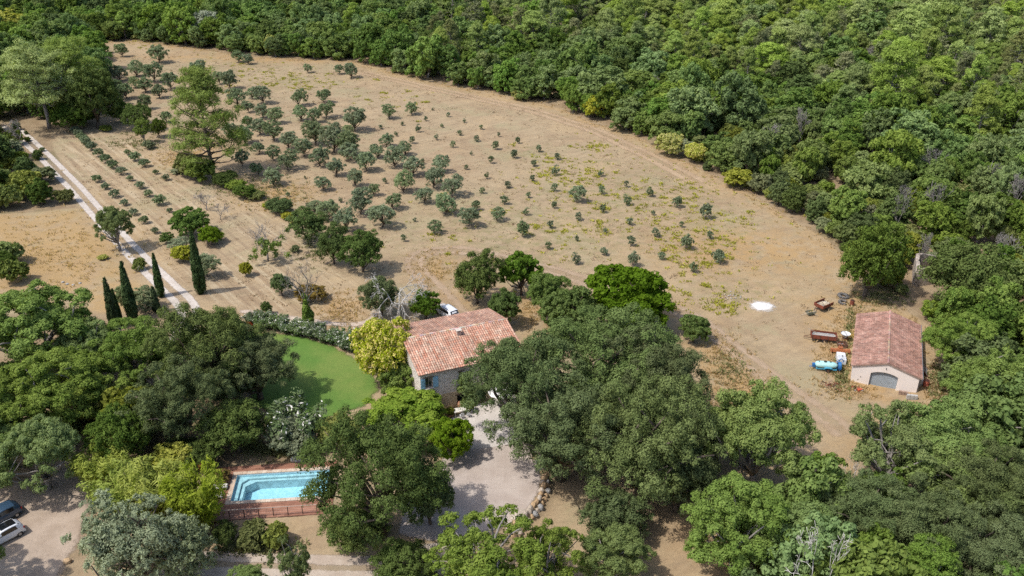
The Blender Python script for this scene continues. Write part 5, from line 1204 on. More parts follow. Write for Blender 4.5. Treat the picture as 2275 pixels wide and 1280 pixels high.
# scrap heaps
def heap(px, py, lab, mats, nn, sx, sy, h_, name, cat, ln=(0.4, 1.0)):
    p = at(px, py); e = empty(name, p, lab, cat)
    for i in range(nn):
        a = prng.random() * 6.28; L_ = prng.uniform(*ln); c = Vector((prng.gauss(0, sx), prng.gauss(0, sy), h_ * prng.random() + 0.05)); d = Vector((math.cos(a), math.sin(a), prng.uniform(-.25, .35))) * L_ / 2
        (MB().tube([c - d, c + d * 0.3 + Vector((0, 0, 0.1)), c + d], 0.03, 5) if i % 2 else MB().box(c, (L_ * 0.6, 0.09, 0.06), a)).build('scrap_piece', mats[i % len(mats)], e)
    return e
heap(1842, 858, 'rusty brown heap of scrap iron on the dry grass below the sprayer', [RUSTB, RUST, plain('dry_stick', (0.42, 0.28, 0.17))], 34, 0.55, 0.45, 0.35, 'scrap_heap', 'scrap')
e = heap(1905, 866, 'small heap of bars and a red crate near the garage door', [RUSTB, GREYB, plain('bright_red_paint', (0.52, 0.10, 0.05))], 16, 0.4, 0.3, 0.25, 'scrap_heap', 'scrap', (0.3, 0.7))
MB().box((0.15, -0.35, 0.18), (0.6, 0.35, 0.3), 0.3).build('crate', plain('bright_red_paint', (0.52, 0.10, 0.05)), e)
# things at the right of the garage
pp = gpt(8.75, 5.2); e = empty('lean_to_frame', pp, 'rust-edged sheet leaning on the right wall of the garage', 'sheet', rz=GA)
MB().add([(-0.72, -1.0, 1.25), (-0.72, 1.0, 1.25), (0.45, 1.0, 0.0), (0.45, -1.0, 0.0), (-0.66, -1.0, 1.28), (-0.66, 1.0, 1.28), (0.51, 1.0, 0.03), (0.51, -1.0, 0.03)], [(0, 1, 2, 3), (7, 6, 5, 4), (0, 4, 5, 1), (2, 6, 7, 3), (1, 5, 6, 2), (3, 7, 4, 0)]).build('panel', GREYB, e)
for y in (-1.02, 1.02): MB().tube([(-0.68, y, 1.27), (0.49, y, 0.02)], 0.05, 4).build('edge_bar', RUST, e)
pp = gpt(8.3, 1.9); o = MB().tube([(0, 0, 0), (0, 0, 0.1), (0, 0, 0.75), (0, 0, 0.9), (0, 0, 1.0)], [0.22, 0.25, 0.25, 0.16, 0.07], 14).build('white_canister', WHITEM); o.location = pp; tag(o, 'white canister standing against the right side of the garage', 'canister')
pp = gpt(6.35, -0.65); e = empty('stone_block_pile', pp, 'low stack of brown blocks against the garage front beside the door', 'blocks', rz=GA)
for i in range(6): MB().box((-0.35 + 0.35 * (i % 3), 0.0, 0.12 + 0.24 * (i // 3)), (0.32, 0.30, 0.22)).build('block', plain('brown_block', (0.33, 0.23, 0.18)), e)
pp = gpt(7.3, -1.5); e = empty('block_stack', pp, 'stack of pale grey concrete blocks at the garage front corner', 'blocks', rz=GA + 0.2)
for i in range(9): MB().box((-0.4 + 0.42 * (i % 3), 0.0, 0.12 + 0.2 * (i // 3)), (0.39, 0.36, 0.18)).build('block', plain('grey_block', (0.46, 0.45, 0.43)), e)
# white powder heap, rubble
p = at(1693, 680); rr = np.random.default_rng(4); vs, fs = [(0, 0, 0.30)], []
for k in range(1, 9):
    for j in range(28):
        a = 2 * math.pi * j / 28; r_ = k / 8 * (1 + 0.10 * math.sin(3 * a + 1) + 0.07 * math.sin(5 * a)); vs.append((1.45 * r_ * math.cos(a), 1.25 * r_ * math.sin(a), 0.30 * (1 - k / 8) ** 1.3 + rr.random() * 0.03 - (0.03 if k == 8 else 0)))
for j in range(28):
    fs.append((0, 1 + j, 1 + (j + 1) % 28))
    for k in range(7): fs.append((1 + k * 28 + j, 1 + (k + 1) * 28 + j, 1 + (k + 1) * 28 + (j + 1) % 28, 1 + k * 28 + (j + 1) % 28))
o = MB().add(vs, fs).build('powder_heap', plain('white_powder', (0.74, 0.73, 0.71), (0.62, 0.61, 0.59), 2.5, 1.0, 0.08, bscale=6), smooth=True); o.location = p; tag(o, 'spread heap of bright white powder on the dry field', 'heap')
sheet('powder_dust', [(p.x + 2.3 * math.cos(a), p.y + 2.0 * math.sin(a)) for a in np.linspace(0, 6.283, 24, endpoint=False)], 0.03, surf_mat('white_dust', ((0.70, 0.67, 0.63), (0.56, 0.52, 0.47)), 2.0, 1.3), 0.4, 'dusting of white powder round the heap')
p = at(1630, 661); e = empty('rubble_heap', p, 'low heap of pinkish rubble and twigs beside the white powder', 'rubble')
for i in range(24): rock('rubble_piece', (ROCKS[0], plain('pink_rubble', (0.50, 0.35, 0.28)), ROCKS[2])[i % 3], (prng.gauss(0, 0.9), prng.gauss(0, 0.7), 0.08), (0.22, 0.2, 0.12), 300 + i % 6, e, prng.random() * 6)
# ------------------------------------------------------------------ patio furniture and pots
p = at(1025, 921); e = empty('garden_table', p, 'long white garden table on the patio by the farmhouse wall', 'table', rz=HA)
WHT = plain('white_table', (0.74, 0.70, 0.64), None, 2, 0.7)
MB().box((0, 0, 0.74), (2.0, 0.85, 0.06)).build('table_top', WHT, e)
for a in (-0.85, 0.85):
    for b_ in (-0.33, 0.33): MB().box((a, b_, 0.355), (0.07, 0.07, 0.71)).build('leg', WHT, e)
def chair(u, v, rz, lab):
    q = p + Matrix.Rotation(HA, 3, 'Z') @ Vector((u, v, 0)); e2 = empty('garden_chair', (q.x, q.y, p.z), lab, 'chair', 'white chairs round the patio table', HA + rz)
    MB().box((0, 0, 0.44), (0.44, 0.44, 0.04)).build('seat', WHITEM, e2); MB().box((0, 0.2, 0.70), (0.44, 0.03, 0.44)).build('backrest', WHITEM, e2)
    for a in (-.19, .19):
        for b_ in (-.19, .19): MB().box((a, b_, 0.21), (0.035, 0.035, 0.42)).build('leg', WHITEM, e2)
chair(1.35, -0.2, R(-90), 'white chair at the right end of the garden table'); chair(-0.2, -0.8, R(180), 'white chair on the near side of the garden table'); chair(0.6, -0.85, R(170), 'white chair on the near side, nearer the right table end')
TERRA = plain('terracotta_pot', (0.52, 0.27, 0.17), (0.42, 0.21, 0.13), 4, 0.9)
def pot(px, py, lab, r=0.22, h=0.45, plantk=None, jar=False):
    q = at(px, py); e2 = empty('plant_pot' if not jar else 'clay_jar', q, lab, 'pot' if not jar else 'jar')
    if jar: MB().tube([(0, 0, 0), (0, 0, .05), (0, 0, h * .45), (0, 0, h * .8), (0, 0, h * .9), (0, 0, h)], [r * .6, r * .68, r, r * .72, r * .5, r * .58], 16).build('vessel', TERRA, e2, smooth=True)
    else:
        MB().tube([(0, 0, 0), (0, 0, h * 0.85), (0, 0, h * .86), (0, 0, h)], [r * .7, r, r * 1.1, r * 1.1], 16).build('vessel', TERRA, e2); MB().cyl((0, 0, h), (0, 0, h + .004), r * .95, 14).build('soil', plain('soil', (0.06, 0.04, 0.03)), e2)
    return q
pot(1021, 905, 'rounded clay jar by the farmhouse door, the greyer of two', 0.30, 0.85, jar=True); pot(1030, 904, 'orange clay jar by the farmhouse door', 0.27, 0.9, jar=True)
q = pot(1044, 915, 'clay pot holding a bright green shrub at the end of the table', 0.28, 0.4); plant('yellow', 'potted_shrub', 0, 0, 0, None, 'bright green clipped shrub growing in a clay pot by the table', 'shrub', base=q + Vector((0, 0, 0.35)), w=1.1, h=1.0)
q = pot(1000, 925, 'wide clay pot at the left end of the garden table', 0.38, 0.35); plant('maquis', 'potted_shrub', 0, 0, 0, None, 'leafy plant growing in the wide clay pot left of the table', 'shrub', base=q + Vector((0, 0, 0.3)), w=1.0, h=0.9)
# parasol beyond the oak branches
q = at(1112, 905); e = empty('garden_parasol', q, 'white parasol glimpsed through the evergreen oak branches beside the house', 'parasol')
MB().cyl((0, 0, 0), (0, 0, 2.5), 0.03, 8).build('pole', WHT, e); MB().cyl((0, 0, 0), (0, 0, 0.12), 0.3, 14).build('base', GREYB, e)
b = MB(); b.add([(0, 0, 2.65)] + [(1.5 * math.cos(a), 1.5 * math.sin(a), 2.15 + (0.06 if k % 2 else 0)) for k, a in enumerate(np.linspace(0, 6.283, 16, endpoint=False))] + [(0, 0, 2.60)] + [(1.48 * math.cos(a), 1.48 * math.sin(a), 2.12 + (0.06 if k % 2 else 0)) for k, a in enumerate(np.linspace(0, 6.283, 16, endpoint=False))], [(0, 1 + k, 1 + (k + 1) % 16) for k in range(16)] + [(17, 18 + (k + 1) % 16, 18 + k) for k in range(16)]); b.build('canopy', plain('white_canvas', (0.84, 0.83, 0.81), None, 2, 0.9), e)
# sun loungers
def lounger(u, v, lab):
    q = pw(u, v, 0.035); e2 = empty('sun_lounger', q, lab, 'sun lounger', 'white loungers on the pool deck', PA)
    MB().box((0, 0, 0.30), (1.9, 0.68, 0.06)).build('frame', WHITEM, e2)
    for a in (-.8, .8):
        for b_ in (-.28, .28): MB().box((a, b_, 0.135), (0.06, 0.06, 0.27)).build('leg', WHITEM, e2)
    MB().box((0.22, 0, 0.375), (1.4, 0.62, 0.09)).build('mattress', plain('cream_cushion', (0.70, 0.66, 0.60), None, 2, 0.9), e2, bevel=0.03)
    M = Matrix.Rotation(R(18), 3, 'Y'); MB().box((-0.72, 0, 0.44), (0.55, 0.62, 0.09), m=M).build('backrest', plain('cream_cushion', (0.7, 0.66, 0.6)), e2)
lounger(-1.55, 2.1, 'white sun lounger on the deck, the one farther from the fence'); lounger(-1.75, 0.75, 'white sun lounger on the deck, the one nearer the fence')
q = at(440, 1042); e = empty('patio_parasol', q, 'small blue-green folded parasol beside the red shrub near the pool', 'parasol')
MB().cyl((0, 0, 0), (0, 0, 1.9), 0.025, 8).build('pole', WHT, e); MB().tube([(0, 0, 0.9), (0, 0, 1.2), (0, 0, 1.9), (0, 0, 2.1)], [0.2, 0.24, 0.1, 0.02], 10).build('canopy', plain('teal_canvas', (0.10, 0.22, 0.26)), e)
# ------------------------------------------------------------------ named trees and shrubs near the house
HEROES = [
 # kind, name, x, y, width, top, label, category
 ('tall_pine', 'pine_tree', 470, 396, 156, 152, 'tall open pine standing alone between the left rows and the olive grove'),
 ('round_pine', 'pine_tree', 108, 286, 150, 92, 'rounded light green pine with bare leaning trunk at the top left'),
 ('round_pine', 'pine_tree', 172, 262, 120, 84, 'second rounded pine just behind the leaning one at the top left'),
 ('holm', 'holm_oak', 205, 285, 95, 150, 'dark evergreen oak against the pines, at the corner of the left field'),
 ('holm', 'holm_oak', 160, 290, 80, 225, 'lower dark evergreen bush oak under the two pines'),
 ('holm', 'holm_oak', 262, 272, 46, 215, 'small dark evergreen oak left of the dark pair behind the shrub rows'),
 ('holm', 'holm_oak', 303, 290, 56, 228, 'dark evergreen oak behind the little pale tree'),
 ('holm', 'holm_oak', 350, 305, 34, 262, 'narrow dark evergreen oak left of the tall open pine'),
 ('oak_bright', 'young_tree', 316, 318, 32, 262, 'little pale green tree with a bare stem in front of dark oaks'),
 ('holm', 'holm_oak', 685, 538, 78, 460, 'round dark evergreen oak at the near left end of the olive grove'),
 ('holm_grey', 'holm_oak', 740, 586, 70, 500, 'dark evergreen oak, left one of the touching pair by the dirt track'),
 ('holm', 'holm_oak', 800, 604, 92, 514, 'large dark evergreen oak with yellow flecks, right one of the touching pair'),
 ('holm_grey', 'holm_oak', 1062, 674, 104, 562, 'dense round evergreen oak inside the bend of the dirt track'),
 ('plane', 'broadleaf_tree', 1157, 654, 88, 562, 'bright green open broadleaf tree right of the round evergreen oak'),
 ('mulberry', 'mulberry_tree', 1120, 724, 66, 645, 'small leafy green tree at the back right corner of the farmhouse'),
 ('oak_bright', 'broadleaf_tree', 1222, 712, 96, 605, 'yellowish green tree behind the mulberries, nearest the farmhouse'),
 ('mulberry', 'mulberry_tree', 1268, 748, 120, 636, 'glossy green mulberry left of the largest one'),
 ('mulberry', 'mulberry_tree', 1398, 726, 180, 586, 'largest glossy green mulberry with shadow on the dirt track'),
 ('mulberry', 'clipped_bush', 1545, 760, 62, 698, 'egg shaped dense green bush beside the dirt track'),
 ('mulberry', 'fig_tree', 944, 708, 60, 646, 'leafy green fig right of the silver dead tree'),
 ('holm_grey', 'evergreen_shrub', 842, 702, 80, 612, 'grey green evergreen shrub left of the silver dead tree'),
 ('sumac', 'flowering_tree', 852, 852, 140, 712, 'yellow green tree covered in cream blossom at the farmhouse gable'),
 ('lime', 'broadleaf_tree', 886, 874, 92, 796, 'vivid green tree under the cream blossom tree at the house corner'),
 ('lime', 'broadleaf_tree', 890, 968, 185, 868, 'bright green tree below the house front, left of the patio'),
 ('lime', 'broadleaf_tree', 1002, 1018, 92, 930, 'yellow green small tree overhanging the patio edge'),
 ('holm_big', 'holm_oak', 838, 1188, 290, 926, 'great dome of evergreen oak standing between pool and gravel terrace'),
 ('holm', 'holm_oak', 950, 1165, 110, 1030, 'dark low evergreen oak tucked against the great dome, terrace side'),
 ('holm_grey', 'holm_oak', 790, 1215, 130, 1120, 'low evergreen oak at the foot of the great dome, nearest the drive'),
 ('holm_big', 'holm_oak', 1165, 965, 250, 740, 'evergreen oak overhanging the farmhouse roof and patio'),
 ('holm_big', 'holm_oak', 1330, 920, 330, 685, 'highest evergreen oak in the middle of the big clump right of the house'),
 ('holm_big', 'holm_oak', 1448, 960, 240, 738, 'evergreen oak on the right flank of the big clump'),
 ('holm_big', 'holm_oak', 1262, 1065, 290, 830, 'evergreen oak at the front left of the big clump over the boulders'),
 ('holm_big', 'holm_oak', 1428, 1105, 310, 830, 'evergreen oak at the front right of the big clump'),
 ('holm_grey', 'holm_oak', 1535, 1040, 140, 905, 'smaller evergreen oak at the right foot of the big clump'),
 ('holm_grey', 'holm_oak', 1515, 1135, 150, 985, 'lowest evergreen oak on the right front of the big clump'),
 ('holm_grey', 'holm_oak', 1368, 1205, 135, 1085, 'round grey green evergreen oak in front of the big clump'),
 ('oak_bright', 'broadleaf_tree', 1360, 1300, 150, 1165, 'round mid green tree at the bottom, right of the sandy slope'),
 ('holm_big', 'holm_oak', 462, 888, 225, 676, 'tallest evergreen oak of the clump left of the lawn'),
 ('holm_big', 'holm_oak', 562, 890, 195, 732, 'evergreen oak of the left clump that shades the lawn'),
 ('holm_big', 'holm_oak', 400, 980, 220, 790, 'evergreen oak at the front of the clump left of the lawn'),
 ('holm', 'holm_oak', 525, 880, 120, 770, 'darkest evergreen oak, in the middle of the clump left of the lawn'),
 ('holm_grey', 'holm_oak', 520, 1005, 150, 885, 'evergreen oak hanging over the far side of the pool deck'),
 ('oak', 'oak_tree', 285, 858, 180, 716, 'leafy oak below the two left cypresses'),
 ('oak', 'oak_tree', 190, 842, 165, 712, 'leafy oak touching the dry meadow, left of the cypresses'),
 ('oak', 'oak_tree', 55, 830, 270, 632, 'tall oak at the left picture edge below the dry meadow'),
 ('oak', 'oak_tree', 130, 950, 250, 770, 'broad oak on the left, behind the parking yard'),
 ('oak', 'oak_tree', 20, 990, 220, 820, 'oak at the left picture edge above the parked cars'),
 ('oak', 'oak_tree', 80, 1090, 175, 930, 'oak branch mass overhanging the parking yard'),
 ('oak', 'oak_tree', -15, 1075, 190, 930, 'oak at the left edge shading the parked cars'),
 ('oak', 'oak_tree', -95, 1330, 150, 1140, 'oak just past the left edge whose shade dapples the yard'),
 ('oak', 'oak_tree', -190, 1270, 170, 1080, 'farther oak past the left edge beyond the yard'),
 ('maquis', 'shrub', 235, 930, 120, 850, 'yellowish shrub between the left oaks and the evergreen clump'),
 ('maquis', 'shrub', 300, 960, 110, 850, 'brownish green tall shrub beside the yard exit'),
 ('holm', 'holm_oak', 260, 1030, 130, 900, 'shaded dark evergreen oak above the bamboo'),
 ('yellow', 'shrub', 375, 1045, 90, 985, 'autumn yellow shrub above the bamboo'),
 ('holm_grey', 'shrub', 450, 1035, 80, 975, 'grey green rounded shrub above the pool deck corner'),
 ('red', 'red_shrub', 456, 1052, 26, 1020, 'small red leaved shrub at the pool deck corner'),
 ('brown', 'shrub', 492, 1068, 40, 1040, 'reddish brown shrub at the left end of the deck'),
 ('oleander', 'oleander', 655, 985, 115, 892, 'tall oleander with white blossom between lawn and pool'),
 ('olive_pale', 'shrub', 650, 1005, 100, 930, 'grey green shrub in front of the tall white oleander'),
 ('maquis', 'shrub', 745, 985, 90, 920, 'green shrub at the lower edge of the lawn'),
 ('bamboo', 'bamboo_clump', 275, 1135, 120, 1040, 'light yellow green bamboo, left clump'),
 ('bamboo', 'bamboo_clump', 350, 1140, 130, 1025, 'light yellow green bamboo, middle clump'),
 ('bamboo', 'bamboo_clump', 435, 1175, 125, 1040, 'light yellow green bamboo clump touching the deck fence'),
 ('bamboo', 'bamboo_clump', 225, 1080, 110, 985, 'taller darker bamboo clump at the yard edge'),
 ('olive_big', 'olive_tree', 290, 1290, 215, 1100, 'large pale grey olive at the bottom left with visible limbs'),
 ('olive_pale', 'olive_tree', 405, 1290, 120, 1150, 'smaller grey olive right of the large bottom left one'),
 ('oak_open', 'oak_tree', 1080, 1350, 250, 1135, 'open sparse oak at the bottom with pale limbs over the terrace'),
 ('oak_open', 'oak_tree', 1220, 1330, 150, 1165, 'sparse oak at the bottom over the sandy slope'),
 ('oak_open', 'oak_tree', 648, 1335, 78, 1200, 'slender sparse oak rising from the bottom edge over the drive'),
 ('oak_bright', 'shrub', 545, 1320, 80, 1255, 'yellow green bush at the bottom edge below the drive'),
 ('holm', 'holm_oak', 900, 1300, 130, 1195, 'round evergreen oak at the bottom, right of the drive'),
 ('holm', 'shrub', 497, 1212, 52, 1158, 'rounded green shrub below the deck, leftmost of three'),
 ('maquis', 'shrub', 560, 1212, 56, 1160, 'rounded green shrub below the deck, middle of three'),
 ('maquis', 'shrub', 612, 1212, 54, 1162, 'rounded green shrub below the deck, nearest the great oak dome'),
 ('oak', 'oak_tree', 1692, 1085, 232, 858, 'tall leafy oak between the big clump and the garage track'),
 ('oak', 'oak_tree', 1645, 1000, 110, 905, 'leafy oak squeezed between the big clump and the tall leafy oak'),
 ('oak_bright', 'oak_tree', 1640, 1275, 220, 1070, 'bright green oak at the bottom right of the sandy clearing'),
 ('oak_bright', 'oak_tree', 1770, 1270, 190, 1110, 'bright green oak behind the bone white dead tree'),
 ('oak_open', 'oak_tree', 1975, 1095, 205, 900, 'pale loose oak whose top overlaps the garage front'),
 ('oak', 'oak_tree', 2100, 1080, 225, 895, 'leafy oak right of the pale loose oak'),
 ('oak', 'oak_tree', 2215, 960, 220, 780, 'deep green oak right of the garage at the picture edge'),
 ('oak_bright', 'oak_tree', 2105, 1150, 190, 985, 'yellow flecked oak in the lower right wood'),
 ('holm_big', 'holm_oak', 1930, 1220, 220, 1050, 'dark evergreen oak in the lower right wood, nearest the bare twisted tree'),
 ('holm_big', 'holm_oak', 2050, 1260, 220, 1080, 'dark evergreen oak in the middle of the lower right wood'),
 ('holm_big', 'holm_oak', 2180, 1170, 210, 980, 'dark evergreen oak by the right edge of the lower right wood'),
 ('holm_big', 'holm_oak', 2190, 1300, 220, 1130, 'dark evergreen oak in the bottom right corner'),
 ('oak_bright', 'oak_tree', 2060, 1350, 140, 1200, 'pale green sapling oak at the bottom right'),
 ('yellow', 'shrub', 2240, 1320, 100, 1240, 'yellow green bush in the bottom right corner'),
 ('holm_big', 'holm_oak', 2270, 1230, 200, 1050, 'evergreen oak cut by the right edge near the bottom'),
 ('ivy_tree', 'ivy_tree', 686, 726, 84, 582, 'half dead tree wrapped in ivy beside the garden path'),
 ('dead_silver', 'dead_tree', 882, 714, 130, 604, 'silver grey dead tree behind the farmhouse'),
 ('dead_white', 'dead_tree', 1795, 1400, 110, 1158, 'bone white dead tree at the bottom right'),
 ('dead_white', 'dead_tree', 1880, 1112, 50, 1015, 'bare twisted grey tree on the pale track at the lower right'),
 ('half_bare', 'almond_tree', 596, 580, 95, 498, 'half bare tree with thin green leaves in the left field'),
 ('bare', 'bare_tree', 460, 468, 46, 428, 'leafless little tree in the left field, farther of two'),
 ('bare', 'bare_tree', 489, 488, 42, 456, 'leafless little tree in the left field, nearer of two'),
 ('brown', 'shrub', 690, 668, 60, 628, 'grey brown dry shrub behind the ivy wrapped tree'),
 ('oak', 'oak_tree', 255, 556, 78, 458, 'loose leafy oak growing over the pale gravel track'),
 ('mulberry', 'round_tree', 420, 524, 76, 462, 'round green tree behind the single cypress'),
 ('mulberry', 'round_tree', 466, 543, 52, 500, 'smaller round green tree right of the cypress tip'),
 ('mulberry', 'sapling', 370, 541, 27, 516, 'tiny green fruit tree left of the round green tree'),
 ('yellow', 'lemon_bush', 405, 580, 48, 545, 'yellow green bush behind the single cypress'),
 ('olive_pale', 'olive_tree', 456, 616, 54, 562, 'grey olive just right of the single cypress'),
 ('olive_pale', 'shrub', 398, 556, 44, 528, 'grey olive shrub left of the single cypress'),
 ('yellow', 'shrub', 545, 614, 26, 582, 'small bright yellow green bush alone on the left field'),
 ('holm', 'shrub', 625, 657, 44, 606, 'dark green shrub left of the ivy wrapped tree'),
 ('cypress', 'cypress_tree', 447, 652, 25, 512, 'tallest slim cypress standing alone right of the pale track'),
 ('cypress', 'cypress_tree', 296, 712, 25, 578, 'slim cypress left of the track, tallest of the left group'),
 ('cypress', 'cypress_tree', 256, 728, 22, 614, 'slim cypress farthest left of the group'),
 ('cypress', 'cypress_tree', 264, 715, 17, 640, 'short cypress tucked behind the farthest left one'),
 ('cypress', 'cypress_tree', 358, 660, 18, 560, 'slim cypress beside the left edge of the pale track'),
 ('cypress', 'cypress_tree', 349, 694, 17, 635, 'short cypress in front of the one at the track edge'),
 ('olive_pale', 'olive_tree', 320, 690, 60, 640, 'grey olive between the left cypresses'),
 ('olive_pale', 'olive_tree', 275, 690, 40, 632, 'grey olive behind the farthest left cypress'),
 ('maquis', 'shrub', 308, 600, 26, 575, 'pale green spiky shrub at the left edge of the pale track'),
 ('yellow', 'shrub', 228, 576, 22, 566, 'low green tuft on the dry meadow'),
 ('maquis', 'shrub', 28, 626, 58, 575, 'rounded green bush at the left edge of the dry meadow, nearest'),
 ('maquis', 'shrub', 15, 585, 60, 535, 'rounded bush at the left edge of the dry meadow, farther'),
 ('holm', 'shrub', 5, 605, 50, 560, 'darker bush at the left edge of the dry meadow, between two others'),
 ('holm', 'shrub', 592, 700, 24, 670, 'small upright green shrub beside the garden path'),
 ('red', 'red_shrub', 553, 735, 18, 714, 'tiny red leaved shrub at the corner of the lawn'),
 ('oleander', 'oleander', 790, 780, 50, 730, 'rounded green shrub with few white flowers at the right end of the lawn hedge'),
 ('holm', 'holm_oak', 1943, 660, 128, 490, 'big round dark green tree on the wood edge left of the ruined hut'),
 ('holm_grey', 'holm_oak', 2150, 690, 170, 540, 'big grey green evergreen oak right of the ruined hut'),
 ('oak', 'oak_tree', 2130, 830, 150, 700, 'deep green tree against the right wall of the garage'),
 ('bare', 'dead_tree', 2040, 605, 34, 515, 'grey dead snag rising from the ruined hut'),
 ('silver', 'silver_tree', 458, 96, 70, 24, 'silvery white tree in the dark wood beyond the far field edge'),
 ('sumac', 'flowering_shrub', 1490, 344, 62, 295, 'pale yellow blossoming shrub on the right wood edge'),
 ('sumac', 'flowering_shrub', 1545, 360, 50, 318, 'smaller yellow blossoming shrub right of the first on the wood edge'),
 ('yellow', 'flowering_shrub', 1640, 415, 60, 375, 'bright yellow green shrub lower on the right wood edge'),
 ('yellow', 'flowering_shrub', 1320, 265, 40, 215, 'pale yellow shrub in front of dark oaks on the wood edge'),
 ('yellow', 'flowering_shrub', 1150, 222, 26, 200, 'tiny yellow shrub at the foot of dark oaks on the wood edge'),
 ('yellow', 'flowering_shrub', 605, 122, 40, 78, 'yellow green creeper covered tree on the far field edge'),
 ('yellow', 'flowering_shrub', 15, 90, 80, 22, 'yellow leaved tree at the top left corner'),
]
GROUPS = {'cypress': 'cypresses by the gravel track', 'holm_big': 'big evergreen oaks round the house', 'bamboo': 'bamboo by the pool'}
CATS = {'shrub', 'red_shrub', 'oleander', 'evergreen_shrub', 'clipped_bush', 'lemon_bush', 'flowering_shrub', 'bamboo_clump'}
hero_pts = []
for k, nm, x, y, w_, top, lab in HEROES:
    e = plant(k, nm, x, y, w_, top, lab, 'bamboo' if nm == 'bamboo_clump' else 'shrub' if nm in CATS else 'tree', GROUPS.get(k))
    hero_pts.append((e.location.x, e.location.y, w_ / ppm(e.location) / 2))
# hedge of shrubs between path and lawn
hl = [(565, 722, 44), (590, 726, 46), (614, 730, 44), (640, 736, 46), (664, 742, 44), (700, 748, 46), (724, 756, 46), (748, 764, 44), (770, 774, 42)]
for i, (x, y, w_) in enumerate(hl):
    plant('oleander', 'hedge_shrub', x, y, w_, y - 30, 'low flowering hedge shrub above the lawn, %s from the left' % ordw(i), 'shrub', 'hedge shrubs between lawn and path')
# overgrown bank between the left field and the olive grove
bank = [(420, 392, 60, 340, 'maquis'), (445, 402, 60, 355, 'maquis'), (500, 412, 50, 380, 'holm'), (522, 420, 40, 398, 'maquis'), (545, 438, 52, 408, 'holm'), (570, 442, 36, 424, 'maquis'), (598, 462, 30, 448, 'yellow'), (616, 472, 50, 440, 'holm'), (628, 478, 44, 440, 'holm'), (640, 486, 30, 470, 'yellow'), (655, 496, 28, 480, 'yellow'), (395, 385, 30, 372, 'maquis_grey'), (330, 330, 26, 312, 'maquis_grey'), (235, 292, 24, 278, 'maquis'), (655, 560, 20, 545, 'maquis_grey'), (700, 470, 34, 445, 'olive_pale')]
for i, (x, y, w_, t, k) in enumerate(bank):
    plant(k, 'bank_shrub', x, y, w_, t, 'wild shrub on the grassy bank, %s from the tall open pine downhill' % ordw(i), 'shrub', 'shrubs on the bank beside the olive grove')

# ------------------------------------------------------------------ olive grove
OL = [(223,128,32),(272,126,27),(353,140,40),(238,166,28),(266,180,34),(305,170,34),(341,182,46),(300,195,26),(323,205,34),(380,199,36),(245,200,26),(262,206,26),(282,219,34),(324,243,30),(355,218,30),(371,272,26),(441,172,36),(489,187,26),(512,198,38),(529,237,40),
 (530,139,27),(552,143,24),(685,162,20),(754,165,20),(781,174,30),(561,219,26),(585,230,38),(553,250,26),(583,263,32),(612,275,34),(667,236,34),(720,228,30),(669,268,32),(725,263,42),(698,272,30),(790,291,50),(864,264,30),(914,255,28),(551,284,26),(578,300,34),(608,313,42),(544,320,40),(514,305,34),
 (642,331,36),(575,342,28),(609,357,32),(675,348,40),(711,369,42),(776,358,42),(815,380,44),(538,369,34),(641,378,46),(748,391,38),(572,390,30),(607,412,42),(719,424,32),(790,414,36),(831,435,26),(875,465,36),(802,476,54),(849,505,58),(729,488,48),(768,515,48),(898,427,44),(877,372,46),(859,326,30),(838,351,30),(900,345,30),(919,391,42),(980,383,34),(964,418,42),(1005,437,50),(942,451,40),(991,476,48),(1042,503,46),(967,520,32),(1106,492,30),(1283,448,35)]
OLP = [(697,322,48,268),(738,338,54,275),(772,345,46,290),(772,304,26,276)]
marks = [('the tall open pine', (470, 396)), ('the round dark oak at the grove end', (685, 538)), ('the touching dark oak pair', (775, 596)), ('the far left field corner', (215, 105)), ('the pale olive thicket', (738, 330)), ('the far wood edge', (820, 150)), ('the young olive rows', (1130, 470)), ('the bare little trees', (460, 430)), ('the two pines at the top left', (180, 200)), ('the centre of the grove', (850, 400))]
mp = [(t, flat_at(*q)) for t, q in marks]
def ranked(points):
    """for each point: nearest landmark and its rank among the points that share it"""
    own = [min(range(len(mp)), key=lambda j: (mp[j][1] - p).length) for p in points]; out = [None] * len(points)
    for j in range(len(mp)):
        ids = sorted([i for i in range(len(points)) if own[i] == j], key=lambda i: (mp[j][1] - points[i]).length)
        for r_, i in enumerate(ids): out[i] = (mp[j][0], r_)
    return out
pts = [at(x, y) for x, y, _ in OL]
for (x, y, w_), p, (lm_, r_) in zip(OL, pts, ranked(pts)):
    sz = w_ / ppm(p); q = 'small' if sz < 2.9 else 'broad' if sz > 4.0 else 'mature'
    plant('olive', 'olive_tree', x, y, w_ * 0.98, None, '%s grey green olive tree, %s nearest to %s' % (q, ordw(r_), lm_), 'tree', 'olive trees of the grove', h=sz * (0.95 + 0.18 * prng.random()))
for i, (x, y, w_, t) in enumerate(OLP):
    plant('olive_pale', 'olive_tree', x, y, w_, t, 'bushy unpruned pale olive, %s from the left in the thicket mid grove' % ordw((0, 1, 3, 2)[i]), 'tree', 'unpruned olives of the thicket')
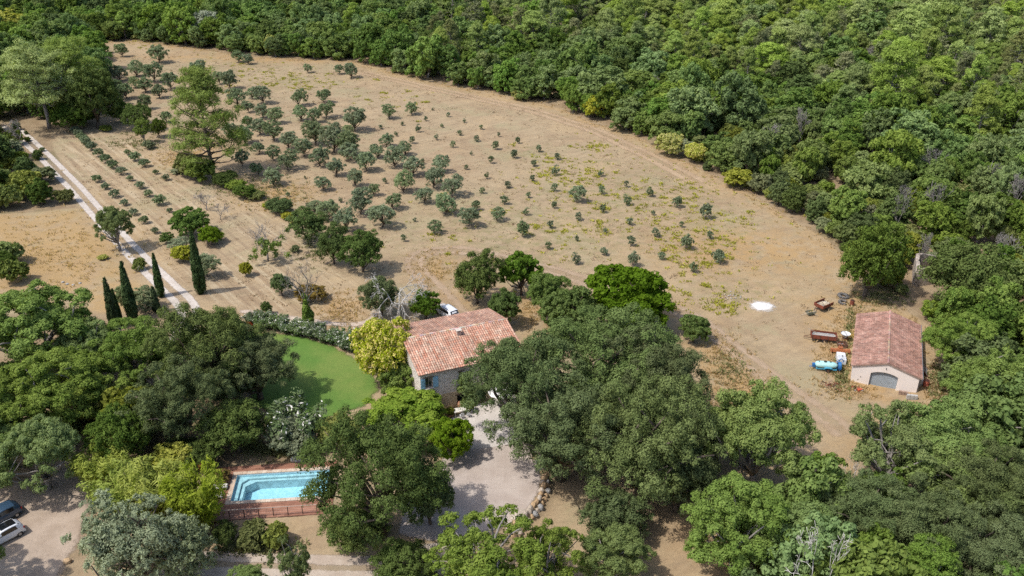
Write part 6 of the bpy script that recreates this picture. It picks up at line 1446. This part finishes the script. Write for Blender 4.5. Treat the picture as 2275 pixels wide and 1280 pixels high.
YO = [(961,246,6),(996,260,9),(946,269,9),(1032,273,8),(894,279,8),(982,284,9),(846,287,9),(929,294,14),(880,303,9),(1069,288,10),(1022,301,11),(1108,304,8),(969,311,11),(1059,315,13),(916,319,13),(1150,319,11),(1006,328,12),(1101,333,16),(1197,338,13),(1142,352,16),(1047,345,8),(993,356,9),(939,365,10),(1091,363,14),(1238,355,13),(1186,370,14),(1036,377,10),(1233,390,19),(1081,397,12),(1183,403,12),(1128,418,15),(1071,430,13),(1231,425,15),(1121,454,19),(1174,440,12),(1168,478,16),(1231,463,13),(1223,507,15),(1162,526,27),(1218,554,16),(897,537,13),(921,493,10),(1334,392,14),(1336,432,15),(1393,456,20),(1339,473,15),(1391,416,12),(1444,437,18),(1504,461,21),(1285,490,16),(1399,500,15),(1457,526,19),(1344,518,11),(1566,486,26),(1576,531,15),(1451,478,10),(1514,505,11),(1280,587,21),(1342,567,18),(1402,547,19),(1281,536,10),(1523,554,28),(1469,577,17),(1405,592,26),(1596,585,30),(1539,605,20),(1057,468,20),(640,438,10),(757,450,10),(685,462,11),(678,398,6),(855,408,10)]
mp = [('the garage', flat_at(1960, 800)), ('the lone larger olive among them', flat_at(1283, 448)), ('the white powder heap', flat_at(1693, 679)), ('the right wood edge', flat_at(1500, 380)), ('the largest mulberry', flat_at(1398, 700)), ('the round evergreen oak in the track bend', flat_at(1062, 660)), ('the mature olives', flat_at(960, 380)), ('the far wood edge', flat_at(1000, 220))]
pts = [at(x, y) for x, y, _ in YO]
for (x, y, w_), p, (lm_, r_) in zip(YO, pts, ranked(pts)):
    sz = w_ / ppm(p); q = 'tiny' if sz < 0.95 else 'bushy' if sz > 1.6 else 'small'
    plant('young' if sz < 1.75 else 'row_shrub', 'young_olive_tree', x, y, w_ * 0.95, None, '%s young olive bush, %s nearest to %s' % (q, ordw(r_), lm_), 'tree', 'young olives planted on the field', h=sz * 0.95 * (1.15 + 0.35 * prng.random()))
ROWS = [('long middle', [(168,297,18),(175,304,18),(182,311,19),(190,319,19),(197,327,20),(205,334,20),(219,348,20),(237,361,22),(253,374,21),(271,388,20),(290,402,14),(312,419,18),(331,437,17),(355,456,25),(378,472,12)]), ('trackside', [(217,405,19),(234,421,17),(255,439,20),(276,457,17),(299,478,18),(321,496,19),(346,518,16)]), ('bankside', [(284,344,13),(301,358,22),(322,371,21),(346,387,12),(369,401,15)])]
for rn, L in ROWS:
    for i, (x, y, w_) in enumerate(L):
        p = at(x, y); sz = w_ / ppm(p)
        plant('row_shrub', 'row_shrub', x, y, w_ * 1.08, None, 'olive shrub, %s from the far end of the %s row, left field' % (ordw(i), rn), 'shrub', 'shrubs planted in rows in the left field', h=sz * 0.95)

# ------------------------------------------------------------------ the wood: individuals nearest the camera, the rest one mass per kind
wr = np.random.default_rng(21)
def in_view(x, y, z=0): 
    px, py, d = proj(x, y, z); return -160 < px < 2435 and py > -45
ZP = {n_: poly(q) for n_, q in dict(
    pine_top=[(960, 185), (1120, 130), (1400, 170), (1560, 200), (1750, 230), (1900, 270), (2100, 330), (2420, 420), (2500, -80), (960, -80)],
    pine_mid=[(960, 80), (1200, 60), (1350, 110), (1350, -80), (960, -80)],
    maquis=[(1480, 330), (1600, 300), (1800, 320), (2000, 380), (2300, 480), (2420, 560), (2420, 720), (2100, 720), (1930, 700), (1850, 560), (1650, 450)],
    leftlow=[(-200, 300), (110, 285), (160, 400), (172, 465), (-200, 480)]).items()}
cand = []
def scatter(Q, n_, kinds, rad):
    lo, hi = Q.min(0), Q.max(0); lo = np.maximum(lo, [-250, 40]); hi = np.minimum(hi, [265, 470])
    P = lo + (hi - lo) * wr.random((n_, 2)); P = P[sdist(P, Q) > 1.2]
    return P
def kindof(P):
    r_ = wr.random(len(P)); out = np.empty(len(P), object)
    top = (sdist(P, ZP['pine_top']) > 0); mq = sdist(P, ZP['maquis']) > 0; ll = sdist(P, ZP['leftlow']) > 0; fr = P[:, 1] < 110
    for i in range(len(P)):
        q = r_[i]
        if ll[i]: out[i] = 'maquis' if q < .55 else 'maquis_grey' if q < .75 else 'forest_holm'
        elif mq[i]: out[i] = 'maquis' if q < .42 else 'maquis_grey' if q < .52 else 'forest_holm' if q < .68 else 'forest_bright' if q < .93 else 'forest_oak'
        elif top[i]: out[i] = 'forest_pine' if q < .52 else 'forest_pine_grey' if q < .70 else 'forest_bright' if q < .80 else 'forest_holm' if q < .89 else 'forest_oak'
        elif fr[i]: out[i] = 'forest_oak' if q < .45 else 'forest_bright' if q < .8 else 'forest_holm'
        elif P[i, 0] < -20: out[i] = 'forest_oak' if q < .60 else 'forest_holm' if q < .78 else 'forest_bright' if q < .93 else 'forest_pine'
        else: out[i] = 'forest_oak' if q < .58 else 'forest_holm' if q < .76 else 'forest_bright'
    return out
RADK = {'forest_oak': 3.0, 'forest_holm': 2.5, 'forest_bright': 2.5, 'forest_pine': 3.1, 'forest_pine_grey': 2.7, 'maquis': 1.7, 'maquis_grey': 1.6}
P = np.concatenate([scatter(WOOD, 42000, None, None), scatter(LEFTWOOD, 3500, None, None)])
K = kindof(P)
cell = {}; placed = []
ED = sdist(P, WOOD); INV = np.array([in_view(x, y) for x, y in P])
P, K, ED = P[INV], K[INV], ED[INV]
hp = np.array(hero_pts)
for (x, y), k, ed in zip(P, K, ED):
    s = (0.58 + 0.95 * wr.random() ** 1.6); r_ = RADK[k] * s
    if k != 'maquis' and 0 < ed < r_ * 0.55: continue
    if (np.hypot(hp[:, 0] - x, hp[:, 1] - y) < (hp[:, 2] * 0.62 + r_ * 0.5)).any(): continue
    # keep the ruin, the garage and the clearing in front of it free
    if math.hypot(x - ru.x - 1.5, y - ru.y - 2.5) < 5.0 or (-3 < (Vector((x, y, 0)) - GO).dot(Vector((math.cos(GA), math.sin(GA), 0))) < GW + 3.2 and -9.5 < (Vector((x, y, 0)) - GO).dot(Vector((-math.sin(GA), math.cos(GA), 0))) < GD + 2.0): continue
    gx, gy = int(x // 4), int(y // 4); ok = True
    for a in (-1, 0, 1):
        for b in (-1, 0, 1):
            for (x2, y2, r2) in cell.get((gx + a, gy + b), ()):
                if (x - x2) ** 2 + (y - y2) ** 2 < ((0.86 if 'pine' in k else 0.74) * (r_ + r2)) ** 2: ok = False; break
            if not ok: break
        if not ok: break
    if not ok: continue
    cell.setdefault((gx, gy), []).append((x, y, r_)); placed.append((x, y, k, s))
TRK = [p_[:2] for p_ in smooth_line([(18, 278), (75, 326), (155, 405), (180, 432)])]
placed = [q for q in placed if dist_line(np.array([[q[0], q[1]]]), TRK)[0] > (2.6 if q[2].startswith('maquis') else 4.6)]
GARP = poly([(1870, 845), (2085, 845), (2075, 1010), (1890, 1010)])
placed = [q for q in placed if not inside(np.array([[q[0], q[1]]]), GARP)[0]]
RUINP = poly([(2000, 570), (2095, 570), (2100, 750), (1995, 750)]); RUINQ = poly([(2000, 600), (2090, 600), (2090, 675), (1995, 675)])
placed = [q for q in placed if not (inside(np.array([[q[0], q[1]]]), RUINP)[0] and (not q[2].startswith('maquis') or inside(np.array([[q[0], q[1]]]), RUINQ)[0]))]
# gaps in the far wood show bare ground
gapc = [flat_at(2080, 12), flat_at(1180, 45), flat_at(800, 42), flat_at(2240, 15), flat_at(1790, 8)] + [flat_at(1000 + 1270 * wr.random(), -10 + 190 * wr.random()) for _ in range(16)]
placed = [q for q in placed if all((Vector((q[0], q[1], 0)) - g).length > (10 if i == 0 else 7 if i < 5 else 3.6) for i, g in enumerate(gapc))]
NAMES = {'forest_oak': ('oak_tree', 'tree', 'deep green leafy oak'), 'forest_holm': ('holm_oak', 'tree', 'dark evergreen oak'), 'forest_bright': ('leafy_tree', 'tree', 'fresh green leafy tree'),
         'forest_pine': ('pine_tree', 'tree', 'yellow green pine'), 'forest_pine_grey': ('thin_pine_tree', 'tree', 'thin greyish pine'), 'maquis': ('wild_shrub', 'shrub', 'yellowish green wild shrub'), 'maquis_grey': ('grey_shrub', 'shrub', 'greyish wild shrub')}
MASS = {}
edge_seq = []; inner = {}
for k in NAMES:
    L = sorted([q for q in placed if q[2] == k], key=lambda q: math.hypot(q[0], q[1]) / (RADK[k] * q[3]))
    cap = 235 if k in ('forest_oak', 'forest_holm', 'forest_pine') else 280
    for i, (x, y, _, s) in enumerate(L[:cap]):
        pr_ = PR[k][i % len(PR[k])]
        d = float(sdist(np.array([[x, y]]), WOOD)[0]); px, py, _d = proj(x, y, 0)
        nm, cat, lab = NAMES[k]
        zone = 'in the left wood by the gravel track' if float(sdist(np.array([[x, y]]), LEFTWOOD)[0]) > 0 else 'in the wood below and right of the garage' if y < 112 else 'in the scrub right of the field' if float(sdist(np.array([[x, y]]), ZP['maquis'])[0]) > 0 else 'in the dark wood beyond the far field edge' if x < -20 else 'in the wooded slope at the top right'
        e = plant(k, nm, 0, 0, 0, None, '%s %s' % (lab, zone), cat, '%s %s' % (lab, zone), variant=i, base=Vector((x, y, hz(x, y))), w=pr_.w * s, h=pr_.h * s ** 0.7 * (0.75 + 0.5 * wr.random()), wild=0.16)
        if d < 5.0 and not zone.startswith('in the left'): edge_seq.append((px, py, e, lab))
        else: inner.setdefault((lab, zone), []).append((px, py, e))
    MASS[k] = L[cap:]
sng = [q for q in placed if q[2] in ('forest_bright', 'forest_pine_grey', 'maquis') and q[1] < 300]
sng = [sng[i] for i in wr.choice(len(sng), 26, replace=False)]
sng.sort(key=lambda q: proj(q[0], q[1], 0)[0])
for i, (x, y, _, s) in enumerate(sng):
    plant('bare', 'dead_tree', 0, 0, 0, None, 'grey leafless snag in the wood, %s snag from the left' % ordw(i), 'tree', 'dead snags in the wood', base=Vector((x + 2.0, y - 1.0, hz(x, y))), w=2.5 + 2 * wr.random(), h=5.5 + 3.5 * wr.random())
# trees on the very edge of the wood can be counted along the field: give each its own place in that row
edge_pts = np.array([flat_at(*q)[:2] for q in WOOD_EDGE_PX]); cum = [0.0]
for i in range(len(edge_pts) - 1): cum.append(cum[-1] + float(np.linalg.norm(edge_pts[i + 1] - edge_pts[i])))
def along(e):
    P_ = np.array([e.location.x, e.location.y]); best = (1e9, 0)
    for i in range(len(edge_pts) - 1):
        d = edge_pts[i + 1] - edge_pts[i]; t = float(np.clip((P_ - edge_pts[i]) @ d / (d @ d), 0, 1)); q = edge_pts[i] + d * t; s = float(np.linalg.norm(P_ - q))
        if s < best[0]: best = (s, cum[i] + t * math.sqrt(float(d @ d)))
    return best[1]
byk = {}
for px, py, e, lab in edge_seq: byk.setdefault(lab, []).append((along(e), e))
for lab, L in byk.items():
    for i, (_, e) in enumerate(sorted(L, key=lambda q: q[0])[:98]):
        e['label'] = '%s on the wood edge, %s along the field from top left' % (lab, ordw(i)); e['group'] = lab + ' on the wood edge'
# inside the wood: counted from the left, tier by tier from the nearest upwards
ZS = {'in the left wood by the gravel track': 'of the left wood', 'in the wood below and right of the garage': 'of the lower wood', 'in the scrub right of the field': 'of the right scrub', 'in the dark wood beyond the far field edge': 'of the far dark wood', 'in the wooded slope at the top right': 'of the top right wood'}
for (lab, zone), L in inner.items():
    L.sort(key=lambda q: -q[1]); nt = max(1, round(len(L) / 14)); per_ = math.ceil(len(L) / nt)
    for t in range(nt):
        for i, (_, _, e) in enumerate(sorted(L[t * per_:(t + 1) * per_], key=lambda q: q[0])):
            e['label'] = '%s, %s from left in the %s tier %s' % (lab, ordw(i), ordw(t), ZS[zone]) if nt > 1 else '%s, %s from left %s' % (lab, ordw(i), ZS[zone])
# the remaining trees of each kind: one mass, instanced on points
def mass(name, label, keys, items):
    """items: (x, y, z, scale, variant index); keys: prototypes (kind, variant)"""
    me = bpy.data.meshes.new(name); me.from_pydata([(x, y, z) for x, y, z, s, v in items], [], [])
    a = me.attributes.new('size', 'FLOAT', 'POINT'); a.data.foreach_set('value', [i[3] for i in items])
    a = me.attributes.new('pick', 'INT', 'POINT'); a.data.foreach_set('value', [i[4] for i in items])
    a = me.attributes.new('turn', 'FLOAT', 'POINT'); a.data.foreach_set('value', [float(wr.random() * 6.283) for _ in items])
    o = link(name, me); o['kind'] = 'stuff'; o['label'] = label
    ng = bpy.data.node_groups.new(name, 'GeometryNodeTree'); ng.interface.new_socket('Geometry', in_out='INPUT', socket_type='NodeSocketGeometry'); ng.interface.new_socket('Geometry', in_out='OUTPUT', socket_type='NodeSocketGeometry')
    n_, l_ = ng.nodes, ng.links
    gi, go = n_.new('NodeGroupInput'), n_.new('NodeGroupOutput'); ip = n_.new('GeometryNodeInstanceOnPoints'); gj = n_.new('GeometryNodeJoinGeometry')
    outs = []
    for key in keys:
        j = n_.new('GeometryNodeJoinGeometry')
        for ch in [c for c in USED[key].children]:
            oi = n_.new('GeometryNodeObjectInfo'); oi.transform_space = 'ORIGINAL'; oi.inputs['Object'].default_value = ch; l_.new(oi.outputs['Geometry'], j.inputs[0])
        gti = n_.new('GeometryNodeGeometryToInstance'); l_.new(j.outputs[0], gti.inputs[0]); outs.append(gti.outputs[0])
    for q in reversed(outs): l_.new(q, gj.inputs[0])
    def attr(nm, t):
        x = n_.new('GeometryNodeInputNamedAttribute'); x.data_type = t; x.inputs['Name'].default_value = nm
        return [s for s in x.outputs if s.enabled and s.name == 'Attribute'][0]
    l_.new(gi.outputs[0], ip.inputs['Points']); l_.new(gj.outputs[0], ip.inputs['Instance']); ip.inputs['Pick Instance'].default_value = True
    l_.new(attr('pick', 'INT'), ip.inputs['Instance Index']); l_.new(attr('size', 'FLOAT'), ip.inputs['Scale'])
    cx = n_.new('ShaderNodeCombineXYZ'); l_.new(attr('turn', 'FLOAT'), cx.inputs[2]); l_.new(cx.outputs[0], ip.inputs['Rotation'])
    l_.new(ip.outputs[0], go.inputs[0]); md = o.modifiers.new('scatter', 'NODES'); md.node_group = ng
    return o
MN = {'forest_oak': 'distant_oak_wood', 'forest_holm': 'distant_evergreen_wood', 'forest_bright': 'distant_leafy_wood', 'forest_pine': 'distant_pine_wood', 'forest_pine_grey': 'distant_thin_pine_wood', 'maquis': 'distant_scrub', 'maquis_grey': 'distant_grey_scrub'}
for k, L in MASS.items():
    if L: mass(MN[k], 'farther ' + NAMES[k][2] + 's merging into the wood', [(k, v) for v in range(len(PR[k])) if (k, v) in USED], [(x, y, float(z) - 0.05, s, i % len(PR[k])) for i, ((x, y, _, s), z) in enumerate(zip(L, relief(np.array([(q[0], q[1]) for q in L]))))])
# undergrowth under and between the trees of the wood
und = []
Q = np.concatenate([scatter(WOOD, 16000, None, None), scatter(LEFTWOOD, 800, None, None), scatter(poly([(-150, 720), (200, 700), (330, 740), (480, 760), (600, 900), (480, 1000), (230, 1100), (100, 980), (-150, 1000)]), 330, None, None)])
for x, y in Q:
    if not in_view(x, y) or (y > 110 and wr.random() < 0.62): continue
    if math.hypot(x - ru.x - 1.5, y - ru.y - 2.5) < 4.0 or any((Vector((x, y, 0)) - g).length < (6 if i < 5 else 2.5) for i, g in enumerate(gapc)): continue
    uu = (Vector((x, y, 0)) - GO).dot(Vector((math.cos(GA), math.sin(GA), 0))); vv = (Vector((x, y, 0)) - GO).dot(Vector((-math.sin(GA), math.cos(GA), 0)))
    if -3 < uu < GW + 2.5 and -5 < vv < GD + 1.5: continue
    und.append((float(x), float(y), 0.0, 0.28 + 0.42 * wr.random(), int(wr.integers(6))))
UZ = relief(np.array([(u[0], u[1]) for u in und])) - 0.1; und = [(u[0], u[1], float(z), u[3], u[4]) for u, z in zip(und, UZ)]
mass('undergrowth', 'low scrub growing under the trees of the wood', [('maquis', 0), ('maquis', 1), ('forest_holm', 0), ('maquis_grey', 0), ('forest_holm', 1), ('forest_bright', 0)], [(x, y, z, s * (0.5 if v in (2, 4, 5) else 1.0), v) for x, y, z, s, v in und])
# ivy hanging on the house front
e = empty('wall_creeper', HO + HU * 5.9 + HV * 0.2, 'yellow green creeper climbing the farmhouse wall beside the door', 'creeper', rz=HA)
cc = np.array([(wr.normal() * 0.35 + (0.3 if z < 2.5 else -0.2), -0.15 - 0.2 * wr.random(), z) for z in np.linspace(0.2, 4.3, 18)])
link('foliage', leaf_mesh('creeper_leaf', [leaf_arrays(wr, cc, np.full(18, 0.48), 2000, (0.14, 0.09), low=-0.9, shell=(0.3, 1.1))], FM['oak_bright']), e)
mb = MB(); mb.tube([(0.2, 0.1, -0.3), (0.1, 0.05, 1.5), (-0.1, 0.05, 4.2)], [0.06, 0.04, 0.02], 6); mb.build('stem', BARK, e)

# ------------------------------------------------------------------ weeds and dry grass tufts (nobody could count them)
def tufts(name, label, P, mat, h=(0.15, 0.4), n_=7, w_=0.05, spread=0.22):
    Q, ti = [], []
    ZZ = relief(np.asarray(P))
    for (x, y), z in zip(P, ZZ):
        s = wr.uniform(*h); k = n_
        a = wr.random(k) * 6.283; r_ = spread * np.sqrt(wr.random(k)); bx, by = x + np.cos(a) * r_, y + np.sin(a) * r_
        ln = s * (0.6 + 0.6 * wr.random(k)); tx, ty = np.cos(a) * ln * 0.6, np.sin(a) * ln * 0.6; b2 = wr.random(k) * 3.14
        for j in range(k):
            dx, dy = math.cos(b2[j]) * w_ * s * 4, math.sin(b2[j]) * w_ * s * 4
            Q += [(bx[j], by[j], z - 0.02), (bx[j] + dx + tx[j] * .5, by[j] + dy + ty[j] * .5, z + ln[j] * 0.55), (bx[j] + tx[j], by[j] + ty[j], z + ln[j]), (bx[j] - dx + tx[j] * .5, by[j] - dy + ty[j] * .5, z + ln[j] * 0.55)]
        ti += [wr.random()] * (4 * k)
    o = link(name, leaf_mesh(name, [(np.array(Q), np.array(ti), np.zeros(len(ti)))], mat)); o['kind'] = 'stuff'; o['label'] = label
def blob_pts(L, n_):
    out = []
    for (cx, cy), (rx, ry), wt in L:
        for _ in range(int(n_ * wt)):
            p = flat_at(cx + wr.normal() * rx * 0.55, cy + wr.normal() * ry * 0.55); out.append((p.x, p.y))
    return np.array(out)
WP = blob_pts([((1420, 430), (260, 90), 1.0), ((1260, 380), (70, 45), .25), ((1560, 540), (130, 80), .5), ((650, 182), (110, 18), .35), ((560, 165), (160, 40), .25), ((1325, 326), (32, 8), .10), ((1180, 520), (250, 70), .25), ((860, 220), (100, 40), .10), ((1610, 660), (120, 40), .15), ((350, 100), (120, 14), .1)], 900)
cl = np.array([WP[wr.integers(len(WP))] for _ in range(260)]); WP2 = np.concatenate([cl[wr.integers(len(cl), size=1500)] + wr.normal(size=(1500, 2)) * 0.55, WP[::3]])
tufts('field_weeds', 'yellow green weeds dotted over the dry field', WP2, FM['weed'], (0.14, 0.34), 8, 0.10, 0.32)
DG = foliage('straw', (0.50, 0.37, 0.19), (0.64, 0.50, 0.29), 0.4, 0.01, 0.1)
ep = []
for i in range(len(edge_pts) - 9):
    L_ = float(np.linalg.norm(edge_pts[i + 1] - edge_pts[i]))
    for _ in range(int(L_ * 3)):
        q = edge_pts[i] + (edge_pts[i + 1] - edge_pts[i]) * wr.random() + wr.normal(size=2) * 1.3; ep.append(q)
ep = [q for q in ep if in_view(q[0], q[1])]
dp = blob_pts([((960, 600), (60, 40), .3), ((1640, 880), (90, 60), .5), ((1600, 800), (50, 70), .3), ((1900, 700), (60, 40), .3), ((1870, 780), (50, 60), .4), ((120, 560), (170, 80), .8), ((620, 440), (90, 30), .4), ((760, 690), (60, 40), .3), ((1880, 860), (70, 30), .3), ((2080, 860), (25, 40), .15), ((400, 350), (60, 25), .3), ((1190, 690), (50, 40), .2)], 650)
dp = np.array([q for q in dp if not inside(np.array([q]), np.array([gpt(u, v)[:2] for u, v in ((-0.3, -0.3), (GW + 0.3, -0.3), (GW + 0.3, GD + 0.3), (-0.3, GD + 0.3))]))[0]])
tufts('dry_grass', 'dry straw coloured grass along field edges and round the garage', np.concatenate([np.array(ep), dp]), DG, (0.16, 0.42), 6, 0.06, 0.25)
EG = foliage('rough_grass', (0.14, 0.16, 0.05), (0.26, 0.27, 0.10), 0.2, 0.02, 0.15)
gp = blob_pts([((560, 420), (100, 30), .5), ((300, 318), (60, 20), .3), ((1870, 830), (25, 40), .3), ((1890, 740), (12, 60), .25), ((2085, 850), (25, 40), .3), ((1620, 820), (40, 40), .2), ((700, 560), (40, 30), .15), ((1960, 660), (60, 20), .3), ((600, 1000), (60, 20), .5), ((560, 1200), (90, 20), .4)], 700)
gp = np.array([q for q in gp if not inside(np.array([q]), np.array([gpt(u, v)[:2] for u, v in ((-0.3, -0.3), (GW + 0.3, -0.3), (GW + 0.3, GD + 0.3), (-0.3, GD + 0.3))]))[0]])
tufts('rough_grass', 'rough greenish grass on banks and round the garage', gp, EG, (0.15, 0.40), 6, 0.06, 0.28)

# low stubble all over the mown fields
FIELD = poly([(200, 105), (420, 115), (780, 145), (860, 175), (1240, 250), (1490, 355), (1700, 470), (1860, 600), (1890, 700), (1700, 780), (1560, 700), (1100, 570), (940, 560), (880, 640), (800, 700), (560, 690), (430, 640), (170, 400), (120, 300), (240, 285)])
lo, hi = FIELD.min(0), FIELD.max(0); sp_ = lo + (hi - lo) * wr.random((16000, 2)); sp_ = sp_[sdist(sp_, FIELD) > 0][:5200]
cl2 = noise_c = sp_[wr.integers(len(sp_), size=420)]
sp_ = np.concatenate([sp_, cl2[wr.integers(len(cl2), size=2600)] + wr.normal(size=(2600, 2)) * 0.9])
tufts('stubble', 'low dry stubble and clods strewn over the mown field', sp_, foliage('stubble_straw', (0.23, 0.165, 0.095), (0.46, 0.36, 0.22), 0.1, 0.01, 0.1), (0.07, 0.20), 5, 0.12, 0.35)
